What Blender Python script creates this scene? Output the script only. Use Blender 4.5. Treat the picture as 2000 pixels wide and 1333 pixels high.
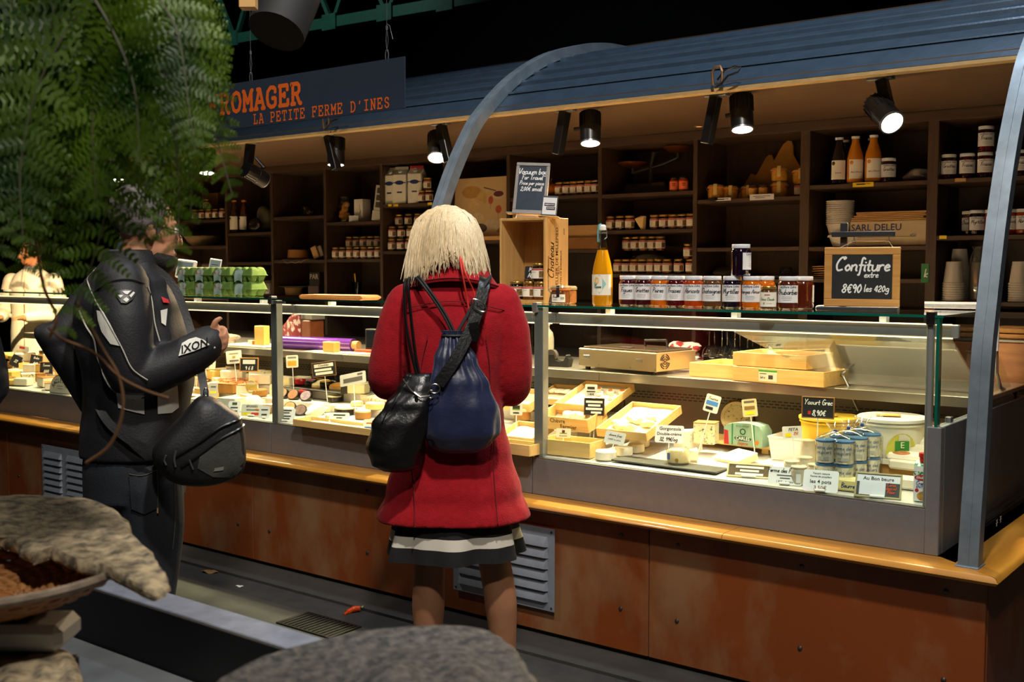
import bpy,bmesh,math,random
from mathutils import Vector,Matrix,Euler
R = math.radians
for o in list(bpy.data.objects): bpy.data.objects.remove(o)
S = bpy.context.scene
COL = S.collection
# ------------------------------------------------------------------ camera, world, lights, exposure
F,CX,CY,H = 2160.0,1000.0,666.5,1.47
YAW,PIT = R(37.65),math.atan(143/2160)
cam = bpy.data.cameras.new('camera'); cam_o = bpy.data.objects.new('camera',cam); COL.objects.link(cam_o)
cam.lens = F*36/2000; cam.sensor_width = 36; cam.sensor_fit = 'HORIZONTAL'
cam_o.location = (0,0,H); cam_o.rotation_euler = (math.pi/2-PIT,0,YAW)
cam.dof.use_dof = True; cam.dof.focus_distance = 4.1; cam.dof.aperture_fstop = 7.0
cam.clip_start = 0.05; cam.clip_end = 60
S.camera = cam_o
S.view_settings.view_transform = 'Standard'; S.view_settings.look = 'None'
S.view_settings.gamma = 1; S.view_settings.use_curve_mapping = False
S.view_settings.exposure = 0.0
w = bpy.data.worlds.new('world'); S.world = w; w.use_nodes = True
w.node_tree.nodes['Background'].inputs[0].default_value = (.55,.66,.9,1)
w.node_tree.nodes['Background'].inputs[1].default_value = .010

def light(name,kind,loc,energy,col,target=None,**k):
    l = bpy.data.lights.new(name,kind); l.energy = energy; l.color = col
    for a,b in k.items(): setattr(l,a,b)
    o = bpy.data.objects.new(name,l); COL.objects.link(o); o.location = loc
    if target is not None:
        o.rotation_euler = (Vector(target)-Vector(loc)).to_track_quat('-Z','Y').to_euler()
    return o
# ceiling spotlights of the market hall (out of the frame, high above the aisle)
light('hall_spot','SPOT',(-.55,1.15,4.7),620,(1,.93,.84),(-2.0,3.2,.9),spot_size=R(78),spot_blend=.6,shadow_soft_size=.10)
light('hall_spot','SPOT',(-4.6,1.25,4.7),190,(1,.93,.84),(-4.6,3.1,.8),spot_size=R(80),spot_blend=.7,shadow_soft_size=.10)
light('hall_spot','SPOT',(.35,-.2,4.4),330,(1,.93,.82),(-1.25,1.05,1.2),spot_size=R(70),spot_blend=.7,shadow_soft_size=.12)
light('hall_spot','SPOT',(-1.2,4.0,6.3),520,(.80,.90,1),(-1.5,4.4,2.4),spot_size=R(85),spot_blend=.8,shadow_soft_size=.2)

light('truss_fill','SPOT',(-8.6,5.2,5.9),120,(.8,1,.92),(-8.8,8,4.2),spot_size=R(75),spot_blend=.6,shadow_soft_size=.15)  # added fill without a visible source, keeps the green truss from vanishing

# ------------------------------------------------------------------ geometry helpers
cp,sp,cyw,syw = math.cos(PIT),math.sin(PIT),math.cos(YAW),math.sin(YAW)
FW = Vector((-syw*cp,cyw*cp,-sp)); RT = Vector((cyw,syw,0)); UP = RT.cross(FW); CAM = Vector((0,0,H))
def ray(x,y): return FW + RT*((x-CX)/F) - UP*((y-CY)/F)
def PZ(x,y,z): d = ray(x,y); return CAM + d*((z-H)/d.z)
def PY(x,y,Y): d = ray(x,y); return CAM + d*(Y/d.y)
def PX(x,y,X): d = ray(x,y); return CAM + d*(X/d.x)
STEP = [False]                                  # the left and middle cases have two display steps at the back
def deck_z(y):
    if STEP[0] and y > 3.90: return .768 if y < 4.04 else .815
    return .712 + (y-3.57)*.055
def DK(x,y):                                   # a point of the case deck (a gently rising plane, then the steps)
    d = ray(x,y); t = (.712-3.57*.055-H)/(d.z-.055*d.y); p = CAM + d*t
    if STEP[0] and p.y > 3.90:
        p = PZ(x,y,.768)
        if p.y < 3.92: p = PY(x,y,3.92); p.z = .768
        elif p.y > 4.02:
            p = PZ(x,y,.815)
            if p.y < 4.06: p = PY(x,y,4.06)
            elif p.y > 4.16: p = PY(x,y,4.16)
            p.z = .815
    elif p.y > 4.17: p = PY(x,y,4.17); p.z = deck_z(4.17)
    return p

class MB:
    def __init__(s): s.v = []; s.f = []; s.m = []; s.T = None
    def add(s,vs,fs,mi=0):
        n = len(s.v)
        s.v += [tuple(s.T @ Vector(p)) for p in vs] if s.T is not None else [tuple(p) for p in vs]
        for f in fs: s.f.append(tuple(i+n for i in f)); s.m.append(mi)
        return s
    def box(s,x0,x1,y0,y1,z0,z1,mi=0):
        return s.add([(x0,y0,z0),(x1,y0,z0),(x1,y1,z0),(x0,y1,z0),(x0,y0,z1),(x1,y0,z1),(x1,y1,z1),(x0,y1,z1)],
                     [(0,3,2,1),(4,5,6,7),(0,1,5,4),(1,2,6,5),(2,3,7,6),(3,0,4,7)],mi)
    def rbox(s,x0,x1,y0,y1,z0,z1,r=.004,mi=0,rot=None,piv=None):
        """chamfered box"""
        c = Vector(((x0+x1)/2,(y0+y1)/2,(z0+z1)/2)); h = ((x1-x0)/2,(y1-y0)/2,(z1-z0)/2)
        r = min(r,min(h)*.95); V = []; idx = {}
        for sx in (-1,1):
            for sy in (-1,1):
                for sz in (-1,1):
                    for a in range(3):
                        d = [h[0]-r,h[1]-r,h[2]-r]; d[a] = h[a]
                        idx[(sx,sy,sz,a)] = len(V); V.append(Vector((sx*d[0],sy*d[1],sz*d[2])))
        fs = []
        for a in range(3):
            b,e = (a+1) % 3,(a+2) % 3
            for s1 in (-1,1):
                q = []
                for (sb,se) in ((-1,-1),(1,-1),(1,1),(-1,1)):
                    k = [0,0,0]; k[a] = s1; k[b] = sb; k[e] = se; q.append(idx[(*k,a)])
                fs.append(tuple(q if s1 > 0 else q[::-1]))
            for sb in (-1,1):
                for se in (-1,1):
                    k0 = [0,0,0]; k0[b] = sb; k0[e] = se; k1 = list(k0); k0[a] = -1; k1[a] = 1
                    q = (idx[(*k0,b)],idx[(*k1,b)],idx[(*k1,e)],idx[(*k0,e)])
                    fs.append(q if sb*se > 0 else q[::-1])
        for sx in (-1,1):
            for sy in (-1,1):
                for sz in (-1,1):
                    q = tuple(idx[(sx,sy,sz,a)] for a in range(3)); fs.append(q if sx*sy*sz > 0 else q[::-1])
        if rot is not None:
            p = Vector(piv) if piv is not None else c
            m = Matrix.Translation(p) @ rot.to_4x4() @ Matrix.Translation(-p)
            V = [m @ (c+q) for q in V]
        else: V = [c+q for q in V]
        return s.add(V,fs,mi)
    def lathe(s,prof,seg=20,c=(0,0,0),mi=0,cap=True,a0=0,a1=2*math.pi,sc=(1,1)):
        full = abs(a1-a0-2*math.pi) < 1e-6; n = seg if full else seg+1; V = []; fs = []
        for (r,z) in prof:
            for i in range(n):
                a = a0+(a1-a0)*i/seg; V.append((c[0]+r*math.cos(a)*sc[0],c[1]+r*math.sin(a)*sc[1],c[2]+z))
        for k in range(len(prof)-1):
            for i in range(seg):
                j = (i+1) % n if full else i+1
                fs.append((k*n+i,k*n+j,(k+1)*n+j,(k+1)*n+i))
        if cap and full:
            if prof[0][0] > 1e-5: fs.append(tuple(range(n))[::-1])
            if prof[-1][0] > 1e-5: fs.append(tuple((len(prof)-1)*n+i for i in range(n)))
        return s.add(V,fs,mi)
    def loft(s,rings,mi=0,cap=True):
        n = len(rings[0]); V = [p for r in rings for p in r]; fs = []
        for k in range(len(rings)-1):
            for i in range(n):
                j = (i+1) % n; fs.append((k*n+i,k*n+j,(k+1)*n+j,(k+1)*n+i))
        if cap: fs.append(tuple(range(n))[::-1]); fs.append(tuple((len(rings)-1)*n+i for i in range(n)))
        return s.add(V,fs,mi)
    def tube(s,pts,r=.01,seg=6,mi=0,flat=None,upv=None,cap=True):
        pts = [Vector(p) for p in pts]; n = len(pts); rings = []
        rr = r if isinstance(r,(list,tuple)) else [r]*n; prev = None
        for i,p in enumerate(pts):
            t = (pts[min(i+1,n-1)]-pts[max(i-1,0)]).normalized()
            u = Vector(upv) if upv is not None else (Vector((0,0,1)) if abs(t.z) < .95 else Vector((1,0,0)))
            if prev is not None and upv is None: u = prev
            a = t.cross(u)
            if a.length < 1e-6: a = t.orthogonal()
            a.normalize(); b = a.cross(t).normalized(); prev = b
            fa,fb = (flat if flat else (1,1))
            rings.append([p + a*(math.cos(2*math.pi*k/seg+ (math.pi/4 if seg == 4 else 0))*rr[i]*fa) + b*(math.sin(2*math.pi*k/seg+(math.pi/4 if seg == 4 else 0))*rr[i]*fb) for k in range(seg)])
        return s.loft(rings,mi,cap)
    def prism(s,poly,z0,z1,mi=0):
        n = len(poly)
        return s.add([(x,y,z0) for x,y in poly]+[(x,y,z1) for x,y in poly],
                     [tuple(range(n))[::-1],tuple(range(n,2*n))]+[(i,(i+1)%n,n+(i+1)%n,n+i) for i in range(n)],mi)
    def grid(s,nx,ny,fn,mi=0):
        return s.add([fn(i/nx,j/ny) for j in range(ny+1) for i in range(nx+1)],
                     [(j*(nx+1)+i,j*(nx+1)+i+1,(j+1)*(nx+1)+i+1,(j+1)*(nx+1)+i) for j in range(ny) for i in range(nx)],mi)
    def sphere(s,c,r,seg=14,rings=8,mi=0,sc=(1,1,1)):
        prof = [(max(1e-6,r*math.sin(math.pi*k/rings)),-r*math.cos(math.pi*k/rings)) for k in range(rings+1)]
        V = []; n = seg; fs = []
        for (q,z) in prof:
            for i in range(n): V.append((c[0]+q*math.cos(2*math.pi*i/n)*sc[0],c[1]+q*math.sin(2*math.pi*i/n)*sc[1],c[2]+z*sc[2]))
        for k in range(rings):
            for i in range(n): fs.append((k*n+i,k*n+(i+1)%n,(k+1)*n+(i+1)%n,(k+1)*n+i))
        return s.add(V,fs,mi)
    def mesh(s,name,mats,smooth=35):
        me = bpy.data.meshes.new(name); me.from_pydata(s.v,[],s.f); 
        for m in (mats if isinstance(mats,(list,tuple)) else [mats]): me.materials.append(m)
        if any(s.m): me.polygons.foreach_set('material_index',s.m)
        if smooth:
            me.polygons.foreach_set('use_smooth',[True]*len(me.polygons))
            me.set_sharp_from_angle(angle=R(smooth))
        me.update(); return me
    def build(s,name,mats,parent=None,smooth=35,loc=None,rot=None):
        return put(name,s.mesh(name,mats,smooth),parent,loc,rot)
def put(name,me,parent=None,loc=None,rot=None):
    o = bpy.data.objects.new(name,me); COL.objects.link(o)
    if parent is not None: o.parent = parent
    if loc is not None: o.location = loc
    if rot is not None: o.rotation_euler = rot
    return o
def tag(o,label,cat=None,group=None,kind=None):
    if label: o['label'] = label
    if cat: o['category'] = cat
    if group: o['group'] = group
    if kind: o['kind'] = kind
    return o
def thing(name,label,cat,loc=(0,0,0),rotz=0,group=None,rot=None):
    o = bpy.data.objects.new(name,None); COL.objects.link(o); o.empty_display_size = .05
    o.location = loc; o.rotation_euler = rot if rot is not None else (0,0,rotz)
    return tag(o,label,cat,group)
def dup(root,loc,rotz=None,label=None,group=None):
    r = root.copy(); COL.objects.link(r); r.location = loc
    if rotz is not None: r.rotation_euler = (0,0,rotz)
    if label: r['label'] = label
    if group: r['group'] = group
    for ch in [c for c in root.children]:
        c = ch.copy(); COL.objects.link(c); c.parent = r
        for g in [g for g in ch.children]:
            d = g.copy(); COL.objects.link(d); d.parent = c
    return r
def mods(o,voxel=None,smooth=0,subsurf=0):
    if voxel:
        m = o.modifiers.new('remesh','REMESH'); m.mode = 'VOXEL'; m.voxel_size = voxel; m.use_smooth_shade = True
    if smooth:
        m = o.modifiers.new('smooth','SMOOTH'); m.iterations = smooth; m.factor = .5
    if subsurf:
        m = o.modifiers.new('subsurf','SUBSURF'); m.levels = subsurf; m.render_levels = subsurf
    return o

# ------------------------------------------------------------------ materials
def lin(h):
    if isinstance(h,str):
        h = h.lstrip('#'); c = [int(h[i:i+2],16)/255 for i in (0,2,4)]
        return tuple(x/12.92 if x <= .04045 else ((x+.055)/1.055)**2.4 for x in c)
    return h
MC = {}
def M(name,col='#808080',rough=.5,metal=0,noise=0,scale=20,bump=0,bscale=None,spec=.5,coat=0,col2=None,stretch=(1,1,1),emit=None,estr=0,alpha=None,trans=0,sub=0,sheen=0,detail=4,contrast=None):
    if name in MC: return MC[name]
    m = bpy.data.materials.new(name); m.use_nodes = True; nt = m.node_tree; N = nt.nodes; L = nt.links
    b = N['Principled BSDF']; c = lin(col)
    b.inputs['Base Color'].default_value = (*c,1); b.inputs['Roughness'].default_value = rough; b.inputs['Metallic'].default_value = metal
    b.inputs['Specular IOR Level'].default_value = spec
    if coat: b.inputs['Coat Weight'].default_value = coat; b.inputs['Coat Roughness'].default_value = .08
    if trans: b.inputs['Transmission Weight'].default_value = trans
    if sub: b.inputs['Subsurface Weight'].default_value = sub; b.inputs['Subsurface Scale'].default_value = .01
    if sheen: b.inputs['Sheen Weight'].default_value = sheen; b.inputs['Sheen Roughness'].default_value = .5
    if emit is not None: b.inputs['Emission Color'].default_value = (*lin(emit),1); b.inputs['Emission Strength'].default_value = estr
    if noise or col2 or bump:
        tc = N.new('ShaderNodeTexCoord'); mp = N.new('ShaderNodeMapping'); mp.inputs['Scale'].default_value = stretch
        L.new(tc.outputs['Object'],mp.inputs['Vector'])
    if noise or col2:
        n = N.new('ShaderNodeTexNoise'); n.inputs['Scale'].default_value = scale; n.inputs['Detail'].default_value = detail; n.inputs['Roughness'].default_value = .6
        L.new(mp.outputs[0],n.inputs['Vector'])
        r = N.new('ShaderNodeValToRGB'); lo,hi = contrast or (.32,.68)
        r.color_ramp.elements[0].position = lo; r.color_ramp.elements[1].position = hi
        c2 = lin(col2) if col2 else None
        r.color_ramp.elements[0].color = (*(c if c2 else [x*(1-noise) for x in c]),1)
        r.color_ramp.elements[1].color = (*(c2 if c2 else [min(1,x*(1+noise)) for x in c]),1)
        L.new(n.outputs['Fac'],r.inputs['Fac']); L.new(r.outputs[0],b.inputs['Base Color'])
    if bump:
        n2 = N.new('ShaderNodeTexNoise'); n2.inputs['Scale'].default_value = bscale or scale; n2.inputs['Detail'].default_value = 5
        L.new(mp.outputs[0],n2.inputs['Vector'])
        bp = N.new('ShaderNodeBump'); bp.inputs['Strength'].default_value = bump; bp.inputs['Distance'].default_value = .005
        L.new(n2.outputs['Fac'],bp.inputs['Height']); L.new(bp.outputs[0],b.inputs['Normal'])
    MC[name] = m; return m
def GL(name,tint='#f4fbf8',refl=.0,rough=.02,fres=1.45,opac=0,ocol='#ffffff'):
    """clear pane: mostly transparent, mirror-like at grazing angles"""
    if name in MC: return MC[name]
    m = bpy.data.materials.new(name); m.use_nodes = True; nt = m.node_tree; N = nt.nodes; L = nt.links; N.clear()
    out = N.new('ShaderNodeOutputMaterial'); t = N.new('ShaderNodeBsdfTransparent'); t.inputs[0].default_value = (*lin(tint),1)
    g = N.new('ShaderNodeBsdfGlossy'); g.inputs['Roughness'].default_value = rough; g.inputs[0].default_value = (.95,.97,1,1)
    fr = N.new('ShaderNodeFresnel'); fr.inputs['IOR'].default_value = fres
    ad = N.new('ShaderNodeMath'); ad.operation = 'ADD'; ad.use_clamp = True; ad.inputs[1].default_value = refl
    ge = N.new('ShaderNodeNewGeometry'); inv = N.new('ShaderNodeMath'); inv.operation = 'SUBTRACT'; inv.inputs[0].default_value = 1; L.new(ge.outputs['Backfacing'],inv.inputs[1])
    mu = N.new('ShaderNodeMath'); mu.operation = 'MULTIPLY'; L.new(fr.outputs[0],mu.inputs[0]); L.new(inv.outputs[0],mu.inputs[1])   # entry face only
    L.new(mu.outputs[0],ad.inputs[0]); mx = N.new('ShaderNodeMixShader')
    L.new(ad.outputs[0],mx.inputs[0]); L.new(t.outputs[0],mx.inputs[1]); L.new(g.outputs[0],mx.inputs[2])
    last = mx
    if opac:
        d = N.new('ShaderNodeBsdfDiffuse'); d.inputs[0].default_value = (*lin(ocol),1)
        m2 = N.new('ShaderNodeMixShader'); m2.inputs[0].default_value = opac
        L.new(mx.outputs[0],m2.inputs[1]); L.new(d.outputs[0],m2.inputs[2]); last = m2
    L.new(last.outputs[0],out.inputs[0]); MC[name] = m; return m
def WD(name,c1,c2,scale=3,axis='X',rough=.5,bump=.15,coat=0,stretch=18):
    """wood with grain along an axis"""
    st = {'X': (1,stretch,stretch),'Y': (stretch,1,stretch),'Z': (stretch,stretch,1)}[axis]
    return M(name,c1,rough,col2=c2,scale=scale,stretch=st,bump=bump,bscale=scale*2,coat=coat,contrast=(.3,.7))

# ------------------------------------------------------------------ lettering
TXC = {}
def text2d(s,size=.02,shear=0,align='CENTER',bold=0,sx=1):
    bold = bold or size*.014; k = (s,size,shear,align,bold,sx)
    if k in TXC: return TXC[k]
    cu = bpy.data.curves.new('t','FONT'); cu.body = s; cu.size = size; cu.shear = shear; cu.align_x = align; cu.align_y = 'CENTER'
    cu.resolution_u = 2; cu.offset = bold; cu.fill_mode = 'FRONT'
    o = bpy.data.objects.new('t',cu); me = o.to_mesh()
    r = ([(v.co.x*sx,v.co.y) for v in me.vertices],[tuple(p.vertices) for p in me.polygons])
    o.to_mesh_clear(); bpy.data.objects.remove(o); bpy.data.curves.remove(cu)
    TXC[k] = r; return r
# one-stroke hand lettering: strokes on a 0..1 high em, 'w|x,y x,y ...;...'
GLY = {
 'a':'.5|.42,.4 .25,.45 .08,.25 .2,.03 .4,.15 .43,.42 .43,.12 .5,.02','b':'.48|.08,.95 .08,.05 .25,.02 .42,.2 .3,.42 .08,.3','c':'.42|.4,.36 .25,.45 .08,.25 .2,.03 .42,.1',
 'd':'.5|.42,.38 .25,.45 .08,.25 .2,.03 .4,.15 .44,.95;.44,.95 .43,.12 .5,.02','e':'.44|.08,.22 .38,.3 .25,.45 .08,.25 .2,.03 .42,.1','f':'.36|.38,.85 .27,.95 .18,.8 .18,-.2 .08,-.25;.05,.42 .34,.42',
 'g':'.5|.42,.4 .25,.45 .08,.25 .2,.05 .42,.2;.42,.42 .42,-.15 .25,-.3 .08,-.2','h':'.5|.08,.95 .08,.02;.08,.28 .25,.45 .4,.35 .4,.02','i':'.2|.1,.43 .1,.08 .18,.02;.1,.6 .11,.63',
 'l':'.22|.1,.95 .1,.1 .2,.02','m':'.72|.06,.43 .06,.02;.06,.3 .2,.45 .33,.35 .33,.02;.33,.3 .47,.45 .6,.35 .6,.1 .68,.02','n':'.5|.06,.43 .06,.02;.06,.3 .25,.45 .38,.35 .38,.1 .46,.02',
 'o':'.46|.25,.45 .08,.25 .22,.03 .4,.22 .25,.45','p':'.48|.08,.43 .08,-.3;.08,.3 .25,.45 .42,.25 .25,.03 .08,.15','r':'.36|.06,.43 .06,.02;.06,.28 .2,.43 .34,.4','s':'.38|.34,.38 .2,.45 .08,.34 .3,.16 .2,.02 .05,.08',
 't':'.34|.16,.75 .16,.1 .3,.03;.03,.43 .32,.43','u':'.5|.08,.43 .1,.1 .25,.02 .4,.15 .42,.43;.42,.43 .42,.1 .5,.02','v':'.42|.05,.43 .2,.02 .38,.43','x':'.42|.05,.43 .38,.02;.36,.43 .05,.02','y':'.46|.06,.43 .1,.15 .25,.08 .4,.2;.4,.43 .4,-.15 .22,-.3 .06,-.2',
 'q':'.5|.42,.4 .25,.45 .08,.25 .2,.05 .42,.2;.42,.42 .42,-.3','z':'.4|.06,.43 .36,.43 .06,.02 .38,.02','k':'.44|.08,.95 .08,.02;.38,.43 .1,.2 .4,.02','j':'.24|.14,.43 .14,-.2 .02,-.28;.14,.6 .15,.63','w':'.6|.05,.43 .16,.02 .3,.4 .42,.02 .56,.43',
 'A':'.62|.05,.02 .32,.95 .58,.02;.15,.36 .5,.36','B':'.55|.08,.95 .08,.02 .4,.05 .48,.28 .08,.5 .4,.6 .42,.85 .08,.95','C':'.62|.5,.85 .4,1 .2,.85 .06,.45 .2,.05 .5,.12;.5,.85 .6,.95 .5,1.02','D':'.6|.1,.95 .1,.02 .4,.08 .54,.48 .38,.9 .06,.95','E':'.52|.46,.92 .2,.95 .12,.72 .3,.54 .08,.3 .2,.02 .48,.12','F':'.5|.14,.92 .12,.02;.04,.9 .5,.95;.12,.5 .4,.52',
 'G':'.6|.5,.85 .3,.97 .08,.5 .25,.03 .5,.12 .52,.42 .34,.42','M':'.75|.06,.02 .14,.95 .36,.3 .58,.95 .68,.02','N':'.62|.08,.02 .1,.95 .5,.02 .54,.95','O':'.62|.32,.97 .06,.5 .3,.02 .56,.48 .32,.97','P':'.52|.1,.02 .1,.95 .4,.92 .46,.65 .12,.48','R':'.56|.1,.02 .1,.95 .4,.92 .46,.68 .12,.5 .5,.02','T':'.55|.03,.92 .52,.95;.27,.94 .25,.02','V':'.56|.04,.95 .26,.02 .52,.95','Y':'.55|.05,.95 .26,.5 .5,.95;.26,.5 .2,.02',
 '0':'.46|.24,.8 .06,.4 .22,.02 .4,.4 .24,.8','1':'.26|.06,.6 .18,.8 .18,.02','2':'.46|.06,.6 .22,.8 .38,.6 .06,.02 .42,.04','3':'.44|.06,.72 .24,.8 .36,.62 .18,.45 .38,.25 .22,.02 .05,.1','4':'.46|.3,.02 .3,.8 .05,.25 .42,.25','5':'.44|.38,.8 .1,.78 .1,.48 .34,.42 .34,.1 .06,.04','6':'.44|.34,.8 .1,.35 .2,.02 .38,.2 .24,.4 .1,.28','8':'.46|.24,.45 .1,.65 .24,.82 .38,.65 .24,.45 .07,.2 .24,.02 .4,.2 .24,.45','9':'.44|.36,.6 .2,.8 .08,.6 .2,.42 .36,.6 .32,.02',
 '€':'.5|.44,.7 .28,.78 .12,.4 .28,.02 .46,.1;.04,.48 .36,.48;.04,.32 .34,.32',',':'.16|.1,.06 .04,-.12','.':'.16|.06,.03 .09,.03',"'":'.16|.1,.95 .06,.75','-':'.3|.05,.3 .25,.3',' ':'.3|','é':'.44|.08,.22 .38,.3 .25,.45 .08,.25 .2,.03 .42,.1;.2,.55 .34,.72','/':'.3|.02,0 .26,.9',
}
# slab (typewriter) capitals for the hanging sign
SLAB = {
 'F':'M.15,0 .15,1;.15,1 .85,1 .85,.72;.15,.52 .6,.52 .6,.64 .6,.4;S.02,0 .4,0;S.02,1 .2,1','R':'M.18,0 .18,1 .6,1 .76,.88 .76,.64 .6,.5 .18,.5;.5,.5 .8,0 .95,0;S.02,0 .38,0;S.02,1 .2,1',
 'O':'M.5,1 .22,.9 .08,.5 .22,.1 .5,0 .78,.1 .92,.5 .78,.9 .5,1','M':'M.14,0 .14,1 .5,.35 .86,1 .86,0;S0,0 .3,0;S.7,0 1,0;S0,1 .16,1;S.84,1 1,1','A':'M.1,0 .46,1 .54,1 .9,0;.25,.34 .75,.34;S0,0 .3,0;S.7,0 1,0;S.25,1 .5,1',
 'G':'M.85,.72 .85,.9 .7,.98 .4,1 .14,.8 .08,.5 .16,.15 .42,0 .7,.02 .86,.12 .86,.44 .55,.44','E':'M.18,0 .18,1;.04,1 .84,1 .84,.74;.18,.52 .56,.52 .56,.64 .56,.4;.04,0 .88,0 .88,.28','L':'M.3,0 .3,1;.08,1 .55,1;.08,0 .86,0 .86,.34','P':'M.2,0 .2,1 .65,1 .84,.86 .84,.6 .66,.46 .2,.46;S.04,0 .45,0;S.04,1 .22,1',
 'T':'M.5,0 .5,1;.08,.72 .08,1 .92,1 .92,.72;S.28,0 .72,0','I':'M.5,0 .5,1;.18,1 .82,1;.18,0 .82,0','D':'M.18,0 .18,1 .55,1 .82,.8 .9,.5 .82,.2 .55,0 .18,0;S.04,0 .2,0;S.04,1 .2,1','N':'M.2,0 .2,1 .8,0 .8,1;S.04,0 .38,0;S.04,1 .2,1;S.62,1 .98,1','S':'M.78,.74 .74,.92 .5,1 .24,.92 .17,.74 .3,.56 .7,.44 .84,.26 .76,.08 .5,0 .24,.08 .17,.28',"'":'M.55,1 .45,.7',' ':'M',
}
RC = [0]
def ribbon(mb,pts,wd,z=0,mi=0):
    for i in range(len(pts)-1):
        a,b = Vector(pts[i]),Vector(pts[i+1]); d = b-a
        if d.length < 1e-7: d = Vector((1e-5,0))
        d.normalize(); n = Vector((-d.y,d.x))*wd/2; e = d*wd*.35
        P = [a-n-e*.3,a-e,a+n-e*.3,b+n+e*.3,b+e,b-n+e*.3]
        RC[0] += 1; zz = z+2.5e-5*(RC[0] % 9); mb.add([(p.x,p.y,zz) for p in P],[(0,5,4,3,2,1)],mi)
def smooth_pts(p,k=3):
    if len(p) < 3: return p
    out = []
    for i in range(len(p)-1):
        p0,p1,p2,p3 = (Vector(p[max(0,i-1)]),Vector(p[i]),Vector(p[i+1]),Vector(p[min(len(p)-1,i+2)]))
        for j in range(k):
            t = j/k; out.append(.5*((2*p1)+(-p0+p2)*t+(2*p0-5*p1+4*p2-p3)*t*t+(-p0+3*p1-3*p2+p3)*t**3))
    out.append(Vector(p[-1])); return [tuple(q) for q in out]
def hand(mb,s,x,y,h,wd,slant=.2,z=0,mi=0,track=1.0,align='L',rise=0):
    tot = sum(float(GLY.get(c,GLY['o']).split('|')[0])*h*track for c in s)
    if align == 'C': x -= tot/2
    for c in s:
        g = GLY.get(c,GLY['o']).split('|'); ad = float(g[0])
        for st in g[1].split(';'):
            pts = [tuple(float(q) for q in p.split(',')) for p in st.split()]
            if not pts: continue
            pts = smooth_pts(pts)
            ribbon(mb,[(x+(px*1.0+py*slant)*h,y+py*h) for px,py in pts],wd,z,mi)
        x += ad*h*track; y += rise*h
    return x
def slab(mb,s,x,y,h,w,wd,z=0,mi=0,adv=1.0):
    for c in s:
        g = SLAB.get(c,SLAB['O'])
        for st in g[1:].split(';'):
            st = st.lstrip('S'); pts = [tuple(float(q) for q in p.split(',')) for p in st.split()]
            if len(pts) > 1: ribbon(mb,[(x+px*w,y+py*h) for px,py in pts],wd,z,mi)
        x += w*adv
    return x
INK = {}
def ink(c):
    return M('ink_'+c.strip('#'),c,.8,spec=.2)
def letter(parent,lines,rot=(math.pi/2,0,0),loc=(0,0,0),name='lettering',bend=None):
    """lines: (text, size, x, y, colour[, shear]) printed flat; 'h:' prefix = hand lettering; 'bar:' = a strip"""
    byc = {}
    for ln in lines:
        t,sz,x,y,c = ln[:5]; sh = ln[5] if len(ln) > 5 else 0
        mb = byc.setdefault(c,MB())
        if t.startswith('h:'): hand(mb,t[2:],x,y-sz*.4,sz,sz*.13,sh or .2,align='C')
        elif t.startswith('bar:'):
            wq = float(t[4:]); mb.add([(x-wq/2,y-sz/2,0),(x+wq/2,y-sz/2,0),(x+wq/2,y+sz/2,0),(x-wq/2,y+sz/2,0)],[(0,1,2,3)])
        else:
            v,f = text2d(t,sz,sh); mb.add([(a+x,b+y,0) for a,b in v],f)
    for k,(c,mb) in enumerate(byc.items()):
        for i,v in enumerate(mb.v): mb.v[i] = (v[0],v[1],v[2]+.0004*k)
        if bend:
            mb.v = [((bend+.0006+v[2])*math.sin(v[0]/bend),v[1],(bend+.0006+v[2])*math.cos(v[0]/bend)) for v in mb.v]
        mb.build(name,ink(c),parent,smooth=0,loc=loc,rot=rot)
# ------------------------------------------------------------------ materials used across the stall
m_floor = M('asphalt','#262523',.75,col2='#353330',scale=9,bump=.5,bscale=160,detail=8)
m_dark = M('hall_black','#0b0c0d',.9)
m_green = M('green_paint','#2f6a58',.5,noise=.15)
m_zinc = M('galvanised_steel','#76828c',.45,.45,noise=.16,scale=14,bump=.06,bscale=40)
m_blue = M('blue_grey_paint','#3c4d5f',.30,.35,noise=.12,scale=16,bump=.12,bscale=90,spec=.5)
m_soffit = WD('soffit_wood','#4a3622','#5d4630',3,'X',.55,.1)
m_edge = M('pale_edge','#a98e62',.55,noise=.1)
m_ply = M('varnished_plywood','#7a3a10',.45,col2='#86603f',scale=3.0,stretch=(1,1,.55),bump=.06,bscale=60,coat=.15,detail=12,contrast=(.46,.66))
m_rail = WD('oak_rail','#9a6420','#b9812f',2.2,'X',.32,.06,coat=.35,stretch=10)
m_raily = WD('oak_rail_side','#9a6420','#b9812f',2.2,'Y',.32,.06,coat=.35,stretch=10)
m_alu = M('brushed_aluminium','#8d8d90',.42,.55,noise=.05,scale=30)
m_alu2 = M('aluminium_profile','#8e8d8a',.4,.4)
m_inox = M('stainless_steel','#b4aea2',.28,.85,noise=.05,scale=3,stretch=(1,12,12))
m_deck = M('case_deck','#cdc9c0',.35,.1,noise=.03)
m_bolt = M('bolt_steel','#5b5550',.4,.8)
m_shelf = WD('dark_walnut','#35251a','#48331f',4,'X',.5,.08)
m_shelfz = WD('dark_walnut_upright','#35251a','#4b3622',4,'Z',.5,.08)
m_back = WD('walnut_back','#2c1d12','#3a2716',3,'Z',.6,.05)
m_pane = GL('case_glass','#f6fbf9')
m_topg = GL('top_glass','#f2faf6')
m_gedge = M('glass_edge','#0f6a58',.15,trans=.3,spec=.7)
m_led = M('led_strip','#ffffff',.5,emit='#ffd798',estr=3.5)
m_lens = M('lamp_lens','#ffffff',.3,emit='#fff3dc',estr=14)
m_black = M('black_plastic','#121213',.45)
m_blackm = M('black_metal','#161617',.35,.2)
m_steel = M('dull_steel','#8b8f94',.35,.9)
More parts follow.
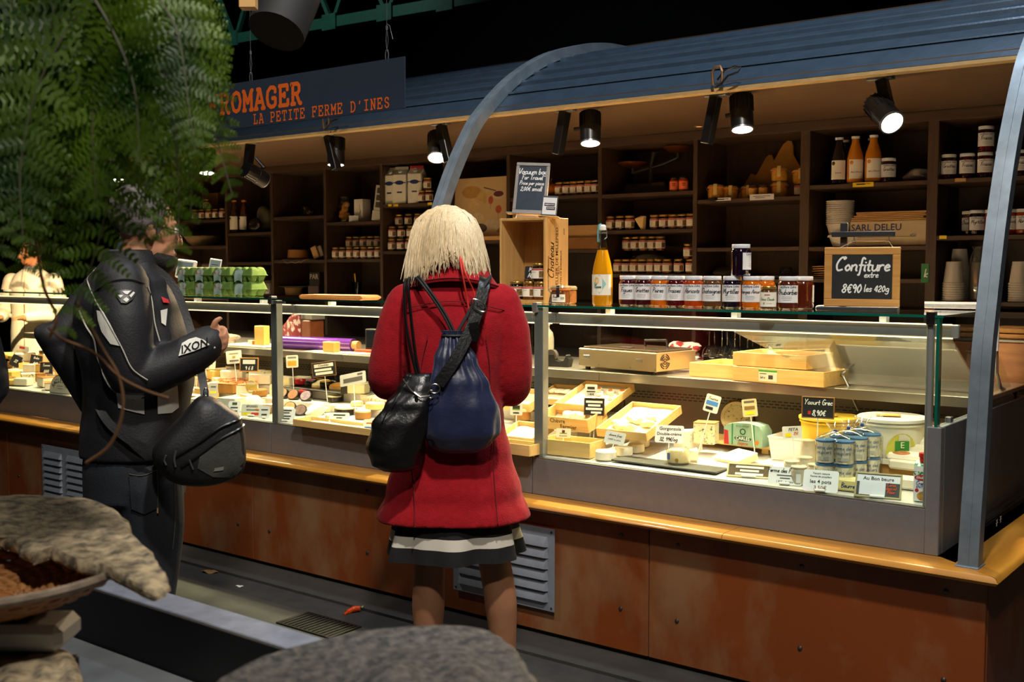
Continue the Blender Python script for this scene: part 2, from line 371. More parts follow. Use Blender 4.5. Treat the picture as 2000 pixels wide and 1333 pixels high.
m_white = M('white_plastic','#e8e6e0',.45)

# ------------------------------------------------------------------ hall shell
tag(MB().box(-16,6,-5,14,-.1,0).build('floor',m_floor),'dark grey worn asphalt floor of the market hall',kind='structure')
tag(MB().box(-16,6,-5,14,6.6,6.7).build('ceiling',m_dark),'black unlit hall ceiling',kind='structure')
tag(MB().box(-16,6,13.9,14,0,6.6).build('wall_back',m_dark),'black far wall of the hall',kind='structure')
tag(MB().box(-16,-15.9,-5,14,0,6.6).build('wall_left',m_dark),'black left wall of the hall',kind='structure')
# kerb strip of lighter concrete along the counter foot
tag(MB().box(-12,3,3.30,3.60,0,.012).build('trim_1',M('kerb_concrete','#34322f',.8,noise=.15,scale=12,bump=.4,bscale=120)),'worn concrete strip along the foot of the counter',kind='structure')

# green lattice truss in the dark
t = thing('roof_truss','green painted lattice steel beam high in the dark hall','truss',(-9,8,3.9))
def bar(a,b,r=.05): return MB().tube([Vector(a)-Vector((-9,8,3.9)),Vector(b)-Vector((-9,8,3.9))],r,4)
bar((-12,8,4.03),(-4,8,3.90),.075).build('lower_chord',m_green,t)
bar((-12,8,4.78),(-4,8,4.66),.075).build('upper_chord',m_green,t)
for i in range(10):
    x = -11.6+i*.78
    bar((x,8,4.03-(x+12)*.016),(x+.36,8,4.75-(x+12)*.016),.03).build('diagonal',m_green,t)
    bar((x+.36,8,4.75-(x+12)*.016),(x+.76,8,4.02-(x+12)*.016),.03).build('diagonal',m_green,t)
    MB().box(x-.10,x+.10,-.07,-.05,-.02-(x+12)*.016+.02,.16-(x+12)*.016).build('gusset_plate',m_green,t,loc=(9,0,0.05))
# shop-floor spotlight hanging in front of the truss, seen from behind, unlit towards us
p = CAM + ray(560,10)*3.2
t = thing('hall_spotlight','large unlit black cylinder spotlight hanging above the sign','spotlight',p,rot=(R(-28),R(14),YAW))
MB().lathe([(.078,-.10),(.082,-.10),(.085,.02),(.085,.2),(.06,.26),(.02,.27)],24).build('housing',M('matt_black','#0e0e0f',.75),t)
MB().lathe([(.001,-.04),(.077,-.05),(.078,-.10)],24,cap=False).build('reflector',m_black,t)
MB().tube([(0,0,.26),(0,0,.6)],.012,8).build('stem',m_blackm,t)

# ------------------------------------------------------------------ canopy
RIB = [(3.485,.556),(3.505,.72),(3.53,.88),(3.57,1.19),(3.615,1.36),(3.70,1.62),(3.81,1.87),(3.955,2.10),(4.07,2.225),(4.28,2.39),(4.54,2.53),(4.78,2.61),(5.1,2.68),(5.5,2.70)]
RS = smooth_pts(RIB,12)
cz = thing('stall_canopy','blue grey corrugated barrel canopy over the cheese stall','canopy',(-3,4.1,2.2))
o0 = Vector((-3,4.1,2.2))
def off(pl,d):
    out = []
    for i,p in enumerate(pl):
        a = Vector(pl[max(0,i-1)]); b = Vector(pl[min(len(pl)-1,i+1)]); t_ = (b-a).normalized(); n = Vector((t_.y,-t_.x))
        out.append(Vector(p)+n*d)
    return out
base = [p for p in off(RS,.055) if p.y > 2.285]
# resample along arc, then add ridges
def resample(pl,step):
    out = [pl[0]]; acc = 0
    for a,b in zip(pl,pl[1:]):
        L_ = (b-a).length; d = step-acc
        while d <= L_: out.append(a+(b-a)*(d/L_)); d += step
        acc = (acc+L_) % step
    return out
fine = resample(base,.0095)
prof = []
for i,p in enumerate(fine):
    t_ = (fine[min(i+1,len(fine)-1)]-fine[max(i-1,0)]).normalized(); n = Vector((-t_.y,t_.x)); k = i % 13
    prof.append(p+n*({0: .009,1: .013,2: .011,3: .0,11: -.004,12: -.006}.get(k,0)))
xs = [-8.1,-5.71,-3.32,-.93,1.46]
for a,b in zip(xs,xs[1:]):
    mb = MB(); n = len(prof)
    mb.add([(a,q.x,q.y) for q in prof]+[(b,q.x,q.y) for q in prof]+[(a,q.x+.01,q.y-.012) for q in prof]+[(b,q.x+.01,q.y-.012) for q in prof],
           [(i,n+i,n+i+1,i+1) for i in range(n-1)]+[(2*n+i,2*n+i+1,3*n+i+1,3*n+i) for i in range(n-1)])
    mb.v = [tuple(Vector(v)-o0) for v in mb.v]; mb.build('roof_sheet',m_blue,cz,smooth=30)
    lo = [p for p in RS if 2.185 < p[1] < 2.30]; lo = [(Vector(RS[RS.index(lo[0])-1])+Vector(lo[0]))/2]+[Vector(p) for p in lo]
    A1 = off(RS,.052); A2 = off(RS,.075); I = [i for i,p in enumerate(A1) if 2.205 <= p.y <= 2.31]
    def at_z(A,z):
        for u,v_ in zip(A,A[1:]):
            if u.y <= z <= v_.y: return u+(v_-u)*((z-u.y)/(v_.y-u.y))
    zs = [2.203+(2.30-2.203)*k/5 for k in range(6)]
    q = MB().loft([[(x_,at_z(A1,z).x,z) for x_ in (a+.004,b-.004)]+[(x_,at_z(A1,z).x+.02,z) for x_ in (b-.004,a+.004)] for z in zs])
    q.v = [tuple(Vector(v)-o0) for v in q.v]; q.build('fascia',m_blue,cz)
    yf = at_z(A1,2.203).x
    q = MB(); q.box(a+.004,b-.004,yf+.002,yf+.06,2.188,2.203); q.v = [tuple(Vector(v)-o0) for v in q.v]; q.build('edge_strip',m_edge,cz)
    q = MB(); q.box(a,b,4.15,5.42,2.205,2.23); q.v = [tuple(Vector(v)-o0) for v in q.v]; q.build('soffit_board',m_soffit,cz)
q = MB(); q.box(-8.1,1.46,5.40,5.45,2.23,2.72); q.v = [tuple(Vector(v)-o0) for v in q.v]; q.build('rear_board',m_soffit,cz)
for x,wh in zip(xs[1:4],('beside the egg cartons on the left','behind the blonde woman in red','at the right end of the counter')):
    r = thing('arch_rib',f'curved galvanised steel rib of the canopy {wh}','steel rib',(x,3.485,.556),group='canopy ribs')
    P = [Vector((0,a-3.485,b-.556)) for a,b in RS]
    mb = MB()
    def strip(o1,o2,x0,x1):
        A = off(RS,o1); B = off(RS,o2); rg = []
        for a,b in zip(A,B):
            rg.append([(x0,a.x-3.485,a.y-.556),(x1,a.x-3.485,a.y-.556),(x1,b.x-3.485,b.y-.556),(x0,b.x-3.485,b.y-.556)])
        return rg
    MB().loft(strip(0,.006,-.03,.03)).build('outer_flange',m_zinc,r)
    MB().loft(strip(.006,.05,-.03,-.022)).build('side_web',m_zinc,r)
    MB().loft(strip(.006,.05,.012,.030)).build('side_web',m_zinc,r)
    MB().loft(strip(-.003,0,-.002,.002)).build('weld_seam',m_zinc,r)
    MB().rbox(-.035,.035,-.012,.065,-.002,.004,.001).build('base_plate',m_zinc,r)
# cable clips on the fascia
for px,py,wh in ((1404,147,'above the two black spots on the right'),(640,236,'below the hanging sign')):
    p = PY(px,py,4.088)
    t = thing('cable_clip',f'rusty clip with black cable on canopy edge {wh}','clip',p)
    MB().tube([(-.02,-.008,-.04),(-.024,-.012,.01),(-.012,-.012,.032),(.012,-.012,.032),(.022,-.012,.01),(.016,-.008,-.04)],.006,6).build('clip',M('rusty_clip','#7a5a3c',.5,.5,noise=.3),t)
    MB().tube([(-.01,-.012,-.05),(.02,-.02,-.04),(.05,-.02,-.01),(.09,-.016,.0),(.10,-.01,.018),(.075,-.01,.026),(.03,-.012,.012),(0,-.012,-.02)],.0045,6).build('cable',m_black,t)

# ------------------------------------------------------------------ track spots
def spot(px,py,label,lens_px,tilt,on=True,boxrot=12,pw=370,hy=.03):
    m = PZ(px,py,2.2); m = PY(px,py,max(m.y,4.2)); m.z = 2.2; q = PY(lens_px[0],lens_px[1],m.y+hy)
    t = thing('track_spot',label,'spotlight',(m.x,m.y,2.205),0,'black spots under the canopy')
    MB().rbox(-.05,.05,-.018,.018,-.018,0,.002).build('track_adapter',m_zinc,t)
    br = Matrix.Rotation(R(boxrot),3,'Y')
    mb = MB(); mb.rbox(-.020,.020,-.024,.024,-.215,-.018,.003,rot=br,piv=(0,0,0)); mb.build('driver_box',m_blackm,t)
    d = q-Vector((m.x,m.y,2.205)); rot = Euler((R(tilt[0]),R(tilt[1]),0))
    hd = MB()
    hd.lathe([(.043,0),(.047,0),(.048,.07),(.046,.071),(.046,.14),(.044,.148),(.0,.15)],24)
    h = hd.build('lamp_head',m_blackm,t,loc=d,rot=rot)
    fm = MB()
    for k in range(18):
        a = 2*math.pi*k/18; fm.box(-.0015,.0015,.045,.050,.08,.146); 
        for i in range(len(fm.v)-8,len(fm.v)):
            v = Vector(fm.v[i]); v.rotate(Euler((0,0,a))); fm.v[i] = tuple(v)
    fm.build('cooling_fins',m_blackm,h)
    MB().lathe([(.001,-.001),(.043,-.001),(.043,.003)],24,cap=False).build('lens',m_lens if on else m_black,h)
    MB().lathe([(.042,-.002),(.048,-.002),(.048,.004)],24,cap=False).build('trim_ring',m_steel,h)
    MB().tube([(d.x*.35,d.y*.35,-.1),(d.x+.0,d.y,d.z+.07)],.010,8).build('pivot_arm',m_blackm,t)
    if on:
        l = light('lamp','SPOT',(0,0,-.006),pw,(1,.74,.44),spot_size=R(118),spot_blend=.9,shadow_soft_size=.04)
        l.parent = h; l.hide_set(False)
    return t
spot(1105,213,'black track spot shining straight down above the wine crate',(1153,280),(-12,-9))
spot(1400,183,'black track spot hanging above the row of jam jars',(1450,253),(-12,-9))
spot(1720,150,'black track spot tilted to the right near the fruit juice bottles',(1742,240),(-30,-46),boxrot=-14,hy=-.075)
spot(640,250,'black track spot left of the sign cable above the milk cartons',(656,322),(-5,-4),boxrot=-18)
spot(860,240,'black track spot left of the steel rib above the blonde woman',(853,308),(-24,-22),boxrot=-16)
spot(372,272,'black track spot half hidden by the fern leaves',(404,338),(-8,-8))
spot(490,268,'unlit black track spot beside the hanging fern tip',(517,352),(70,0),on=False)
spot(205,286,'added black track spot hidden by the fern above the man',(232,352),(-8,-8))  # unseen spot, added for more light at the left end
spot(60,300,'added black track spot at the far left above the shop assistant',(84,366),(20,22),pw=900)  # unseen spot, added and turned up to brighten the assistant's coat
# recessed downlight in the soffit
p = PZ(1365,247,2.203)
t = thing('recessed_downlight','tiny recessed warm downlight in the brown soffit','downlight',p)
MB().lathe([(.001,-.001),(.018,-.001)],16,cap=False).build('lens',M('tiny_lens','#ffffff',.4,emit='#ff9b4a',estr=2),t); MB().lathe([(.018,-.003),(.024,-.001),(.024,.002)],16,cap=False).build('trim_ring',m_steel,t)

# ------------------------------------------------------------------ counter base: plywood panels, bolts, rail, grilles
cb = thing('counter_base','worn reddish brown plywood base of the cheese counter','counter',(-3,3.5,0))
ox = Vector((-3,3.5,0))
joints = [-8.4,-6.65,-4.3,-2.052,-.872]
for a,b in zip(joints,joints[1:]):
    q = MB().rbox(a+.002-ox.x,b-.002-ox.x,-.015,.005,.03,.535,.002); q.build('plywood_panel',m_ply,cb)
    n = 4 if b-a > 1.5 else 3
    for i in range(n):
        x = a+.12+(b-a-.24)*i/(n-1)
        for z in (.19,.47):
            if -2.99 < x < -2.43 or -6.22 < x < -5.7: continue
            MB().lathe([(.009,-.001),(.008,.003),(.004,.006),(0.0005,.0065)],10).build('bolt',m_bolt,cb,loc=(x-ox.x,-.015,z),rot=(math.pi/2,0,0))
q = MB().rbox(-.872-.02-ox.x,-.872-ox.x,.006,1.2,.03,.535,.002); q.build('end_panel',m_ply,cb)
MB().box(-8.4-ox.x,-.9-ox.x,.005,.06,0,.535).build('plinth',m_black,cb)
rl = thing('wooden_rail','varnished oak rail ledge running along the counter front','rail',(-3,3.48,.55))
def railpiece(x0,x1):
    pr = [(3.405,.540),(3.412,.530),(3.43,.526),(3.56,.526),(3.56,.556),(3.425,.556),(3.412,.553)]
    mb = MB(); n = len(pr)
    mb.add([(x0+3,a-3.48,b-.55) for a,b in pr]+[(x1(a) if callable(x1) else x1,a-3.48,b-.55) for a,b in pr] if False else
           [(x0+3,a-3.48,b-.55) for a,b in pr]+[((x1(a) if callable(x1) else x1)+3,a-3.48,b-.55) for a,b in pr],
           [tuple(range(n)),tuple(range(2*n-1,n-1,-1))]+[(i,n+i,n+(i+1)%n,(i+1)%n) for i in range(n)])
    return mb
for a,b in ((-8.4,-6.02),(-6.018,-3.62),(-3.618,-1.72)): railpiece(a,b).build('rail_board',m_rail,rl,smooth=50)
railpiece(-1.718,lambda a: -.822-(a-3.405)*1.36).build('rail_board',m_rail,rl,smooth=50)
pr = [(-.822,.540),(-.829,.530),(-.847,.526),(-.975,.526),(-.975,.556),(-.842,.556),(-.829,.553)]
mb = MB(); n = len(pr)
mb.add([(a+3,3.407+(-.822-a)*.735-3.48,b-.55) for a,b in pr]+[(a+3,4.70-3.48,b-.55) for a,b in pr],[tuple(range(n))[::-1],tuple(range(n,2*n))]+[(i,(i+1)%n,n+(i+1)%n,n+i) for i in range(n)])
mb.build('rail_board',m_raily,rl,smooth=50)
m_gr = M('grille_steel','#8f97a3',.42,.35,noise=.08)
def grille(x0,x1,z0,z1,label,rows,cols,mat):
    t = thing('vent_grille',label,'grille',(x0,3.4695,z0),group='louvred vent plates')
    W_,H_ = x1-x0,z1-z0
    MB().rbox(0,W_,-.004,0,0,H_,.001).build('plate',mat,t)
    lw = W_/cols*.78
    for c in range(cols):
        for r in range(rows):
            cx = W_*(c+.5)/cols; zz = H_*(.10+.80*(r+.5)/rows); mb = MB(); hh = H_/rows*.36; e = hh*.55
            pts = [(-lw/2,-.004,-hh),(lw/2,-.004,-hh),(lw/2-e,-.020,-hh*.9),(-lw/2+e,-.020,-hh*.9),(-lw/2+e*.6,-.004,hh),(lw/2-e*.6,-.004,hh),(lw/2-e,-.016,-hh*.1),(-lw/2+e,-.016,-hh*.1)]
            mb.add([(cx+a,b,zz+c_) for a,b,c_ in pts],[(3,2,6,7),(7,6,5,4),(0,3,7,4),(2,1,5,6)])
            mb.build('louvre',mat,t,smooth=20)
    for cx in (.014,W_-.014):
        for zz in (.014,H_-.014): MB().lathe([(.005,0),(.004,.003),(.0005,.0035)],8).build('screw',m_bolt,t,loc=(cx,-.004,zz),rot=(math.pi/2,0,0))
grille(-2.985,-2.465,.122,.452,'steel louvred vent plate beside the legs of the woman',6,2,m_gr)
grille(-6.22,-5.72,.075,.42,'steel louvred vent plate at the left end behind the stone slab',7,2,m_gr)

# ------------------------------------------------------------------ glass display cases
cases = [(-7.46,-5.862,'far left case with the raclette wheel'),(-5.858,-4.252,'glass case left of the first steel post'),(-4.248,-2.645,'glass case behind the red coat'),(-2.641,-1.04,'glass case at the right end with the yogurts')]
m_perf = M('vent_grey','#6e675c',.5,.3)
for i,(a,b,lb) in enumerate(cases):
    last = i == 3; Li = b-a-(.032 if last else 0)
    t = thing('display_case','silver refrigerated ' + lb,'display case',(a,3.56,.556)); L_ = b-a
    MB().rbox(0,L_-(.045 if last else 0),0,.014,.001,.146,.001).build('front_panel',m_alu,t)
    MB().rbox(0,L_-(.046 if last else 0),.0,.016,.146,.152,.001).build('glass_channel',m_inox,t)
    mb = MB(); mb.add([(0,.016,.10),(Li,.016,.10),(Li,.70,.137),(0,.70,.137),(0,.016,.155),(Li,.016,.155),(Li,.70,.1935),(0,.70,.1935)],
                      [(0,3,2,1),(4,5,6,7),(0,1,5,4),(1,2,6,5),(2,3,7,6),(3,0,4,7)]); mb.build('deck',m_deck,t,smooth=0)
    MB().rbox(0,Li,.70,.715,.10,.43,.001).build('vent_panel',m_perf,t)
    vm = MB()
    for r in range(3):
        for k in range(int(L_/.026)):
            x = .012+k*.026+(r % 2)*.013
            if x+.02 < L_: vm.box(x,x+.018,.6985,.6999,.335+r*.012,.340+r*.012)
    vs = vm.build('vent_slots',m_black,t,smooth=0); vs['kind'] = 'stuff'
    MB().rbox(0,L_,.49,1.10,.442,.459,.002).build('work_shelf',m_inox,t)
    MB().rbox(0,L_,.488,.495,.421,.4585,.001).build('shelf_lip',m_inox,t)
    MB().box(0,Li,1.085,1.10,.0,.442).build('rear_panel',m_alu2,t)
    MB().box(.001,L_-(.046 if last else .001),-.0015,.0045,.1525,.757).build('front_glass',m_pane,t,smooth=0)
    MB().box(.001,L_-.001,-.0005,.44,.7575,.7655).build('top_glass',m_topg,t,smooth=0)
    MB().box(.001,L_-.001,-.003,-.0006,.7573,.7657).build('glass_edge',m_gedge,t,smooth=0)
    MB().rbox(0,L_,.16,.178,.685,.729,.003).build('header_beam',m_alu,t)
    MB().box(.02,L_-.02,.15,.1598,.7275,.7305).build('led_strip',m_led,t,smooth=0)
    MB().box(.02,L_-.02,.1585,.168,.682,.6848).build('led_strip',m_led,t,smooth=0)
    if i: 
        MB()  .rbox(.002,.046,.006,.045,.152,.757,.002).build('corner_post',m_alu2,t); MB().rbox(.0,.024,-.006,.03,.735,.776,.002).build('glass_clamp',m_alu2,t)
    for x in (.25,.8,1.35): MB().rbox(x-.012,x+.012,.165,.2,.72,.757,.002).build('beam_bracket',m_white,t)
    al = light('case_led','AREA',(L_/2,.19,.70),6.2,(1,.74,.40),shape='RECTANGLE',size=1.5,size_y=.03); al.parent = t; al.rotation_euler = (R(12),0,0)
    if not last:
        sp_ = thing('display_step','pale two-level display step in the ' + lb,'display step',(a+.01,3.90,.735)); MB().rbox(0,L_-.02,0,.352,-.005,.032,.002).build('lower_step',m_deck,sp_); MB().rbox(0,L_-.02,.14,.352,.0325,.079,.002).build('upper_step',m_deck,sp_)
    if last:
        MB().rbox(L_-.045,L_,-.003,.04,.0,.412,.003).build('end_pillar',m_alu,t)
        MB().rbox(L_-.030,L_,.04,1.12,.0,.412,.002).build('end_panel',M('end_panel_grey','#63666b',.5,.2,noise=.05),t)
        MB().rbox(L_-.055,L_-.035,.006,.03,.152,.757,.002).build('corner_post',m_alu2,t); MB().rbox(L_-.055,L_-.028,-.006,.024,.735,.776,.002).build('glass_clamp',m_blackm,t)
        MB().box(L_-.022,L_-.014,.03,.44,.412,.757).build('end_glass',m_pane,t,smooth=0)
        MB().box(L_-.0225,L_-.0135,-.001,.0295,.412,.757).build('glass_edge',m_gedge,t,smooth=0)
        mb = MB(); mb.add([(L_-.022,.4405,.412),(L_-.014,.4405,.412),(L_-.014,.98,.412),(L_-.022,.98,.412),(L_-.022,.4405,.75),(L_-.014,.4405,.75),(L_-.014,.80,.55),(L_-.022,.80,.55)],
                          [(0,3,2,1),(4,5,6,7),(0,1,5,4),(1,2,6,5),(2,3,7,6),(3,0,4,7)]); mb.build('end_glass',m_pane,t,smooth=0)
        for y in (.13,.5): MB().rbox(L_-.028,L_-.008,y,y+.025,.41,.43,.002).build('glass_clip',m_steel,t)
        # tilted guard pane behind the beam, with its two steel arms
        g = MB(); A = Vector((.78,.20,.66)); Bv = Vector((.78,.50,.455))
        g.add([(.70,.24,.70),(L_-.06,.24,.70),(L_-.06,.66,.468),(.98,.66,.468),(.70,.247,.706),(L_-.06,.247,.706),(L_-.06,.667,.474),(.98,.667,.474)],
              [(0,3,2,1),(4,5,6,7),(0,1,5,4),(1,2,6,5),(2,3,7,6),(3,0,4,7)]); g.build('guard_pane',GL('guard_glass','#e9ece8',refl=.24,opac=.04),t,smooth=0)
        MB().tube([(1.03,.63,.485),(1.04,.60,.50),(1.06,.585,.495),(1.08,.58,.46),(1.13,.56,.37)],.006,8).build('support_arm',m_steel,t)

# ------------------------------------------------------------------ wall shelving behind the stall
YS = 5.35
sh = thing('wall_shelving','dark walnut wall shelving filled with jars and packages','shelving',(-3,YS,0))
divs = [PY(x,400,YS).x for x in (320,441,530,634,744,868,992,1171,1357,1571,1820)]
divs.append(divs[-1]+.62); divs.insert(0,divs[0]-.6)
def upr(x,wd=.024): MB().rbox(x-wd/2+3,x+wd/2+3,0,.35,.05,2.205,.002).build('upright',m_shelfz,sh)
for x in divs: upr(x,.05 if x in (divs[10],divs[11]) else .026)
SH = {}
def shelf(bay,pxy):
    for j,(px,py) in enumerate(pxy):
        z = PY(px,py,YS).z; a,b = divs[bay]+.013,divs[bay+1]-.013
        MB().rbox(a+3,b+3,.004,.345,z-.022,z,.002).build('shelf_board',m_shelf,sh); SH[(bay,j)] = z
BAYS = {0: [(350,436),(350,486)],1: [(400,429),(400,480)],2: [(490,454),(490,512)],3: [(580,422.5),(580,508)],4: [(690,433),(690,506)],5: [(800,397.5),(800,490)],6: [(930,470)],
        7: [(1120,380.5),(1140,487)],8: [(1260,376),(1270,448),(1270,535)],9: [(1450,387),(1450,483),(1450,545)],10: [(1700,356.5),(1700,481),(1620,544)],11: [(1900,347),(1880,460),(1850,588)]}
for k,v in BAYS.items(): shelf(k,v)
for i in range(len(divs)-1):
    MB().box(divs[i]+3.002,divs[i+1]+2.998,.345,.36,.05,2.205).build('back_panel',m_back,sh,smooth=0)
    zb = 1.27 if i > 1 else 1.25
    MB().rbox(divs[i]+3.013,divs[i+1]+2.987,.004,.345,zb-.03,zb,.002).build('shelf_board',m_shelf,sh); SH[(i,9)] = zb
    MB().rbox(divs[i]+3.013,divs[i+1]+2.987,.004,.345,.88,.905,.002).build('shelf_board',m_shelf,sh); SH[(i,'low')] = .905
MB().rbox(divs[0]+3,divs[-1]+3,-.012,.35,2.155,2.204,.002).build('header_rail',m_shelf,sh)

# cables and little star stickers in the gap beside the case end
t = thing('cable_bundle','black cables with small white star stickers beside the case end','cables',(-1.0,3.9,.556))
for k in range(3): MB().tube([(.008*k-.02,-.02*k,-.02),(.008*k-.02,.05,.012+.016*k),(.008*k-.02,1.3,.012+.016*k)],.005,6).build('cable',m_black,t)
for y_,z_ in ((.18,.018),(.23,.022),(.70,.035)):
    sb_ = MB()
    for a in (0,60,120): sb_.rbox(-.0008,0,y_-.014,y_+.014,z_-.0015,z_+.0015,.0003,rot=Matrix.Rotation(R(a),3,'X'))
    sb_.build('star_sticker',m_white,t,loc=(.006,0,0))
# ------------------------------------------------------------------ builders for jars, bottles, packages
rnd = random.Random(7)
m_lidw = M('white_lid','#d9dde2',.35); m_gold = M('gold_lid','#b3924a',.3,.8); m_lab = M('paper_label','#dcdcdc',.7); m_cream = M('cream_paper','#e6dfcf',.7)
m_red = M('red_print','#b8262c',.6); m_yel = M('yellow_tag','#e8c81e',.6); m_clear = GL('jar_glass','#f2f4ee',refl=.05)
m_kraft = M('kraft_paper','#b78d58',.75,noise=.1,scale=8); m_pine = WD('pine_wood','#c99b55','#dcb673',5,'X',.55,.08); m_pinez = WD('pine_upright','#b98446','#cf9f60',5,'Z',.55,.08)
JAMC = {'fig': '#3d0f14','cherry': '#35080e','pear': '#b5560b','straw': '#4a0a0c','apri': '#9c3206','chest': '#54331a','myrt': '#150a16','orange': '#b8590a','rhub': '#4a1a0c','honey': '#6a3508','dark': '#22100a'}
def jam_m(k): return M('jam_'+k,JAMC[k],.08,spec=.6,coat=.5,noise=.2,scale=40)
PROTO = {}
def jar_parts(key,Rr,Hh,content,lidm,lines=None,lab=None,stripe=False,arc=2.4,labz=(.2,.72)):
    """meshes of one jar: glass body, jam, lid, label, lettering"""
    if key in PROTO: return PROTO[key]
    P = []
    b = MB().lathe([(Rr*.86,0),(Rr*.97,Hh*.03),(Rr,Hh*.08),(Rr,Hh*.74),(Rr*.95,Hh*.80),(Rr*.84,Hh*.845),(Rr*.84,Hh*.86)],20)
    P.append(('jar_body',b.mesh('jar_body',jam_m(content)),None))
    l = MB().lathe([(Rr*.90,Hh*.86),(Rr*.92,Hh*.87),(Rr*.92,Hh*.965),(Rr*.89,Hh*.985),(Rr*.80,Hh*.985),(Rr*.79,Hh*.975),(.0005,Hh*.975)],20)
    P.append(('lid',l.mesh('lid',lidm),None))
    if lab is not None:
        z0,z1 = labz; q = MB(); rr = Rr+.0007; n = 14
        q.add([(rr*math.sin(-arc/2+arc*i/n),-rr*math.cos(-arc/2+arc*i/n),Hh*z) for z in (z0,z1) for i in range(n+1)],[(i,i+1,n+2+i,n+1+i) for i in range(n)])
        P.append(('label',q.mesh('label',lab),None))
        if stripe:
            q = MB(); rr = Rr+.0013
            q.add([(rr*math.sin(-arc/2+arc*i/n),-rr*math.cos(-arc/2+arc*i/n),Hh*z) for z in (z1-.09,z1-.02) for i in range(n+1)],[(i,i+1,n+2+i,n+1+i) for i in range(n)])
            P.append(('label_stripe',q.mesh('label_stripe',m_red),None))
            q = MB(); aa = .25
            q.add([(rr*math.sin(aa+.75*i/6),-rr*math.cos(aa+.75*i/6),Hh*z) for z in (z0+.05,z1-.13) for i in range(7)],[(i,i+1,8+i,7+i) for i in range(6)])
            P.append(('label_picture',q.mesh('label_picture',M('comb_print','#7a5a28',.7,noise=.6,scale=120)),None))
    if lines:
        byc = {}
        for t_,sz,x,y,c,*shr in lines:
            mb = byc.setdefault(c,MB())
            if t_.startswith('h:'): hand(mb,t_[2:],x,y-sz*.35,sz,sz*.12,.25,align='C')
            elif t_.startswith('bar:'):
                wq = float(t_[4:])
                for k in range(6): mb.add([(x-wq/2+wq*k/6,y-sz/2,0),(x-wq/2+wq*(k+.8)/6,y-sz/2,0),(x-wq/2+wq*(k+.8)/6,y+sz/2,0),(x-wq/2+wq*k/6,y+sz/2,0)],[(0,1,2,3)])
            else:
                v,f = text2d(t_,sz,shr[0] if shr else 0); mb.add([(a+x,b_+y,0) for a,b_ in v],f)
        for c,mb in byc.items():
            rr = Rr+.0016; mb.v = [(rr*math.sin(v[0]/rr),-rr*math.cos(v[0]/rr),v[1]) for v in mb.v]
            P.append(('lettering',mb.mesh('lettering',ink(c),0),'label'))
    PROTO[key] = P; return P
def place(P,name,label,cat,loc,rotz=0,group=None,rot=None):
    t = thing(name,label,cat,loc,rotz,group,rot); made = {}
    for nm,me,par in P: 
        o = put(nm,me,made.get(par,t)); made[nm] = o
    return t
def jam(txt,key,small=False):
    return jar_parts('jam'+txt+key,.0365,.119,key,m_lidw,[('h:Confiture Extra',.0105,0,.080,'#444a66'),('h:'+txt,.019 if len(txt) < 11 else .015,0,.060,'#1c1c26'),('bar:.034',.0012,0,.045,'#7c7c86'),('bar:.038',.0012,0,.039,'#7c7c86'),('bar:.03',.0012,0,.033,'#7c7c86')],m_lab)
def honey(v=0): return jar_parts('honey%d' % v,.029,.082,('honey','dark')[v % 2],m_gold,[('bar:.02',.0016,-.006,.044,'#84705c'),('bar:.016',.0012,-.008,.036,'#84705c'),('bar:.018',.0012,-.008,.030,'#84705c')],m_cream,stripe=True,labz=(.16,.70))
def sx(px,d,py=430): return PY(px,py,YS+d).x
ORDN = ['first','second','third','fourth','fifth','sixth','seventh','eighth','ninth','tenth','eleventh','twelfth','thirteenth','fourteenth']
def nth(label,i,n,frm='left'):
    if n < 2: return label
    q = f'{ORDN[i]} from {frm}, ' + label
    return ' '.join(q.split()[:16])
def row(P,name,label,cat,bay,j,px0,px1,n,d=.06,group=None,dz=0,rz=25,jit=.004):
    z = SH[(bay,j)]+.0005+dz
    for i in range(n):
        px = px0+(px1-px0)*(i/(n-1) if n > 1 else 0); y = YS+d+rnd.uniform(-jit,jit)
        place(P[i % len(P)] if isinstance(P[0],list) else P,name,nth(label,i,n),cat,(PY(px,440,y).x,y,z),R(rz+rnd.uniform(-9,9)),group)
hv = [honey(0),honey(1)]
# bay 11 (right edge)
fr = jam('Fraises','straw'); gr_ = jam('Griottes','cherry'); ap = jam('Abricots','apri'); mt = jam('Myrtilles','myrt')
row(gr_,'jam_jar','dark red jam jar leftmost in the top right shelf row','jar',11,0,1850,1850,1,.07)
row(fr,'jam_jar','strawberry jam jar with white lid in the top right shelf row','jar',11,0,1886,1990,4,.07,'strawberry jars top right')
row(fr,'jam_jar','single strawberry jam jar stacked on top of the shelf row','jar',11,0,1921,1921,1,.07,dz=.119)
row(fr,'jam_jar','half hidden jam jar behind the steel rib on the top shelf','jar',11,0,1990,1990,1,.16,dz=0)
row([mt,ap,ap,ap,fr],'jam_jar','jam jar with white lid on the second right shelf','jar',11,1,1908,2000,4,.08,'jars on the second right shelf')
row(jam('Chataignes','chest'),'jam_jar','jam jar tucked behind the blueberry jar on the second right shelf','jar',11,1,1893,1893,1,.15)
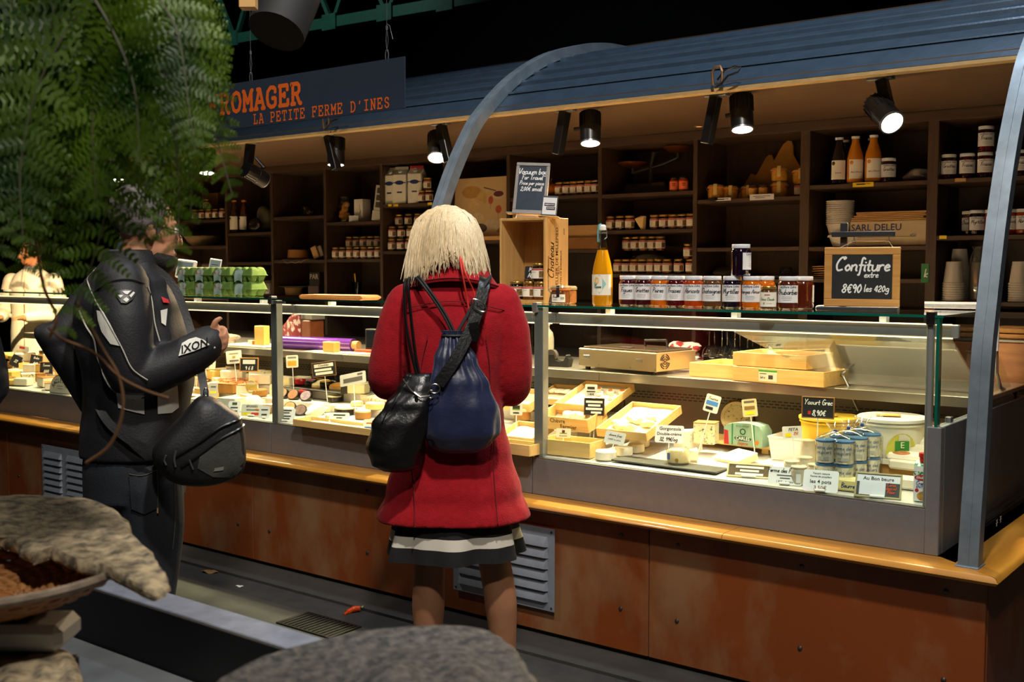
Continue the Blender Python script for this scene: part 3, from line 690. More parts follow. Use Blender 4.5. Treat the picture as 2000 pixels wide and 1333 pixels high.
# cup stacks
m_cup = M('white_cup','#cfc9bd',.5)
cupm = MB().lathe([(.030,0),(.040,.085),(.043,.086),(.043,.092),(.040,.092),(.028,.003)],24).mesh('cup',m_cup)
def cups(px,bay,j,n,d,label,sc=1.0,dz=.011,group=None,up=False,z=None):
    x = PY(px,560,YS+d).x; z0 = (SH[(bay,j)] if z is None else z)+.0005
    for k in range(n):
        o = put('paper_cup',cupm,None,(x,YS+d,z0+(k*dz if up else .092*sc+k*dz)),(0 if up else math.pi,0,0)); o.scale = (sc,sc,sc)
        tag(o,nth(label,k,n,'below'),'cup',group)
cups(1862,11,2,8,.07,'white paper cup in the front nested stack on the lower right shelf',1.15,group='front cup stack')
cups(1873,11,2,14,.18,'grey white paper cup in the tall rear stack on the lower right shelf',1.1,group='rear cup stack')
cups(1992,11,2,8,.09,'white paper cup in the stack right of the steel rib',1.15,group='right cup stack')
def sleeve(px,d,label,h=.2):
    t = thing('cup_sleeve',label,'plastic bag',(PY(px,560,YS+d).x,YS+d,SH[(11,2)]+.0005))
    MB().lathe([(.034,0),(.038,h*.5),(.036,h*.8),(.02,h),(.028,h*1.06)],12).build('film',GL('clear_film','#e6e2da',refl=.12,opac=.12,ocol='#b8b0a4'),t)
    MB().lathe([(.03,.004),(.032,h*.75),(.0005,h*.75)],16).build('cups',M('grey_cups','#8f897e',.5),t)
sleeve(1908,.14,'clear plastic sleeve of cups between the cup stacks',.24); sleeve(1938,.17,'short clear plastic sleeve of cups beside the steel rib',.17)
p = (PY(1832,570,YS+.1).x,YS+.12,SH[(11,2)]+.0005)
t = thing('purple_folder','thin purple folder standing left of the cups','folder',p); MB().rbox(-.006,.006,-.1,.1,0,.17,.001).build('cover',M('purple','#4a1f3c',.6),t); MB().rbox(.0062,.008,-.098,.098,.004,.168,.0005).build('pages',m_cream,t)
# lower right: dark box behind the case end
t = thing('storage_bin','dark brown bin on the lower shelf at the right edge','bin',(PY(1985,620,YS+.1).x,YS+.03,SH[(11,'low')]+.0005))
MB().rbox(-.2,.2,0,.26,0,.17,.006).build('body',M('bin_brown','#2c2019',.5),t); MB().rbox(-.04,.04,-.004,0,.10,.13,.002).build('handle',m_black,t); MB().rbox(-.205,.205,-.004,.264,.17,.182,.004).build('rim',m_black,t)

# bay 10: juice bottles etc.
def bottle_parts(key,col,Rr=.040,Hh=.235,neckm=None,capm=m_lidw,lines=None):
    if key in PROTO: return PROTO[key]
    b = MB().lathe([(Rr*.85,0),(Rr,Hh*.03),(Rr,Hh*.52),(Rr*.93,Hh*.62),(Rr*.65,Hh*.77),(Rr*.47,Hh*.86),(Rr*.45,Hh*.94)],24).mesh('bottle_body',M('juice_'+key,col,.1,spec=.6,coat=.4))
    c = MB().lathe([(Rr*.50,Hh*.94),(Rr*.52,Hh*.945),(Rr*.52,Hh*.99),(.0005,Hh)],20).mesh('cap',capm)
    q = MB(); rr = Rr+.0008; n = 12; arc = 1.9
    q.add([(rr*math.sin(-arc/2+arc*i/n),-rr*math.cos(-arc/2+arc*i/n),Hh*z) for z in (.10,.50) for i in range(n+1)],[(i,i+1,n+2+i,n+1+i) for i in range(n)])
    P = [('bottle_body',b,None),('cap',c,None),('label',q.mesh('label',m_cream),None)]
    mb = MB()
    for t_,sz,x,y in lines or []:
        v,f = text2d(t_,sz); mb.add([(a+x,b_+y,0) for a,b_ in v],f)
    rr = Rr+.0016; mb.v = [(rr*math.sin(v[0]/rr),-rr*math.cos(v[0]/rr),v[1]) for v in mb.v]
    if mb.v: P.append(('lettering',mb.mesh('lettering',ink('#4a4a4a'),0),'label'))
    dm = MB(); dm.add([(rr*math.sin((-.026+.010*math.cos(a))/rr),-rr*math.cos((-.026+.010*math.cos(a))/rr),Hh*.44+.010*math.sin(a)) for a in [2*math.pi*i/12 for i in range(12)]],[tuple(range(12))])
    P.append(('label_emblem',dm.mesh('label_emblem',M('emb_'+key,col,.6),0),'label'))
    PROTO[key] = P; return P
bo = bottle_parts('multifruit','#c47a12',lines=[('MULTIFRUITS',.010,.002,.055)]); bd = bottle_parts('grape','#140c0e',lines=[('RAISIN',.010,0,.055)])
row(bd,'juice_bottle','dark grape juice bottle at the left of the juice row','bottle',10,0,1636,1636,1,.06)
row(bo,'juice_bottle','first orange fruit juice bottle right of the dark bottle','bottle',10,0,1668,1668,1,.06)
row(bo,'juice_bottle','second orange fruit juice bottle beside the small jam jar','bottle',10,0,1703,1703,1,.06)
row(bd,'juice_bottle','dark bottle hidden in the row behind the orange juices','bottle',10,0,1648,1700,2,.18,'rear juice bottles')
row(gr_,'jam_jar','dark cherry jam jar right of the fruit juice bottles','jar',10,0,1733,1733,1,.07)
def blob(name,label,cat,loc,sz,mat,seed=1,amp=.25,group=None,n=18,lump=2.2,parent=None):
    r_ = random.Random(seed); ph = [(r_.uniform(0,6),r_.uniform(.6,1.6)*lump,Vector((r_.uniform(-1,1),r_.uniform(-1,1),r_.uniform(-1,1))).normalized()) for _ in range(7)]
    mb = MB().sphere((0,0,0),1,n,n*2//3); vs = []
    for v in mb.v:
        v = Vector(v); k = 1+amp*sum(math.sin(a+f*2*v.dot(d)) for a,f,d in ph)/3.5
        vs.append((v.x*k*sz[0],v.y*k*sz[1],max(0,(v.z*k+1)*sz[2])))
    mb.v = vs; o = mb.build(name,mat,parent,loc=loc,smooth=60)
    if parent is None: tag(o,label,cat,group)
    return o
m_film = GL('crumpled_film','#ddd8cc',refl=.10,opac=.35,ocol='#c9c2b4')
blob('plastic_bag','crumpled pale plastic bag at the end of the juice shelf','bag',(sx(1793,.1),YS+.12,SH[(10,0)]),(.075,.05,.032),m_film,3,.35)
for px,py,wpx,lb,txt in ((1686,358,36,'yellow shelf tag below the juice bottles',None),(1488,384,44,'white shelf tag below the small dark jars','h'),(1412,388,30,'white shelf tag below the clip-top terrines',None),(1393,388,18,'dark shelf tag left of the terrines',None),(1842,462,12,'small yellow shelf tag below the right jam jars',None),(1876,350,18,'brown shelf tag on the top right shelf',None),
        (762,400,8,'yellow shelf tag below the milk cartons',None),(773,400,12,'white shelf tag beside the yellow tag under the milk',None),(840,397,10,'yellow shelf tag beside the steel rib',None)):
    p = PY(px,py,YS); s_ = (p-CAM).dot(FW)/F*1.15
    t = thing('shelf_tag',lb,'price tag',(p.x,YS-.0005,p.z)); MB().rbox(-wpx*s_/2,wpx*s_/2,-.002,0,-.018 if wpx > 30 else -.012,.012 if wpx > 40 else .004,.0003).build('card',{'y': m_yel,'b': m_kraft,'d': m_black}.get(lb[0] if 'yellow' not in lb else 'y',m_lab),t)
    if wpx > 28: letter(t,[('bar:%.3f' % (wpx*s_*.7),.003,0,.002 if wpx > 40 else -.003,'#333333'),('bar:%.3f' % (wpx*s_*.4),.003,-.01,-.006,'#333333')],loc=(0,-.0022,0))
# bowls, kraft envelopes, cardboard box
bowlm = MB().lathe([(.052,0),(.066,.05),(.070,.051),(.070,.056),(.066,.056),(.05,.004),(.0005,.004)],24).mesh('bowl',m_cup)
for k in range(12):
    o = put('white_bowl',bowlm,None,(sx(1640,.12,470),YS+.12,SH[(10,1)]+.06+k*.0105)); tag(o,nth('white paper bowl in the nested stack beside the cardboard box',k,12,'below'),'bowl','bowls beside the box')
t = thing('plastic_tub','shallow translucent tub holding the stack of white bowls','tub',(sx(1655,.10,470),YS+.10,SH[(10,1)]+.0005))
MB().lathe([(.07,0),(.09,.05),(.096,.052),(.096,.058),(.088,.056),(.068,.006),(.0005,.006)],24).build('body',m_cup,t); MB().lathe([(.096,.046),(.099,.048),(.099,.051),(.096,.05)],24,cap=False).build('rim',m_cup,t)
p0 = (sx(1735,.05,450),YS+.05,SH[(10,1)]+.0005)
t = thing('cardboard_box','pale cardboard box printed SARL DELEU behind the chalkboard','box',p0)
m_card = M('pale_card','#c2b08c',.75,noise=.06)
MB().rbox(-.19,.19,0,.24,0,.125,.003).build('body',m_card,t); MB().box(-.19,.19,-.0012,.05,.118,.121).build('flap_seam',m_kraft,t)
letter(t,[('SARL DELEU',.046,-.06,.09,'#3a3f6a'),('bar:.30',.004,-.02,.045,'#8a8470'),('450',.02,.12,.05,'#6a6a7a')],loc=(0,-.0015,0))
for k in range(5):
    o = MB().rbox(-.19+k*.008,.19-(k % 2)*.02,0,.22,0,.008,.003).build('kraft_envelope',m_kraft,None,loc=(p0[0]+rnd.uniform(-.01,.01),YS+.05,SH[(10,1)]+.127+k*.0085),rot=(0,0,R(rnd.uniform(-2,2)))); tag(o,nth('kraft paper envelope in the pile on the cardboard box',k,5,'below'),'envelope','envelopes on the box')
for k in range(6):
    o = MB().grid(6,2,lambda u,v: (-.11+u*.22,v*.16,.004*math.sin(u*3.1))).build('kraft_bag',m_kraft,None,loc=(sx(1620,.05,530)+rnd.uniform(-.015,.015),YS+.06,SH[(10,2)]+.004+k*.011),rot=(0,0,R(rnd.uniform(-10,10))))
    o.modifiers.new('solid','SOLIDIFY').thickness = .005; tag(o,nth('folded kraft paper bag in the pile right of the rhubarb jam',k,6,'below'),'bag','folded kraft bags')
t = thing('green_sign','small green emergency sign partly behind the chalkboard','sign',(PY(1806,520,YS-.01).x,YS-.004,PY(1806,540,YS).z)); MB().rbox(-.018,.018,0,.003,-.03,.06,.0005).build('plate',M('exit_green','#1f7a3e',.5),t); letter(t,[('h:k',.04,.003,.012,'#dfeee2')],loc=(0,-.0004,0))

# bay 9: mountain board, terrines, jars
z = SH[(9,0)]
pl = [(-.22,0),(-.195,.04),(-.135,.135),(-.122,.152),(-.106,.150),(-.100,.136),(-.085,.150),(-.035,.235),(-.018,.248),(0,.245),(.008,.228),(.012,.215),(.045,.27),(.065,.30),(.09,.318),(.112,.312),(.122,.285),(.122,.24),(.15,.195),(.18,.15),(.196,.08),(.197,0)]
o = MB().prism(pl,0,.012).build('mountain_board',M('mdf','#b5832f',.6,noise=.08),None,loc=(PY(1508,350,YS+.32).x,YS+.325,z+.001),rot=(math.pi/2,0,0)); tag(o,'brown board cut out like mountain peaks leaning at the back','board')
def terrine(loc,label,sc=1,group=None,hh=1.0):
    key = 'ter%.2f' % hh
    if key not in PROTO:
        P = [('glass_body',MB().lathe([(.030,0),(.036,.004),(.0375,.03*hh),(.036,.045*hh),(.033,.05*hh)],20).mesh('glass_body',M('terrine_fill','#b8862a',.12,spec=.6,coat=.5,noise=.25,scale=60)),None),
             ('seal',MB().lathe([(.0375,.050*hh),(.040,.051*hh),(.040,.054*hh),(.0375,.055*hh)],20).mesh('seal',M('orange_seal','#d2691e',.5)),None),
             ('lid',MB().lathe([(.038,.055*hh),(.039,.060*hh),(.034,.066*hh),(.0005,.068*hh)],20).mesh('lid',M('terrine_lid','#a4863f',.1,coat=.5)),None),
             ('clip',MB().tube([(.038,-.01,.04*hh),(.047,-.008,.05*hh),(.046,0,.062*hh),(.047,.008,.05*hh),(.038,.01,.04*hh)],.0014,6).tube([(-.038,-.01,.04*hh),(-.046,0,.058*hh),(-.038,.01,.04*hh)],.0014,6).mesh('clip',m_steel),None),
             ('paper_band',MB().tube([(-.0,-.0388,.02*hh),(.0,-.0405,.053*hh),(0,-.035,.0685*hh),(0,0,.0695*hh)],.011,4,flat=(1,.08),upv=(0,-1,.3)).mesh('paper_band',M('yellow_band','#cdb36a',.6)),None)]
        PROTO[key] = P
    t = place(PROTO[key],'clip_top_terrine',label,'jar',loc,R(20),group); t.scale = (sc,sc,sc)
terrine((sx(1398,.06),YS+.06,z),'clip-top glass terrine at the left of the terrine shelf',1.2); terrine((sx(1427,.08),YS+.08,z),'smaller clip-top terrine second from the left',1.05)
terrine((sx(1461,.12),YS+.12,z),'clip-top terrine partly hidden behind two dark-lidded pots',1.05)
terrine((sx(1521,.10),YS+.10,z),'clip-top terrine carrying another terrine on its lid',1.2); terrine((sx(1521,.10),YS+.10,z+.083),'clip-top terrine stacked on top of another',1.15)
terrine((sx(1562,.14),YS+.14,z+.072),'clip-top terrine at the right against the upright',1.1)
hd = jar_parts('spread',.024,.072,'honey',m_black,[('bar:.02',.004,0,.05,'#6a4a20')],M('tan_label','#c08a3a',.7),labz=(.15,.72))
row(hd,'spread_jar','small dark-lidded pot on the terrine shelf, left one of two','jar',9,0,1470,1470,1,.05); row(hd,'spread_jar','small dark-lidded pot on the terrine shelf, right one of two','jar',9,0,1490,1490,1,.05)
row(hv[0],'honey_jar','small jar below the right terrine by the upright','jar',9,0,1560,1560,1,.13)
# papers and cable on the lower shelf of bay 9
blob('dark_cloth','crumpled dark cloth on the lower shelf behind the jam jars','cloth',(sx(1420,.1,530),YS+.14,SH[(9,2)]),(.085,.08,.03),M('dark_cloth','#3a3129',.9),9,.3)
t = thing('card_terminal','flat black tray with a coiled cable behind the jam jars','device',(sx(1535,.12,530),YS+.12,SH[(9,2)]+.0005))
MB().rbox(-.09,.09,-.06,.08,0,.02,.004).build('tray',m_black,t); MB().tube([(.03*math.cos(a)*(1+.3*math.sin(a*.7))+.0,.02*math.sin(a),.04+.02*math.sin(a*1.3)) for a in [k*.45 for k in range(30)]],.003,6).build('cable',m_black,t)

# bay 8: scale, jars
t = thing('antique_scale','old iron shop scale with two copper pans on the top shelf','scale',(sx(1275,.18),YS+.19,SH[(8,0)]+.0005))
m_iron = M('cast_iron','#2a2621',.5,.4,noise=.1); m_copper = M('copper_pan','#8a4a1a',.32,.8,noise=.1)
MB().loft([[(x*k-.02,y*k,z_) for x,y in ((-.16,-.08),(.16,-.08),(.16,.08),(-.16,.08))] for k,z_ in ((1,0),(.98,.02),(.85,.035),(.75,.06))]).build('base',m_iron,t)
MB().tube([(-.02,0,.05),(-.02,0,.16),(0,0,.24)],[.02,.012,.016],10).build('column',m_iron,t)
MB().tube([(-.14,0,.13),(-.05,0,.15),(.06,0,.17),(.15,0,.2)],.011,8).build('beam',m_iron,t)
for x_,zz in ((-.14,.155),(.155,.225)):
    MB().lathe([(.0005,0),(.05,.006),(.085,.03),(.088,.034),(.082,.034),(.05,.012)],24,c=(x_,0,zz)).build('pan',m_copper,t); MB().tube([(x_,0,zz-.03),(x_,0,zz+.002)],.012,8).build('pan_post',m_iron,t)
MB().rbox(.02,.10,-.0645,-.061,.045,.062,.001,rot=Matrix.Rotation(R(-18),3,'X')).build('name_plate',M('brass_plate','#5a4a36',.5,.5),t)
rj = jar_parts('redlabel',.026,.078,'apri',m_black,[('bar:.02',.005,0,.04,'#3a1a0a'),('bar:.016',.004,0,.03,'#3a1a0a')],M('orange_label','#e06a3a',.6),labz=(.12,.68))
row(rj,'spread_jar','small orange labelled jar left of its twin on the scale shelf','jar',8,0,1316,1316,1,.04); row(rj,'spread_jar','small orange labelled jar right of its twin on the scale shelf','jar',8,0,1334,1334,1,.04)
G = 'honey jars behind the orange bottle'
row(hv,'honey_jar','small honey jar on the shelf left of the paper fan','jar',8,1,1193,1230,3,.06,G); row(hv,'honey_jar','small honey jar on the shelf right of the paper fan','jar',8,1,1279,1350,5,.06,G+' right')
t = thing('leaflet_stack','folded fan of cream leaflets between the honey jars','leaflets',(sx(1250,.03,440),YS+.03,SH[(8,1)]+.0005))
for k in range(6): MB().add([(-.03+k*.004,-.01+k*.006,.06+k*.004),(.028,-.01+k*.006,.075),(.024,-.01+k*.006,0),(.012,-.01+k*.006,.0),(-.03+k*.004,-.0085+k*.006,.06+k*.004),(.028,-.0085+k*.006,.075),(.024,-.0085+k*.006,0),(.012,-.0085+k*.006,.0)],[(0,1,2,3),(7,6,5,4),(0,4,5,1),(1,5,6,2),(2,6,7,3),(3,7,4,0)]).build('leaflet',M('leaflet','#d8b878',.7),t,smooth=0)
row(hv,'honey_jar','small honey jar in the front row behind the jam jars','jar',8,2,1208,1288,6,.06,'front honey row'); row(hv,'honey_jar','larger looking honey jar at the right of the front honey row','jar',8,2,1304,1350,3,.05,'front honey row right')
row(hv,'honey_jar','small honey jar in the upper rear row above the foil','jar',8,2,1225,1290,5,.16,'rear honey row',dz=.13); row(hv,'honey_jar','single honey jar standing on another at the right upright','jar',8,2,1345,1345,1,.07,dz=.083)
blob('foil_parcel','crinkled silver plastic parcel under the upper honey row','parcel',(sx(1262,.15,500),YS+.17,SH[(8,2)]),(.13,.06,.062),M('crinkled_foil','#8d8472',.2,.6,noise=.2,bump=.8,bscale=40),5,.18,n=24)

# bay 7: jars, squash, white box, plank
row(hv,'honey_jar','small honey jar in the row above the wine crate','jar',7,0,1093,1164,6,.06,'honey row above the crate')
t = thing('squash','small round orange squash on the shelf behind the blue chalkboard','squash',(sx(1073,.08),YS+.09,SH[(7,0)]+.0005))
MB().sphere((0,0,.042),.05,24,12,sc=(1,1,.84)).build('fruit',M('squash','#c2701a',.4,noise=.15),t); MB().tube([(0,0,.08),(.004,0,.1),(.012,0,.108)],[.008,.005,.006],8).build('stem',M('squash_stem','#5a4a2a',.8),t)
t = thing('wall_speaker','small white box fixed high at the back above the chalkboard','speaker',(PY(1027,305,YS+.3).x,YS+.29,PY(1027,318,YS+.3).z)); MB().rbox(-.045,.045,-.06,.05,0,.10,.008).build('housing',m_cup,t); MB().rbox(-.035,.035,-.063,-.0605,.01,.09,.002).build('grille_cloth',M('speaker_cloth','#9c968a',.9),t)
t = thing('shelf_plank','raw pine plank laid across the shelf behind the crate','plank',(sx(1140,.03,470),YS+.01,SH[(7,1)]+.0005)); MB().rbox(-.2,.115,0,.02,0,.07,.002).build('board',M('pine_plain','#8a5c24',.6,noise=.1),t); MB().rbox(-.2,.115,.021,.03,.07,.14,.002).build('rear_board',m_kraft,t)
p = (sx(1158,.05,500),YS+.03,SH[(7,1)]+.0005)

# bay 6: cheese poster
zp = SH[(6,0)]; xa,xb = divs[6]+.02,divs[7]-.015
t = thing('cheese_poster','printed poster of cheeses and wine glasses leaning in the shelf','poster',((xa+xb)/2,YS+.06,zp+.028),rot=(R(-4),0,0))
W_ = xb-xa; MB().rbox(-W_/2,W_/2,0,.008,0,.37,.001).build('panel',M('poster_paper','#c9a879',.7,noise=.08,scale=4),t)
pm = {}
def pp(kind,col,poly,lay=1):
    MB().add([(x,-.0003*lay,z_) for x,z_ in poly],[tuple(range(len(poly)))]).build('printed_'+kind,M('print_'+col.strip('#'),col,.7,noise=.12,scale=30),t,smooth=0)
def ell(cx,cz,a,b,n=18,rot=0): return [(cx+a*math.cos(2*math.pi*i/n)*math.cos(rot)-b*math.sin(2*math.pi*i/n)*math.sin(rot),cz+a*math.cos(2*math.pi*i/n)*math.sin(rot)+b*math.sin(2*math.pi*i/n)*math.cos(rot)) for i in range(n)]
pp('wheel','#b58a45',ell(-.1,.28,.08,.04)); pp('wedge','#c2a060',[(-.02,.30),(.03,.26),(.02,.20),(-.06,.24)],2); pp('wedge','#d1b272',[(-.09,.24),(-.03,.2),(-.06,.15),(-.12,.19)],3); pp('knife','#5c5448',[(0,.31),(.10,.285),(.10,.278),(0,.302)],3)
pp('bowl','#c9b79a',ell(.12,.255,.05,.028)); pp('berries','#6a2a2e',ell(.12,.262,.04,.018),2); pp('wine','#b5562a',ell(.06,.225,.02,.025),2); pp('stem','#a88a6a',[(.057,.2),(.063,.2),(.063,.17),(.057,.17)],2); pp('wine','#b5562a',ell(.125,.165,.024,.024),2); pp('stem','#a88a6a',[(.122,.14),(.128,.14),(.128,.10),(.122,.10)],2)
pp('round','#cdb48a',ell(-.05,.11,.06,.04)); pp('round','#bfae92',ell(.08,.07,.06,.036,rot=-.3),2); pp('grapes','#4c4238',ell(-.02,.05,.06,.03),3); pp('loaf','#9c7440',ell(.15,.04,.035,.014,rot=.4),3); pp('leaf','#2f5a4a',[(.2,.3),(.215,.24),(.23,.2),(.2,.19),(.195,.24)],3); pp('bread','#a98a5a',ell(-.13,.07,.05,.05),1)
t = thing('poster_ledge','pale wooden ledge carrying the cheese poster','ledge',((xa+xb)/2,YS+.0,zp+.0005)); MB().rbox(-W_/2-.005,W_/2+.005,-.005,.085,0,.026,.002).build('board',M('pale_ledge','#c69a56',.6,noise=.08),t); MB().rbox(-W_/2,W_/2,.072,.084,.026,.034,.001).build('stop_strip',m_kraft,t)
# bay 5: milk cartons and honey jars
def milk(loc,label,rz,group=None):
    if 'milk' not in PROTO:
        b = MB().rbox(-.047,.047,-.047,.047,0,.195,.003); 
        b.add([(-.047,-.047,.194),(.047,-.047,.194),(.047,.047,.194),(-.047,.047,.194),(-.047,0,.232),(.047,0,.232)],[(0,1,5,4),(2,3,4,5),(1,2,5),(3,0,4)])
        m1 = b.mesh('carton_body',M('milk_carton','#e2ddd0',.5),20)
        m2 = MB().rbox(-.047,.047,-.004,.004,.230,.248,.001).mesh('top_fin',M('milk_fin','#c9c8c4',.5))
        lg = MB(); lg.add([(.040*math.cos(a)*.8,-.0476,.140+.014*math.sin(a)) for a in [2*math.pi*i/16 for i in range(16)]],[tuple(range(16))]); lg.add([(-.046,-.0474,.137),(.046,-.0474,.137),(.046,-.0474,.143),(-.046,-.0474,.143)],[(0,1,2,3)])
        lg.add([(-.018,-.0476,.072),(.018,-.0476,.072),(.018,-.0476,.082),(-.018,-.0476,.082)],[(0,1,2,3)])
        lg.add([(.0476,.03*math.cos(a),.140+.014*math.sin(a)) for a in [2*math.pi*i/16 for i in range(16)]],[tuple(range(16))])
        PROTO['milk'] = [('carton_body',m1,None),('top_fin',m2,None),('printed_logo',lg.mesh('printed_logo',M('milk_blue','#22346e',.5),0),'carton_body'),('screw_cap',MB().lathe([(.014,0),(.014,.014),(.0005,.0145)],14,c=(.0,0,0)).mesh('screw_cap',m_lidw),None)]
    t = place(PROTO['milk'],'milk_carton',label,'carton',loc,rz,group)
    for c in t.children:
        if c.name.startswith('screw_cap'): c.location = (0,-.024,.212); c.rotation_euler = (R(50),0,0)
    return t
zm = SH[(5,0)]+.0005
milk((sx(768,.08),YS+.08,zm),'white milk carton with screw cap, leftmost of three',R(10)); milk((sx(786,.06),YS+.06,zm),'white milk carton with screw cap in the middle of three',R(20)); t3 = milk((sx(815,.06),YS+.06,zm),'white milk carton with red top beside the honey jars',R(20))
for c in t3.children:
    if c.name.startswith('top_fin'): c.data = c.data.copy(); c.data.materials[0] = m_red
row(hv,'honey_jar','honey jar right of the milk cartons in the lower pair','jar',5,0,826,840,2,.05,'jars beside the milk'); row(hv,'honey_jar','honey jar stacked beside the red topped milk carton','jar',5,0,836,836,1,.06,dz=.083)
row(hv,'honey_jar','honey jar in the bottom layer left of the blonde hair','jar',5,1,766,850,6,.05,'bottom layer left of the hair'); row(hv,'honey_jar','honey jar in the middle layer left of the blonde hair','jar',5,1,767,838,5,.06,'middle layer left of the hair',dz=.083); row(hv,'honey_jar','honey jar in the top layer left of the blonde hair','jar',5,1,780,836,4,.12,'top layer left of the hair',dz=.166)
# bay 4: pasta bag, boxes, jars
zb = SH[(4,0)]+.0005
t = thing('biscuit_bag','clear bag of golden biscuits standing on the shelf','bag',(sx(673,.08),YS+.08,zb))
for k,(a,b_,c_) in enumerate(((0,0,.03),(.02,.01,.05),(-.018,.0,.07),(.012,-.008,.09),(-.005,.01,.11),(.02,0,.125),(-.02,-.005,.045))): MB().sphere((a,b_,c_),.026,12,8,sc=(1,.8,.75)).build('biscuit',M('biscuit','#b9842c',.6,noise=.2,scale=40,bump=.4),t)
MB().lathe([(.045,0),(.052,.05),(.05,.11),(.044,.145),(.05,.175)],10).build('film',GL('bag_film','#eee7da',refl=.08),t)
t = thing('gift_box','white carton box with twig print beside the biscuits','box',(sx(704,.08),YS+.10,zb)); MB().rbox(-.042,.042,-.04,.04,0,.155,.002).build('body',m_cup,t); MB().tube([(.015,-.0405,.03),(.018,-.0405,.07),(.012,-.0405,.12)],.0012,4).tube([(.016,-.0405,.05),(.026,-.0405,.08)],.001,4).build('printed_twig',M('twig_print','#4a4438',.8),t)
t = thing('price_note','small bright white note leaning in front of the biscuits','note',(sx(690,.02),YS+.02,zb),rot=(R(-8),0,R(15))); MB().rbox(-.036,.036,0,.002,0,.042,.0005).build('card',m_lab,t); MB().rbox(-.03,.03,.002,.02,0,.003,.0005).build('foot',m_lab,t)
t = thing('picture_box','narrow upright leaflet with photographs against the upright','leaflet',(sx(736,.03),YS+.03,zb),rot=(R(-4),R(6),R(20))); MB().rbox(-.035,.03,0,.004,.07,.24,.0006).build('sheet',m_cup,t)
for k in range(3): MB().rbox(-.024,.022,-.0008,-.0001,.09+k*.048,.128+k*.048,.0002).build('printed_photo',M('photo_print','#4a4640',.6,noise=.4,scale=60),t)
MB().rbox(-.04,.03,-.004,.03,0,.068,.002).build('carton',m_cup,t)
row(hv,'honey_jar','honey jar in the front row on the second shelf left of the milk','jar',4,1,656,739,7,.04,'front row second shelf'); row(hv,'honey_jar','honey jar in the raised rear row left of the milk cartons','jar',4,1,683,738,5,.13,'rear row second shelf',dz=.075)
o = MB().rbox(-.13,.13,-.03,.05,0,.074,.003).build('riser_box',m_shelf,None,loc=(sx(705,.13,480),YS+.13,SH[(4,1)]+.0003)); tag(o,'dark riser box lifting the rear honey row','box')
t = thing('pencil_glass','dark drinking glass with a yellow pencil on the lower shelf','glass',(sx(697,.1,560),YS+.10,SH[(4,9)]+.0005)); MB().lathe([(.03,0),(.035,.10),(.033,.10),(.028,.004),(.0005,.004)],18).build('tumbler',GL('smoke_glass','#8a8a80',refl=.05),t); MB().tube([(0,0,.01),(-.015,-.005,.16)],.004,6).build('pencil',m_yel,t)
# bay 3
zb = SH[(3,0)]+.0005
blob('dark_packet','crumpled black and yellow packet on the upper shelf','packet',(sx(600,.08),YS+.10,zb),(.09,.05,.033),M('black_yellow_foil','#0f0e0d',.3,col2='#b98a1a',scale=26,contrast=(.56,.62)),12,.35)
zb = SH[(3,1)]+.0005
t = thing('cork_trivet','round tan leather box with a loop handle on a cloth','box',(sx(578,.09,490),YS+.11,zb+.012)); MB().lathe([(.075,0),(.078,.002),(.072,.06),(.07,.062),(.0005,.062)],24).build('body',M('tan_leather','#9a6424',.6,noise=.1),t); MB().tube([(-.05,0,.06),(-.03,0,.085),(.02,0,.09),(.06,0,.05)],.003,6).build('handle',m_black,t)
o = MB().grid(16,6,lambda u,v: (-.14+u*.28,-.05+v*.14,.004+.006*math.sin(u*21)*math.sin(v*4+1)-(.022*max(0,.25-v)*4*(1 if .1 < u < .8 else .2)))).build('folded_cloth',M('beige_cloth','#8d7a62',.9),None,loc=(sx(585,.05,490),YS+.05,zb)); o.modifiers.new('solid','SOLIDIFY').thickness = .004; tag(o,'beige cloth hanging over the shelf edge under the tan box','cloth')
t = thing('paper_bags','brown paper sachets leaning beside the tan box','bag',(sx(618,.06,490),YS+.06,zb+.012),rot=(0,R(-24),R(10))); MB().rbox(-.025,.025,0,.02,0,.09,.004).build('sachet',m_kraft,t); MB().rbox(.0,.05,.022,.04,0,.08,.004).build('rear_sachet',M('pale_sachet','#a89a84',.8),t)
zb = SH[(3,9)]+.0005
t = thing('lettered_box','dark box lettered PAR behind the straw hat shelf','box',(sx(622,.1,540),YS+.08,zb)); MB().rbox(-.075,.03,0,.15,0,.17,.003).build('body',M('dark_card','#221c18',.7),t); letter(t,[('PAR',.05,-.025,.135,'#b8b0a0')],loc=(0,-.0008,0)); MB().rbox(-.08,.03,-.01,-.0012,0,.07,.002).build('mauve_front',M('mauve_card','#5c4a52',.7),t)
t = thing('straw_hat','straw coloured hat with flat brim on the lowest shelf','hat',(sx(570,.1,560),YS+.12,zb)); MB().lathe([(.062,0),(.066,.045),(.07,.055)],24,cap=False).build('crown',M('straw','#8a6a3a',.8,noise=.1),t); MB().lathe([(.0005,.056),(.07,.056),(.11,.062),(.11,.065),(.0005,.06)],24,cap=False).build('brim',M('felt','#5a5048',.9),t)
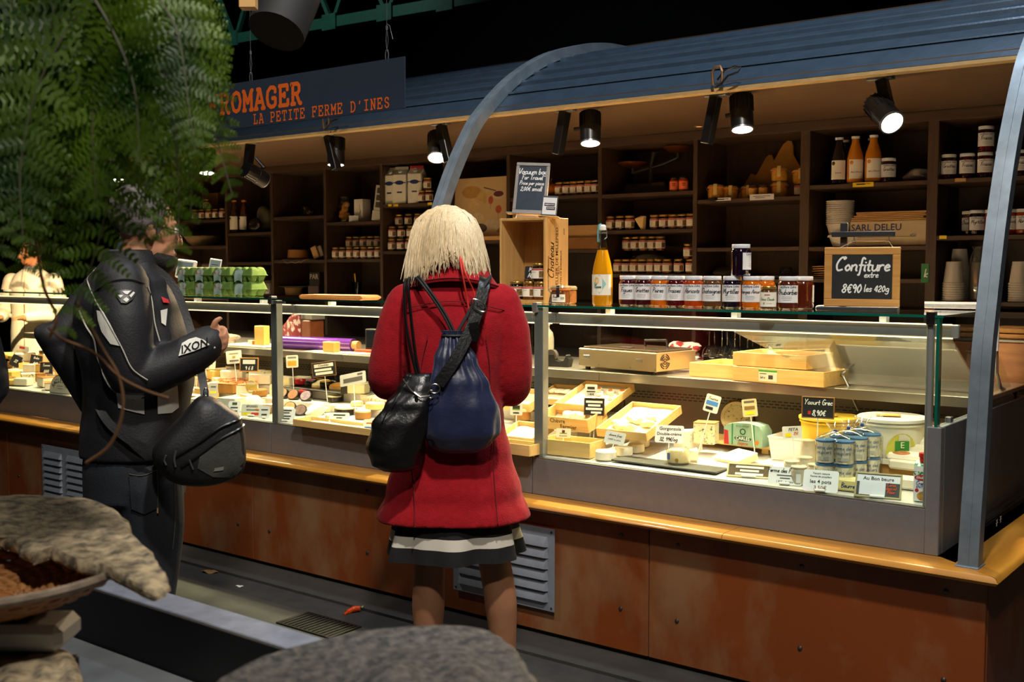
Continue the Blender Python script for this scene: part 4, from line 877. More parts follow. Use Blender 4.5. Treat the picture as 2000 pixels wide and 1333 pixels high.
# bay 2: bottles, cloth bag
zb = SH[(2,0)]+.0005
sy = bottle_parts('syrup','#3a1c0c',.036,.25,capm=M('orange_cap','#c8741a',.5),lines=[('h',.001,0,.05)])
row(sy,'syrup_bottle','brown syrup bottle with orange cap beside the fern tip','bottle',2,0,458,458,1,.05); row(sy,'syrup_bottle','second brown syrup bottle in shade next to the first','bottle',2,0,477,477,1,.10)
blob('cloth_bag','grey green cloth bag slumped on the shelf','bag',(sx(515,.15),YS+.17,zb),(.08,.06,.1),M('linen','#6e6650',.9),4,.18)
blob('flower_packet','dark packet with orange flower print beside the syrup bottles','packet',(sx(496,.05),YS+.06,zb),(.06,.035,.055),M('flower_foil','#12100f',.3,col2='#b5541a',scale=30,contrast=(.58,.64)),8,.2)
zb = SH[(2,9)]+.0005
blob('jute_sack','dark jute sack on the lowest shelf above the egg cartons','sack',(sx(500,.12,540),YS+.14,zb+.09),(.11,.09,.07),M('jute','#4a3c24',.95,noise=.2,scale=60,bump=.4),6,.2)
for k in range(2):
    t = thing('glass_canister',('wide glass canister under the jute sack','second glass canister by the upright')[k],'canister',(sx(490+k*32,.06,560),YS+.08,zb)); MB().lathe([(.045,0),(.05,.005),(.05,.085),(.04,.095)],18).build('body',M('canister_fill','#7a7266',.2,coat=.4),t); MB().lathe([(.043,.095),(.043,.105),(.0005,.107)],18).build('lid',M('canister_lid','#57503f',.4),t)
# bay 1: jars behind the fern, box, stacked trays
row(hv,'honey_jar','honey jar in the row behind the fern fronds','jar',1,0,382,436,5,.05,'jars behind the fern'); row(hv,'honey_jar','lone honey jar standing higher behind the fern','jar',1,0,405,405,1,.12,dz=.083)
o = MB().rbox(-.10,.10,-.05,.05,0,.22,.003).build('cardboard_carton',M('brown_card','#7a5a34',.8),None,loc=(sx(412,.2),YS+.24,SH[(1,0)]+.0005)); tag(o,'brown cardboard carton behind the jars near the fern','box')
o = MB().rbox(-.04,.04,-.02,.02,0,.08,.002).build('carton_riser',m_shelf,None,loc=(sx(405,.12),YS+.12,SH[(1,0)]+.0003)); tag(o,'low dark riser under the lone honey jar','box')
t = thing('wooden_bowl','wide pale wooden bowl on the shelf behind the fern','bowl',(sx(395,.15,470),YS+.16,SH[(1,1)]+.0005)); MB().lathe([(.08,0),(.12,.03),(.15,.075),(.145,.075),(.11,.035),(.0005,.012)],28).build('body',M('bowl_wood','#8a7048',.6,noise=.15),t); MB().lathe([(.148,.073),(.152,.076),(.15,.080),(.145,.077)],28,cap=False).build('rim',M('bowl_rim','#6a5434',.6),t)
# cream wall hanging boards (bright) at the left end of the stall
# ------------------------------------------------------------------ things on the glass counter top
ZT = 1.3221
def pxm(p): return (Vector(p)-CAM).dot(FW)/F          # metres per pixel at a point
def face(p,k=1.0): return math.atan2(-p[0],p[1])*k
def top(px,py): return PZ(px,py,ZT)
def card(label,loc,w_,h_,mat,lines=(),tilt=14,rz=None,frame=None,fw=.006,stick=0,holder=None,name='price_card',cat='price card',roll=0):
    """a card standing at its bottom centre; lines are (text, size/h, x/w, y/h, colour[, shear])"""
    if rz is None: rz = face(loc,.6)
    t = thing(name,label,cat,loc,rot=Euler((R(-tilt),R(roll),rz)))
    z0 = stick
    if frame:
        for a,b,c_,d_ in ((0,w_,0,fw),(0,w_,h_-fw,h_),(0,fw,fw,h_-fw),(w_-fw,w_,fw,h_-fw)): MB().rbox(a-w_/2,b-w_/2,-.002,.004,z0+c_,z0+d_,.001).build('frame',frame,t)
        MB().box(-w_/2+fw,w_/2-fw,0,.003,z0+fw,z0+h_-fw).build('panel',mat,t,smooth=0)
    else:
        r = min(w_,h_)*.10; pts = []
        for cx_,cz_,a0 in ((w_/2-r,h_-r,0),(-w_/2+r,h_-r,90),(-w_/2+r,r,180),(w_/2-r,r,270)): pts += [(cx_+r*math.cos(R(a0+k*30)),cz_+r*math.sin(R(a0+k*30))) for k in range(4)]
        MB().prism(pts,-.0015,0).build('panel',mat,t,smooth=0,rot=(math.pi/2,0,0),loc=(0,0,z0))
    if lines: letter(t,[(l[0] if not l[0].startswith('bar:') else 'bar:%.4f' % (float(l[0][4:])*w_),l[1]*h_,l[2]*w_,l[3]*h_,*l[4:]) for l in lines],loc=(0,-.0008,z0))
    if stick: MB().tube([(0,.003,.0),(0,.003,stick+.01)],.0022,6).build('pin',m_white,t)
    if holder: MB().rbox(-w_*.16,w_*.16,-.009,.012,0,.008,.002).build('holder',holder,t)
    return t
m_slate = M('chalkboard','#17181a',.75,noise=.25,scale=14); m_lw = M('light_frame','#b98748',.55,noise=.1)
CW = '#e6e6e2'

# jam jar row on the counter
names = [('Figues','fig',1227),('Griottes','cherry',1257),('Poires','pear',1288.5),('Fraises','straw',1320),('Abricots','apri',1354.5),('Chataignes','chest',1391),('Myrtilles','myrt',1430),('Oranges Amères','orange',1469)]
descr = ['dark fig','dark cherry','amber pear','dark strawberry','orange red apricot','brown chestnut','black blueberry','amber bitter orange']
for (tx,k,px),ds in zip(names,descr):
    y = 3.745 if px < 1400 else 3.74
    place(jam(tx,k),'jam_jar',f'{ds} jam jar with white lid in the counter row','jar',(PY(px,565,y).x,y,ZT),face((PY(px,565,y).x,y),.55),'jam jars on the counter')
place(jam('','orange'),'jam_jar','amber jam jar half hidden behind the small gold-lidded pot','jar',(PY(1492,565,3.79).x,3.80,ZT),R(170))
y = 3.74; place(jam('Rhubarbes','rhub'),'jam_jar','dark rhubarb jam jar at the right end of the counter row','jar',(PY(1540,565,y).x,y,ZT),R(16)); place(jam('','rhub'),'jam_jar','dark jam jar just behind the rhubarb jar','jar',(PY(1566,565,3.80).x,3.815,ZT),R(150))
pot = jar_parts('claude',.0305,.083,'chest',m_gold,[('bar:.02',.004,0,.052,'#a4343a'),('h:Reine Claude',.010,0,.036,'#3f6a44'),('bar:.006',.006,-.012,.022,'#4a8a3a'),('bar:.02',.001,.008,.022,'#777777')],m_cream,labz=(.12,.74))
place(pot,'jam_pot','small gold-lidded jam pot in front of the amber jar','jar',(PY(1501,580,3.685).x,3.685,ZT),R(16))
tp = place(jam('','myrt'),'jam_jar','black jam jar turned away and standing on the other lids','jar',(PY(1447,510,3.745).x,3.745,ZT+.1175),R(105))
for c in tp.children:
    if c.name.startswith('label'): c.scale = (1,1,1)
# swing-top bottle
p = top(1183,596); t = thing('lemonade_bottle','tall swing-top bottle of orange lemonade beside the jam jars','bottle',(p.x,3.70,ZT),R(16)); Rr = .0405
MB().lathe([(Rr*.9,0),(Rr,.006),(Rr,.115),(Rr*.97,.135),(Rr*.80,.17),(Rr*.58,.205),(Rr*.50,.218)],28).build('lemonade',M('lemonade','#d08a0a',.08,spec=.6,coat=.5),t)
MB().lathe([(Rr*.50,.219),(Rr*.36,.25),(.0125,.275),(.0125,.285),(.015,.288),(.015,.296),(.0115,.297)],20,cap=False).build('glass_neck',GL('neck_glass','#e6eadf',refl=.08),t)
MB().lathe([(.012,.296),(.0135,.298),(.0135,.312),(.009,.318),(.0005,.319)],16).build('stopper',m_white,t)
MB().tube([(.016,0,.285),(.019,-.004,.268),(.013,-.012,.262)],.0012,6).tube([(-.0145,0,.308),(-.018,0,.285),(.018,0,.285),(.0145,0,.308)],.0014,6).build('wire_bail',m_steel,t)
MB().tube([(-.004,-.004,.3205),(-.014,-.008,.316),(-.017,-.010,.295),(-.016,-.012,.25)],.007,4,flat=(1,.14),upv=(-.7,-.7,0)).build('seal_strip',M('turquoise_strip','#6fb4b8',.5),t)
q = MB(); rr = Rr+.0007; arc = 2.5
q.add([(rr*math.sin(-arc/2+arc*i/14),-rr*math.cos(-arc/2+arc*i/14),z_) for z_ in (.040,.122) for i in range(15)],[(i,i+1,16+i,15+i) for i in range(14)]); lb = q.build('label',M('bottle_label','#e8e2d0',.6),t)
def wrap(poly,mat,k=1,nm='label_print'):
    r2 = Rr+.0007+.0006*k; MB().add([(r2*math.sin(x/r2),-r2*math.cos(x/r2),z_) for x,z_ in poly],[tuple(range(len(poly)))]).build(nm,mat,lb,smooth=0)
wrap([(-.028,.084),(-.014,.105),(-.0,.123),(.014,.104),(.028,.084),(.014,.064),(0,.045),(-.014,.064)],M('turquoise_print','#8fc4bd',.6),1)
wrap(ell(-.012,.098,.010,.013),M('hair_print','#e0b83a',.6),2); wrap(ell(-.010,.096,.006,.009),M('face_print','#e8c8a8',.6),3); wrap([(-.03,.052),(.012,.052),(.012,.062),(-.03,.062)],m_white,2)
letter(lb,[('h:Cosse',.013,-.008,.074,'#33454a')],bend=Rr+.0015,rot=(math.pi/2,0,0))
MB().rbox(-.0005,.0005,-.0145,-.0138,.252,.256,.0001).build('flag_mark',m_red,t)
# clip-top jar of spread and a second one behind
p = top(1138,592)
t = thing('preserving_jar','low wide clip-top glass jar with a black seal strip','jar',(p.x,3.72,ZT),R(20))
MB().lathe([(.034,0),(.039,.004),(.04,.03),(.039,.05),(.036,.056)],22).build('glass_body',M('rillettes','#6a4020',.12,coat=.5,noise=.3,scale=50),t); MB().lathe([(.040,.056),(.042,.058),(.042,.062),(.040,.063)],22).build('seal',M('orange_seal','#d2691e',.5),t); MB().lathe([(.041,.063),(.042,.068),(.036,.075),(.0005,.077)],22).build('lid',M('clear_lid','#9a8a6a',.08,coat=.6),t)
MB().tube([(0,-.0405,.028),(0,-.0435,.06),(0,-.038,.0765),(0,-.01,.078)],.009,4,flat=(1,.08),upv=(0,-1,.3)).build('seal_strip',m_black,t); MB().tube([(-.04,-.012,.045),(-.05,-.008,.055),(-.049,0,.07),(-.05,.008,.055),(-.04,.012,.045)],.0015,6).build('wire_clip',m_steel,t)
q = MB(); rr = .0408; q.add([(rr*math.sin(-.75+1.5*i/8),-rr*math.cos(-.75+1.5*i/8),z_) for z_ in (.008,.040) for i in range(9)],[(i,i+1,10+i,9+i) for i in range(8)]); lb2 = q.build('label',m_cream,t); letter(lb2,[('h:Fruit',.012,-.012,.030,'#222222'),('bar:.02',.0016,-.012,.018,'#333333'),('bar:.016',.010,.018,.024,'#8fa08a')],bend=.0412)
t = thing('preserving_jar','clip-top glass jar behind the tent card beside the crate','jar',(PY(1108,580,3.79).x,3.79,ZT),R(10))
MB().lathe([(.034,0),(.039,.004),(.04,.03),(.039,.05),(.036,.056)],22).build('glass_body',M('rillettes2','#8a5a30',.12,coat=.5,noise=.3,scale=50),t); MB().lathe([(.041,.057),(.042,.066),(.036,.073),(.0005,.075)],22).build('lid',M('clear_lid','#9a8a6a',.08,coat=.6),t); MB().tube([(-.04,-.012,.045),(-.05,-.008,.055),(-.049,0,.07),(-.04,.012,.045)],.0015,6).build('wire_clip',m_steel,t)
# tent card
p = top(1085,592); t = thing('tent_card','small black chalk tent card with kraft side before the crate','price card',(p.x,p.y,ZT),R(8))
MB().add([(-.033,0,0),(.033,0,0),(.033,.018,.045),(-.033,.018,.045),(-.033,.0015,0),(.033,.0015,0),(.033,.0195,.045),(-.033,.0195,.045)],[(0,1,2,3),(7,6,5,4),(0,4,5,1),(1,5,6,2),(2,6,7,3),(3,7,4,0)]).build('front_panel',m_slate,t,smooth=0)
MB().add([(.0335,0,0),(.0335,.018,.045),(.0335,.042,0)],[(0,2,1),(0,1,2)]).add([(-.033,.0215,.045),(.033,.0215,.045),(.033,.042,0),(-.033,.042,0)],[(0,1,2,3)]).build('back_panel',m_kraft,t,smooth=0)
letter(t,[('h:La Terrine',.012,0,.032,CW),('h:8€',.013,.008,.012,CW),('h:Pce',.009,-.018,.012,CW)],rot=(R(68),0,0),loc=(0,-.0008,0))
# wine crate with honey jars, chalkboard on top
x0,x1,yf = -3.0,-2.754,3.80
t = thing('wine_crate','upright open wooden wine crate with burnt lettering on its side','crate',(x0,yf,ZT)); W_ = x1-x0; Hc = .362; D_ = .17
m_cr = WD('crate_wood','#b98d50','#cfa566',4,'Z',.6,.06); m_crd = WD('crate_inner','#a67a3c','#b98b4a',4,'Z',.6,.06)
MB().rbox(0,.010,0,D_,0,Hc,.001).build('side_board',m_cr,t); sb_ = MB().rbox(W_-.010,W_,0,D_,0,Hc,.001).build('side_board',m_cr,t)
MB().rbox(.0105,W_-.0105,0,D_,0,.011,.001).build('bottom_board',m_crd,t); MB().rbox(.0105,W_-.0105,0,D_,Hc-.011,Hc,.001).build('top_board',m_cr,t); MB().rbox(.0105,W_-.0105,D_-.008,D_,.0115,Hc-.0115,.001).build('back_board',m_crd,t)
def burn(lines):
    for tx,sz,yy,zz,sh_ in lines:
        mb = MB()
        if sh_ == 'h': hand(mb,tx,0,0,sz,sz*.1,.3)
        else:
            v,f = text2d(tx,sz,align='LEFT'); mb.add([(a,b,0) for a,b in v],f)
        # text runs upwards on the right face (+X), baseline to the right
        mb.v = [(W_+.0006,yy-b,zz+a) for a,b,c in mb.v]; mb.build('lettering',ink('#5a3416'),sb_,smooth=0)
burn([('CELLIER DE MILLEPIED',.027,.085,.055,0),('COTES DE BORDEAUX',.016,.115,.06,0),('BLAYE',.013,.10,.12,0),('2020',.014,.138,.29,0),('GRAND VIN DE BORDEAUX',.011,.022,.06,0),('Chateau',.045,.062,.10,'h')])
for yy in (.02,.07,.12,.155): MB().lathe([(.002,0),(.0015,.0006)],6).build('nail',m_bolt,t,loc=(W_+.0001,yy,Hc-.006),rot=(0,math.pi/2,0))
pic = jar_parts('miel',.033,.078,'dark',m_gold,[('bar:.018',.0014,-.014,.04,'#84705c')],m_cream,stripe=True,labz=(.16,.70)); 
pic2 = jar_parts('mielb',.033,.078,'honey',m_gold,[('bar:.018',.0014,-.014,.04,'#84705c')],m_cream,stripe=True,labz=(.16,.70))
for k,px in enumerate((1010,1035.5,1061)): place((pic,pic2,pic2)[k],'honey_jar',('left','middle','right')[k]+' honey jar on the floor of the wine crate','jar',(PY(px,570,3.85).x+(0,0,-.012)[k],3.85,ZT+.0115),R(18),'honey jars in the crate')
place(pic,'honey_jar','honey jar stacked on the right jar in the wine crate','jar',(PY(1058,530,3.85).x-.012,3.85,ZT+.0115+.0785),R(18),'honey jars in the crate')
card('black chalk card reading Miel Alpes inside the wine crate',(PY(1040,530,3.89).x,3.885,ZT+.0115+.088),.07,.056,m_slate,[('h:Miel',.36,0,.72,CW),('h:Alpes',.36,.02,.26,CW)],tilt=8,rz=R(14),name='chalk_card')
o = MB().rbox(-.07,.07,0,.035,0,.0875,.001).build('crate_riser',m_crd,None,loc=(PY(1036,560,3.92).x,3.895,ZT+.0113)); tag(o,'small wooden block behind the honey jars in the crate','block')
zc = ZT+Hc+.0005
p = PY(1030,420,3.86); t = thing('easel_chalkboard','blue chalkboard easel about vacuum bags on the wine crate','chalkboard',(p.x+.005,3.86,zc),rot=(R(-10),R(3),R(22)))
m_gfr = M('grey_wood_frame','#8d8883',.6,noise=.12)
for a,b,c_,d_ in ((-.075,.075,.02,.036),(-.075,.075,.232,.246),(-.075,-.061,.036,.232),(.061,.075,.036,.232)): MB().rbox(a,b,-.004,.008,c_,d_,.002).build('frame',m_gfr,t)
MB().box(-.061,.061,0,.005,.036,.232).build('board',M('blue_slate','#22303f',.55,noise=.35,scale=9),t,smooth=0); MB().rbox(-.095,.085,-.03,.004,.014,.0195,.001).build('ledge',m_gfr,t); MB().rbox(-.06,.06,.03,.036,-.002,.02,.001,rot=Matrix.Rotation(R(0),3,'X')).build('rear_leg',m_gfr,t); MB().rbox(-.07,-.055,-.004,.008,0,.02,.001).build('foot',m_gfr,t); MB().rbox(.055,.07,-.004,.008,0,.02,.001).build('foot',m_gfr,t)
letter(t,[('h:Vacuum bag',.026,.0,.206,CW),('h:For Travel',.023,0,.180,CW),('h:Price per piece',.019,.0,.155,CW),('h:2,00€ small',.022,0,.130,CW)],loc=(0,-.0008,0))
p = PY(1078,420,3.85)
t = thing('card_sign','small framed white payment card sign standing on the crate','sign',(p.x-.004,3.83,zc),rot=(R(-8),R(4),R(22))); MB().rbox(-.034,.034,0,.006,.004,.092,.002).build('holder',M('grey_holder','#54565a',.3),t); MB().rbox(-.030,.030,-.001,0,.012,.084,.0003).build('paper',m_lab,t); MB().rbox(-.045,.045,-.016,.03,0,.0035,.001).build('foot',m_pine,t)
letter(t,[('bar:.046',.013,0,.054,'#222224'),('bar:.038',.013,.006,.038,'#222224'),('AMERICAN',.0085,0,.054,'#e8e8e8'),('EXPRESS',.0085,.006,.038,'#e8e8e8')],loc=(0,-.0014,0))
# small framed card terminal left of the crate
p = top(960,586); t = thing('card_reader','black payment card reader left of the wine crate','card reader',(PY(962,575,3.9).x,3.90,ZT),rot=(0,0,R(30))); MB().add([(-.03,-.05,0),(.03,-.05,0),(.03,.05,0),(-.03,.05,0),(-.03,-.05,.02),(.03,-.05,.02),(.03,.05,.075),(-.03,.05,.075)],[(0,3,2,1),(4,5,6,7),(0,1,5,4),(1,2,6,5),(2,3,7,6),(3,0,4,7)]).build('body',m_black,t); MB().add([(-.024,-.01,.0445),(.024,-.01,.0445),(.024,.04,.072),(-.024,.04,.072)],[(0,1,2,3)]).build('screen',M('grey_screen','#4a4e50',.2),t,smooth=0)
# hanging chalkboard on black stand
p = top(1720,607); b0 = Vector((PZ(1725,603,ZT).x,3.80,ZT))
t = thing('hanging_chalkboard','wooden framed chalkboard hanging from a black stand, jam price','chalkboard',b0,R(14))
m_bw = M('black_wood','#15161a',.6,noise=.2); m_fr = WD('board_frame','#b07a35','#c79350',5,'X',.5,.06)
MB().rbox(-.15,.12,-.05,.05,0,.012,.002).build('stand_base',m_bw,t); MB().rbox(-.078,-.054,-.004,.018,.012,.305,.002).build('stand_post',m_bw,t); MB().rbox(-.105,.105,-.024,-.0045,.255,.274,.002).build('stand_arm',m_bw,t)
W2,H2,zb2 = .252,.205,.014
for a,b,c_,d_ in ((-W2/2,W2/2,0,.026),(-W2/2,W2/2,H2-.026,H2),(-W2/2,-W2/2+.026,.026,H2-.026),(W2/2-.026,W2/2,.026,H2-.026)): MB().rbox(a,b,-.034,-.025,zb2+c_,zb2+d_,.002).build('frame',m_fr,t)
MB().box(-W2/2+.026,W2/2-.026,-.031,-.026,zb2+.026,zb2+H2-.026).build('board',m_slate,t,smooth=0)
for x_ in (-.03,.085):
    MB().tube([(x_,-.014,.256),(x_,-.02,.245),(x_+.005,-.02,.238),(x_-.003,-.02,.236),(x_-.006,-.02,.242)],.0013,6).build('hook',m_blackm,t)
MB().tube([(-.09,-.03,zb2+H2-.008),(-.03,-.021,.240),(.085,-.021,.239),(.105,-.03,zb2+H2-.008)],.001,5).build('cord',M('string','#b0a080',.9),t)
letter(t,[('h:Confiture',.048,0,zb2+.142,CW),('h:extre',.024,.03,zb2+.110,CW),('h:8€90',.036,-.035,zb2+.062,CW),('h:les 420g',.026,.048,zb2+.062,CW)],loc=(0,-.0318,0))
t = thing('acrylic_holder','clear acrylic sheet holder lying behind the chalkboard','holder',top(1845,604)+Vector((0,.08,0)),R(8)); MB().rbox(-.09,.09,-.02,.02,0,.02,.002).build('body',GL('acrylic','#eceff0',refl=.15,opac=.2),t); MB().rbox(-.09,.09,-.021,-.02,.016,.024,.0003).build('lip',m_lab,t)
t = thing('paper_slip','white paper slip lying right of the rhubarb jar','paper',top(1612,603)+Vector((0,.06,0)),R(10)); MB().rbox(-.05,.05,-.04,.04,0,.006,.001).build('sheet',m_lab,t); MB().rbox(-.048,.048,-.038,.038,.006,.009,.0005).build('upper_sheet',m_cream,t)
# egg cartons
m_egg = M('green_pulp','#5c7c30',.8,noise=.12,scale=60,bump=.3,bscale=200); m_egl = M('egg_label','#6f9486',.6,col2='#a8b8b0',scale=30); 
def carton_mesh():
    L_,D2,nx,ny = .152,.105,48,26
    def lid(u,v):
        x,y = (u-.5)*L_,(v-.5)*D2; e = min(u,1-u)*L_; f = min(v,1-v)*D2; h = .030+.012*abs(math.sin(u*3*math.pi))*abs(math.sin(v*2*math.pi))**.5
        h *= min(1,(e/.010)**.6,(f/.010)**.6) if e > 0 and f > 0 else 0
        return (x,y,.036+h)
    a = MB().grid(nx,ny,lid).mesh('lid',m_egg,60)
    def base(u,v):
        x,y = (u-.5)*L_,(v-.5)*D2; cu = abs(math.sin(u*3*math.pi)); cv = abs(math.sin(v*2*math.pi)); q = min(cu,1)*min(cv,1)
        e = min(u,1-u)*L_; f = min(v,1-v)*D2
        k = min(1,e/.006,f/.006); return (x*(1-.06*(1-k)),y,.034-.033*min(1,q*1.6)*k)
    b = MB().grid(nx,ny,base).mesh('tray',m_egg,60)
    fl = MB().rbox(-L_/2-.003,L_/2+.003,-D2/2-.004,D2/2+.004,.0335,.037,.001).mesh('flange',m_egg)
    lb_ = MB().grid(10,8,lambda u,v: ((u-.5)*.062-.026,-D2/2-.0042+.03*max(0,v-.55),.008+.062*v-(.012*(2*u-1)**2*(1-v)))).mesh('label',m_egl,60)
    return [('tray',b,None),('flange',fl,None),('lid',a,None),('label',lb_,None)]
PROTO['egg'] = carton_mesh()
yb = 3.72; xr = PY(492,565,yb+.02).x
wh = ['far left','second','third','right end']
for lay in range(2):
    for k in range(4):
        x = xr-.08-(3-k)*.158+(0 if lay else .0)
        t = place(PROTO['egg'],'egg_carton',f'green pulp egg carton, {wh[k]} of the {("lower", "upper")[lay]} layer','egg carton',(x,yb+.06+(.012 if k == 3 else 0),ZT+.0005+lay*.0735),R(rnd.uniform(-3,3)),'green egg cartons')
        if k < 3:
            lo = [c for c in t.children if c.name.startswith('label')][0]; letter(lo,[('h:5',.022,-.012,.052,'#c4382e'),('bar:.02',.003,.0,.034,'#b8503e'),('bar:.008',.016,-.042,.05,'#c0502c')],loc=(0,-.0585,0))
t = thing('shop_tablet','small white display standing behind the egg cartons','display',(PY(413,515,3.95).x,3.93,ZT),rot=(R(-12),R(8),R(30))); MB().rbox(-.036,.036,0,.006,.10,.205,.003).build('casing',m_white,t); MB().box(-.03,.03,-.0006,-.0001,.108,.196).build('screen',M('lcd','#7e8c94',.2),t,smooth=0); MB().tube([(0,.01,0),(0,.004,.11)],.006,8).build('pole',m_steel,t); letter(t,[('bar:.04',.004,0,.17,'#2a2c30'),('bar:.03',.004,-.004,.155,'#2a2c30'),('bar:.04',.004,0,.13,'#2a2c30')],loc=(0,-.001,0))
t = thing('shop_tablet','white till display partly behind the man in the jacket','display',(PY(352,515,3.95).x,3.95,ZT),rot=(R(-10),R(6),R(24))); MB().rbox(-.06,.06,0,.03,.09,.20,.006).build('casing',m_white,t); MB().box(-.048,.048,-.0006,-.0001,.10,.185).build('screen',M('lcd','#7e8c94',.2),t,smooth=0); MB().tube([(0,.016,0),(0,.016,.1)],.012,8).build('pole',m_steel,t)
t = thing('wrapping_paper','pile of brown wrapping paper sheets on the glass top','paper',(PY(665,575,3.9).x,3.90,ZT),R(4))
for k in range(4): MB().rbox(-.23+k*.004,.2-k*.006,-.06,.08,k*.003,k*.003+.0025,.0005).build('sheet',M('brown_paper','#b5763a',.7,noise=.1),t)
t = thing('led_sticker','small white sticker on the glass beside the first post','sticker',(PY(545,593,3.5575).x,3.5572,PY(545,591,3.557).z)); MB().rbox(-.04,.045,-.0006,0,-.006,.006,.0002).build('film',m_lab,t); letter(t,[('bar:.01',.008,-.03,0,'#4a8ac0'),('bar:.008',.008,-.018,0,'#b86a2a'),('bar:.04',.002,.018,0,'#666666')],loc=(0,-.0008,0))

# hanging acrylic sign
ysg = 3.0; pA,pB = PY(790,110,ysg),PY(790,212,ysg); xl = -4.35; zt_,zb_ = 2.24,2.052
t = thing('hanging_sign','clear acrylic sign with orange lettering hung on steel wires','sign',(pA.x,ysg,zb_))
Ws = pA.x-xl
MB().rbox(-Ws,0,0,.006,0,zt_-zb_,.0006).build('acrylic_sheet',GL('sign_acrylic','#9aa6b8',refl=.06,opac=.30,ocol='#4c5668'),t)
m_or = M('orange_vinyl','#c8560e',.5,emit=None)
mb = MB()
xe = PY(592,200,ysg).x-pA.x; ad = .0745; x_s = xe-8*ad+.004
slab(mb,'FROMAGER',x_s,0,.078,.064,.0165,adv=ad/.064)
mb.build('lettering',m_or,t,smooth=0,loc=(0,-.0008,.070),rot=(math.pi/2,0,0))
mb = MB(); xs_ = PY(495,230,ysg).x-pA.x; xe2 = PY(764,200,ysg).x-pA.x; n_ = len("LA PETITE FERME D'INES"); ad = (xe2-xs_)/n_
slab(mb,"LA PETITE FERME D'INES",xs_,0,.037,ad*.80,.0055,adv=1/.80)
mb.build('lettering',m_or,t,smooth=0,loc=(0,-.0008,.011),rot=(math.pi/2,0,0))
for px in (489,755):
    xw = PY(px,150,ysg).x-pA.x; zz = zt_-zb_
    MB().tube([(xw-.006,.003,zz-.012),(xw-.008,.003,zz+.02),(xw-.004,.003,zz+.034),(xw+.004,.003,zz+.034),(xw+.008,.003,zz+.02),(xw+.006,.003,zz-.012)],.0022,6).build('shackle',m_steel,t)
    MB().tube([(xw,.003,zz+.03),(xw-.005,.003,zz+.07),(xw,.003,zz+.115),(xw,.003,4.6-zb_)],.0014,5).tube([(xw,.003,zz+.03),(xw+.007,.003,zz+.07),(xw,.003,zz+.115)],.0014,5).build('wire',m_steel,t)
    MB().lathe([(.002,-.008),(.005,-.006),(.005,.006),(.002,.008)],8,c=(xw,.003,zz+.115)).build('ferrule',m_steel,t)
    if px == 755: MB().tube([(xw,.003,zz+.13),(xw+.015,.003,zz+.12),(xw+.03,.003,zz+.07)],.0013,5).build('wire_tail',m_steel,t)
MB().box(-Ws,.05,-.01,.02,4.6-zb_,4.63-zb_).build('hanger_bar',m_dark,t)
t = thing('hanger_block','brown wooden block at the top edge above the fern','block',CAM+ray(485,-4)*3.0,YAW); MB().rbox(-.022,.022,-.02,.02,-.03,.05,.002).build('block',m_kraft,t); MB().tube([(0,0,.05),(0,0,.4)],.002,5).build('wire',m_steel,t)
# ------------------------------------------------------------------ cheeses and goods inside the glass cases
m_rindw = M('white_rind','#e9dfc8',.75,noise=.08,scale=30,bump=.3,bscale=60); m_paste = M('cheese_paste','#e0b860',.55,noise=.06,sub=.1); m_pale = M('pale_cheese','#ecdcae',.6,noise=.06,bump=.15,bscale=40)
m_blue = M('blue_cheese','#e3d6ac',.6,col2='#5f6a55',scale=70,contrast=(.56,.66),bump=.25); m_roq = M('roquefort','#eee6d2',.6,col2='#6a7468',scale=60,contrast=(.6,.68),bump=.2)
m_brown = M('brown_rind','#9a6a2c',.75,noise=.2,scale=24,bump=.4); m_wrap = GL('cling_film','#f4f0e6',refl=.06); m_box = WD('poplar_box','#d3a860','#e4c07c',4,'X',.6,.05); m_boxw = M('parchment','#ece4d0',.6,noise=.04,bump=.2,bscale=12)
m_slab = M('slate_board','#3b3a38',.5,noise=.15); m_wax = M('black_wax','#17130f',.25,noise=.2); m_redw = M('red_wax','#a81c20',.3)
BK = '#26221c'
def P3(px,py,z): return PZ(px,py,z)
def frame3(fl,fr,bl,zf,zb=None,zr=None):
    """local frame from three pixels: front-left, front-right, back-left, each at its height"""
    A = PZ(*fl,zf); B = PZ(*fr,zf if zr is None else zr); C_ = PZ(*bl,zf if zb is None else zb)
    ux = (B-A); L_ = ux.length; ux.normalize(); v = C_-A; v = v-ux*v.dot(ux); D_ = v.length; v.normalize(); n = ux.cross(v)
    m = Matrix((ux,v,n)).transposed().to_4x4(); m.translation = A; return m,L_,D_
def frameY(fl,fr,bl,yf,yb):
    A = PY(*fl,yf); B = PY(*fr,yf); C_ = PY(*bl,yb); B.z = A.z = (A.z+B.z)/2
    ux = (B-A); L_ = ux.length; ux.normalize(); v = C_-A; v = v-ux*v.dot(ux); D_ = v.length; v.normalize(); n = ux.cross(v)
    m = Matrix((ux,v,n)).transposed().to_4x4(); m.translation = A; return m,L_,D_
def mthing(name,label,cat,m,group=None):
    t = thing(name,label,cat,m.translation,group=group); t.rotation_euler = m.to_3x3().to_euler(); return t
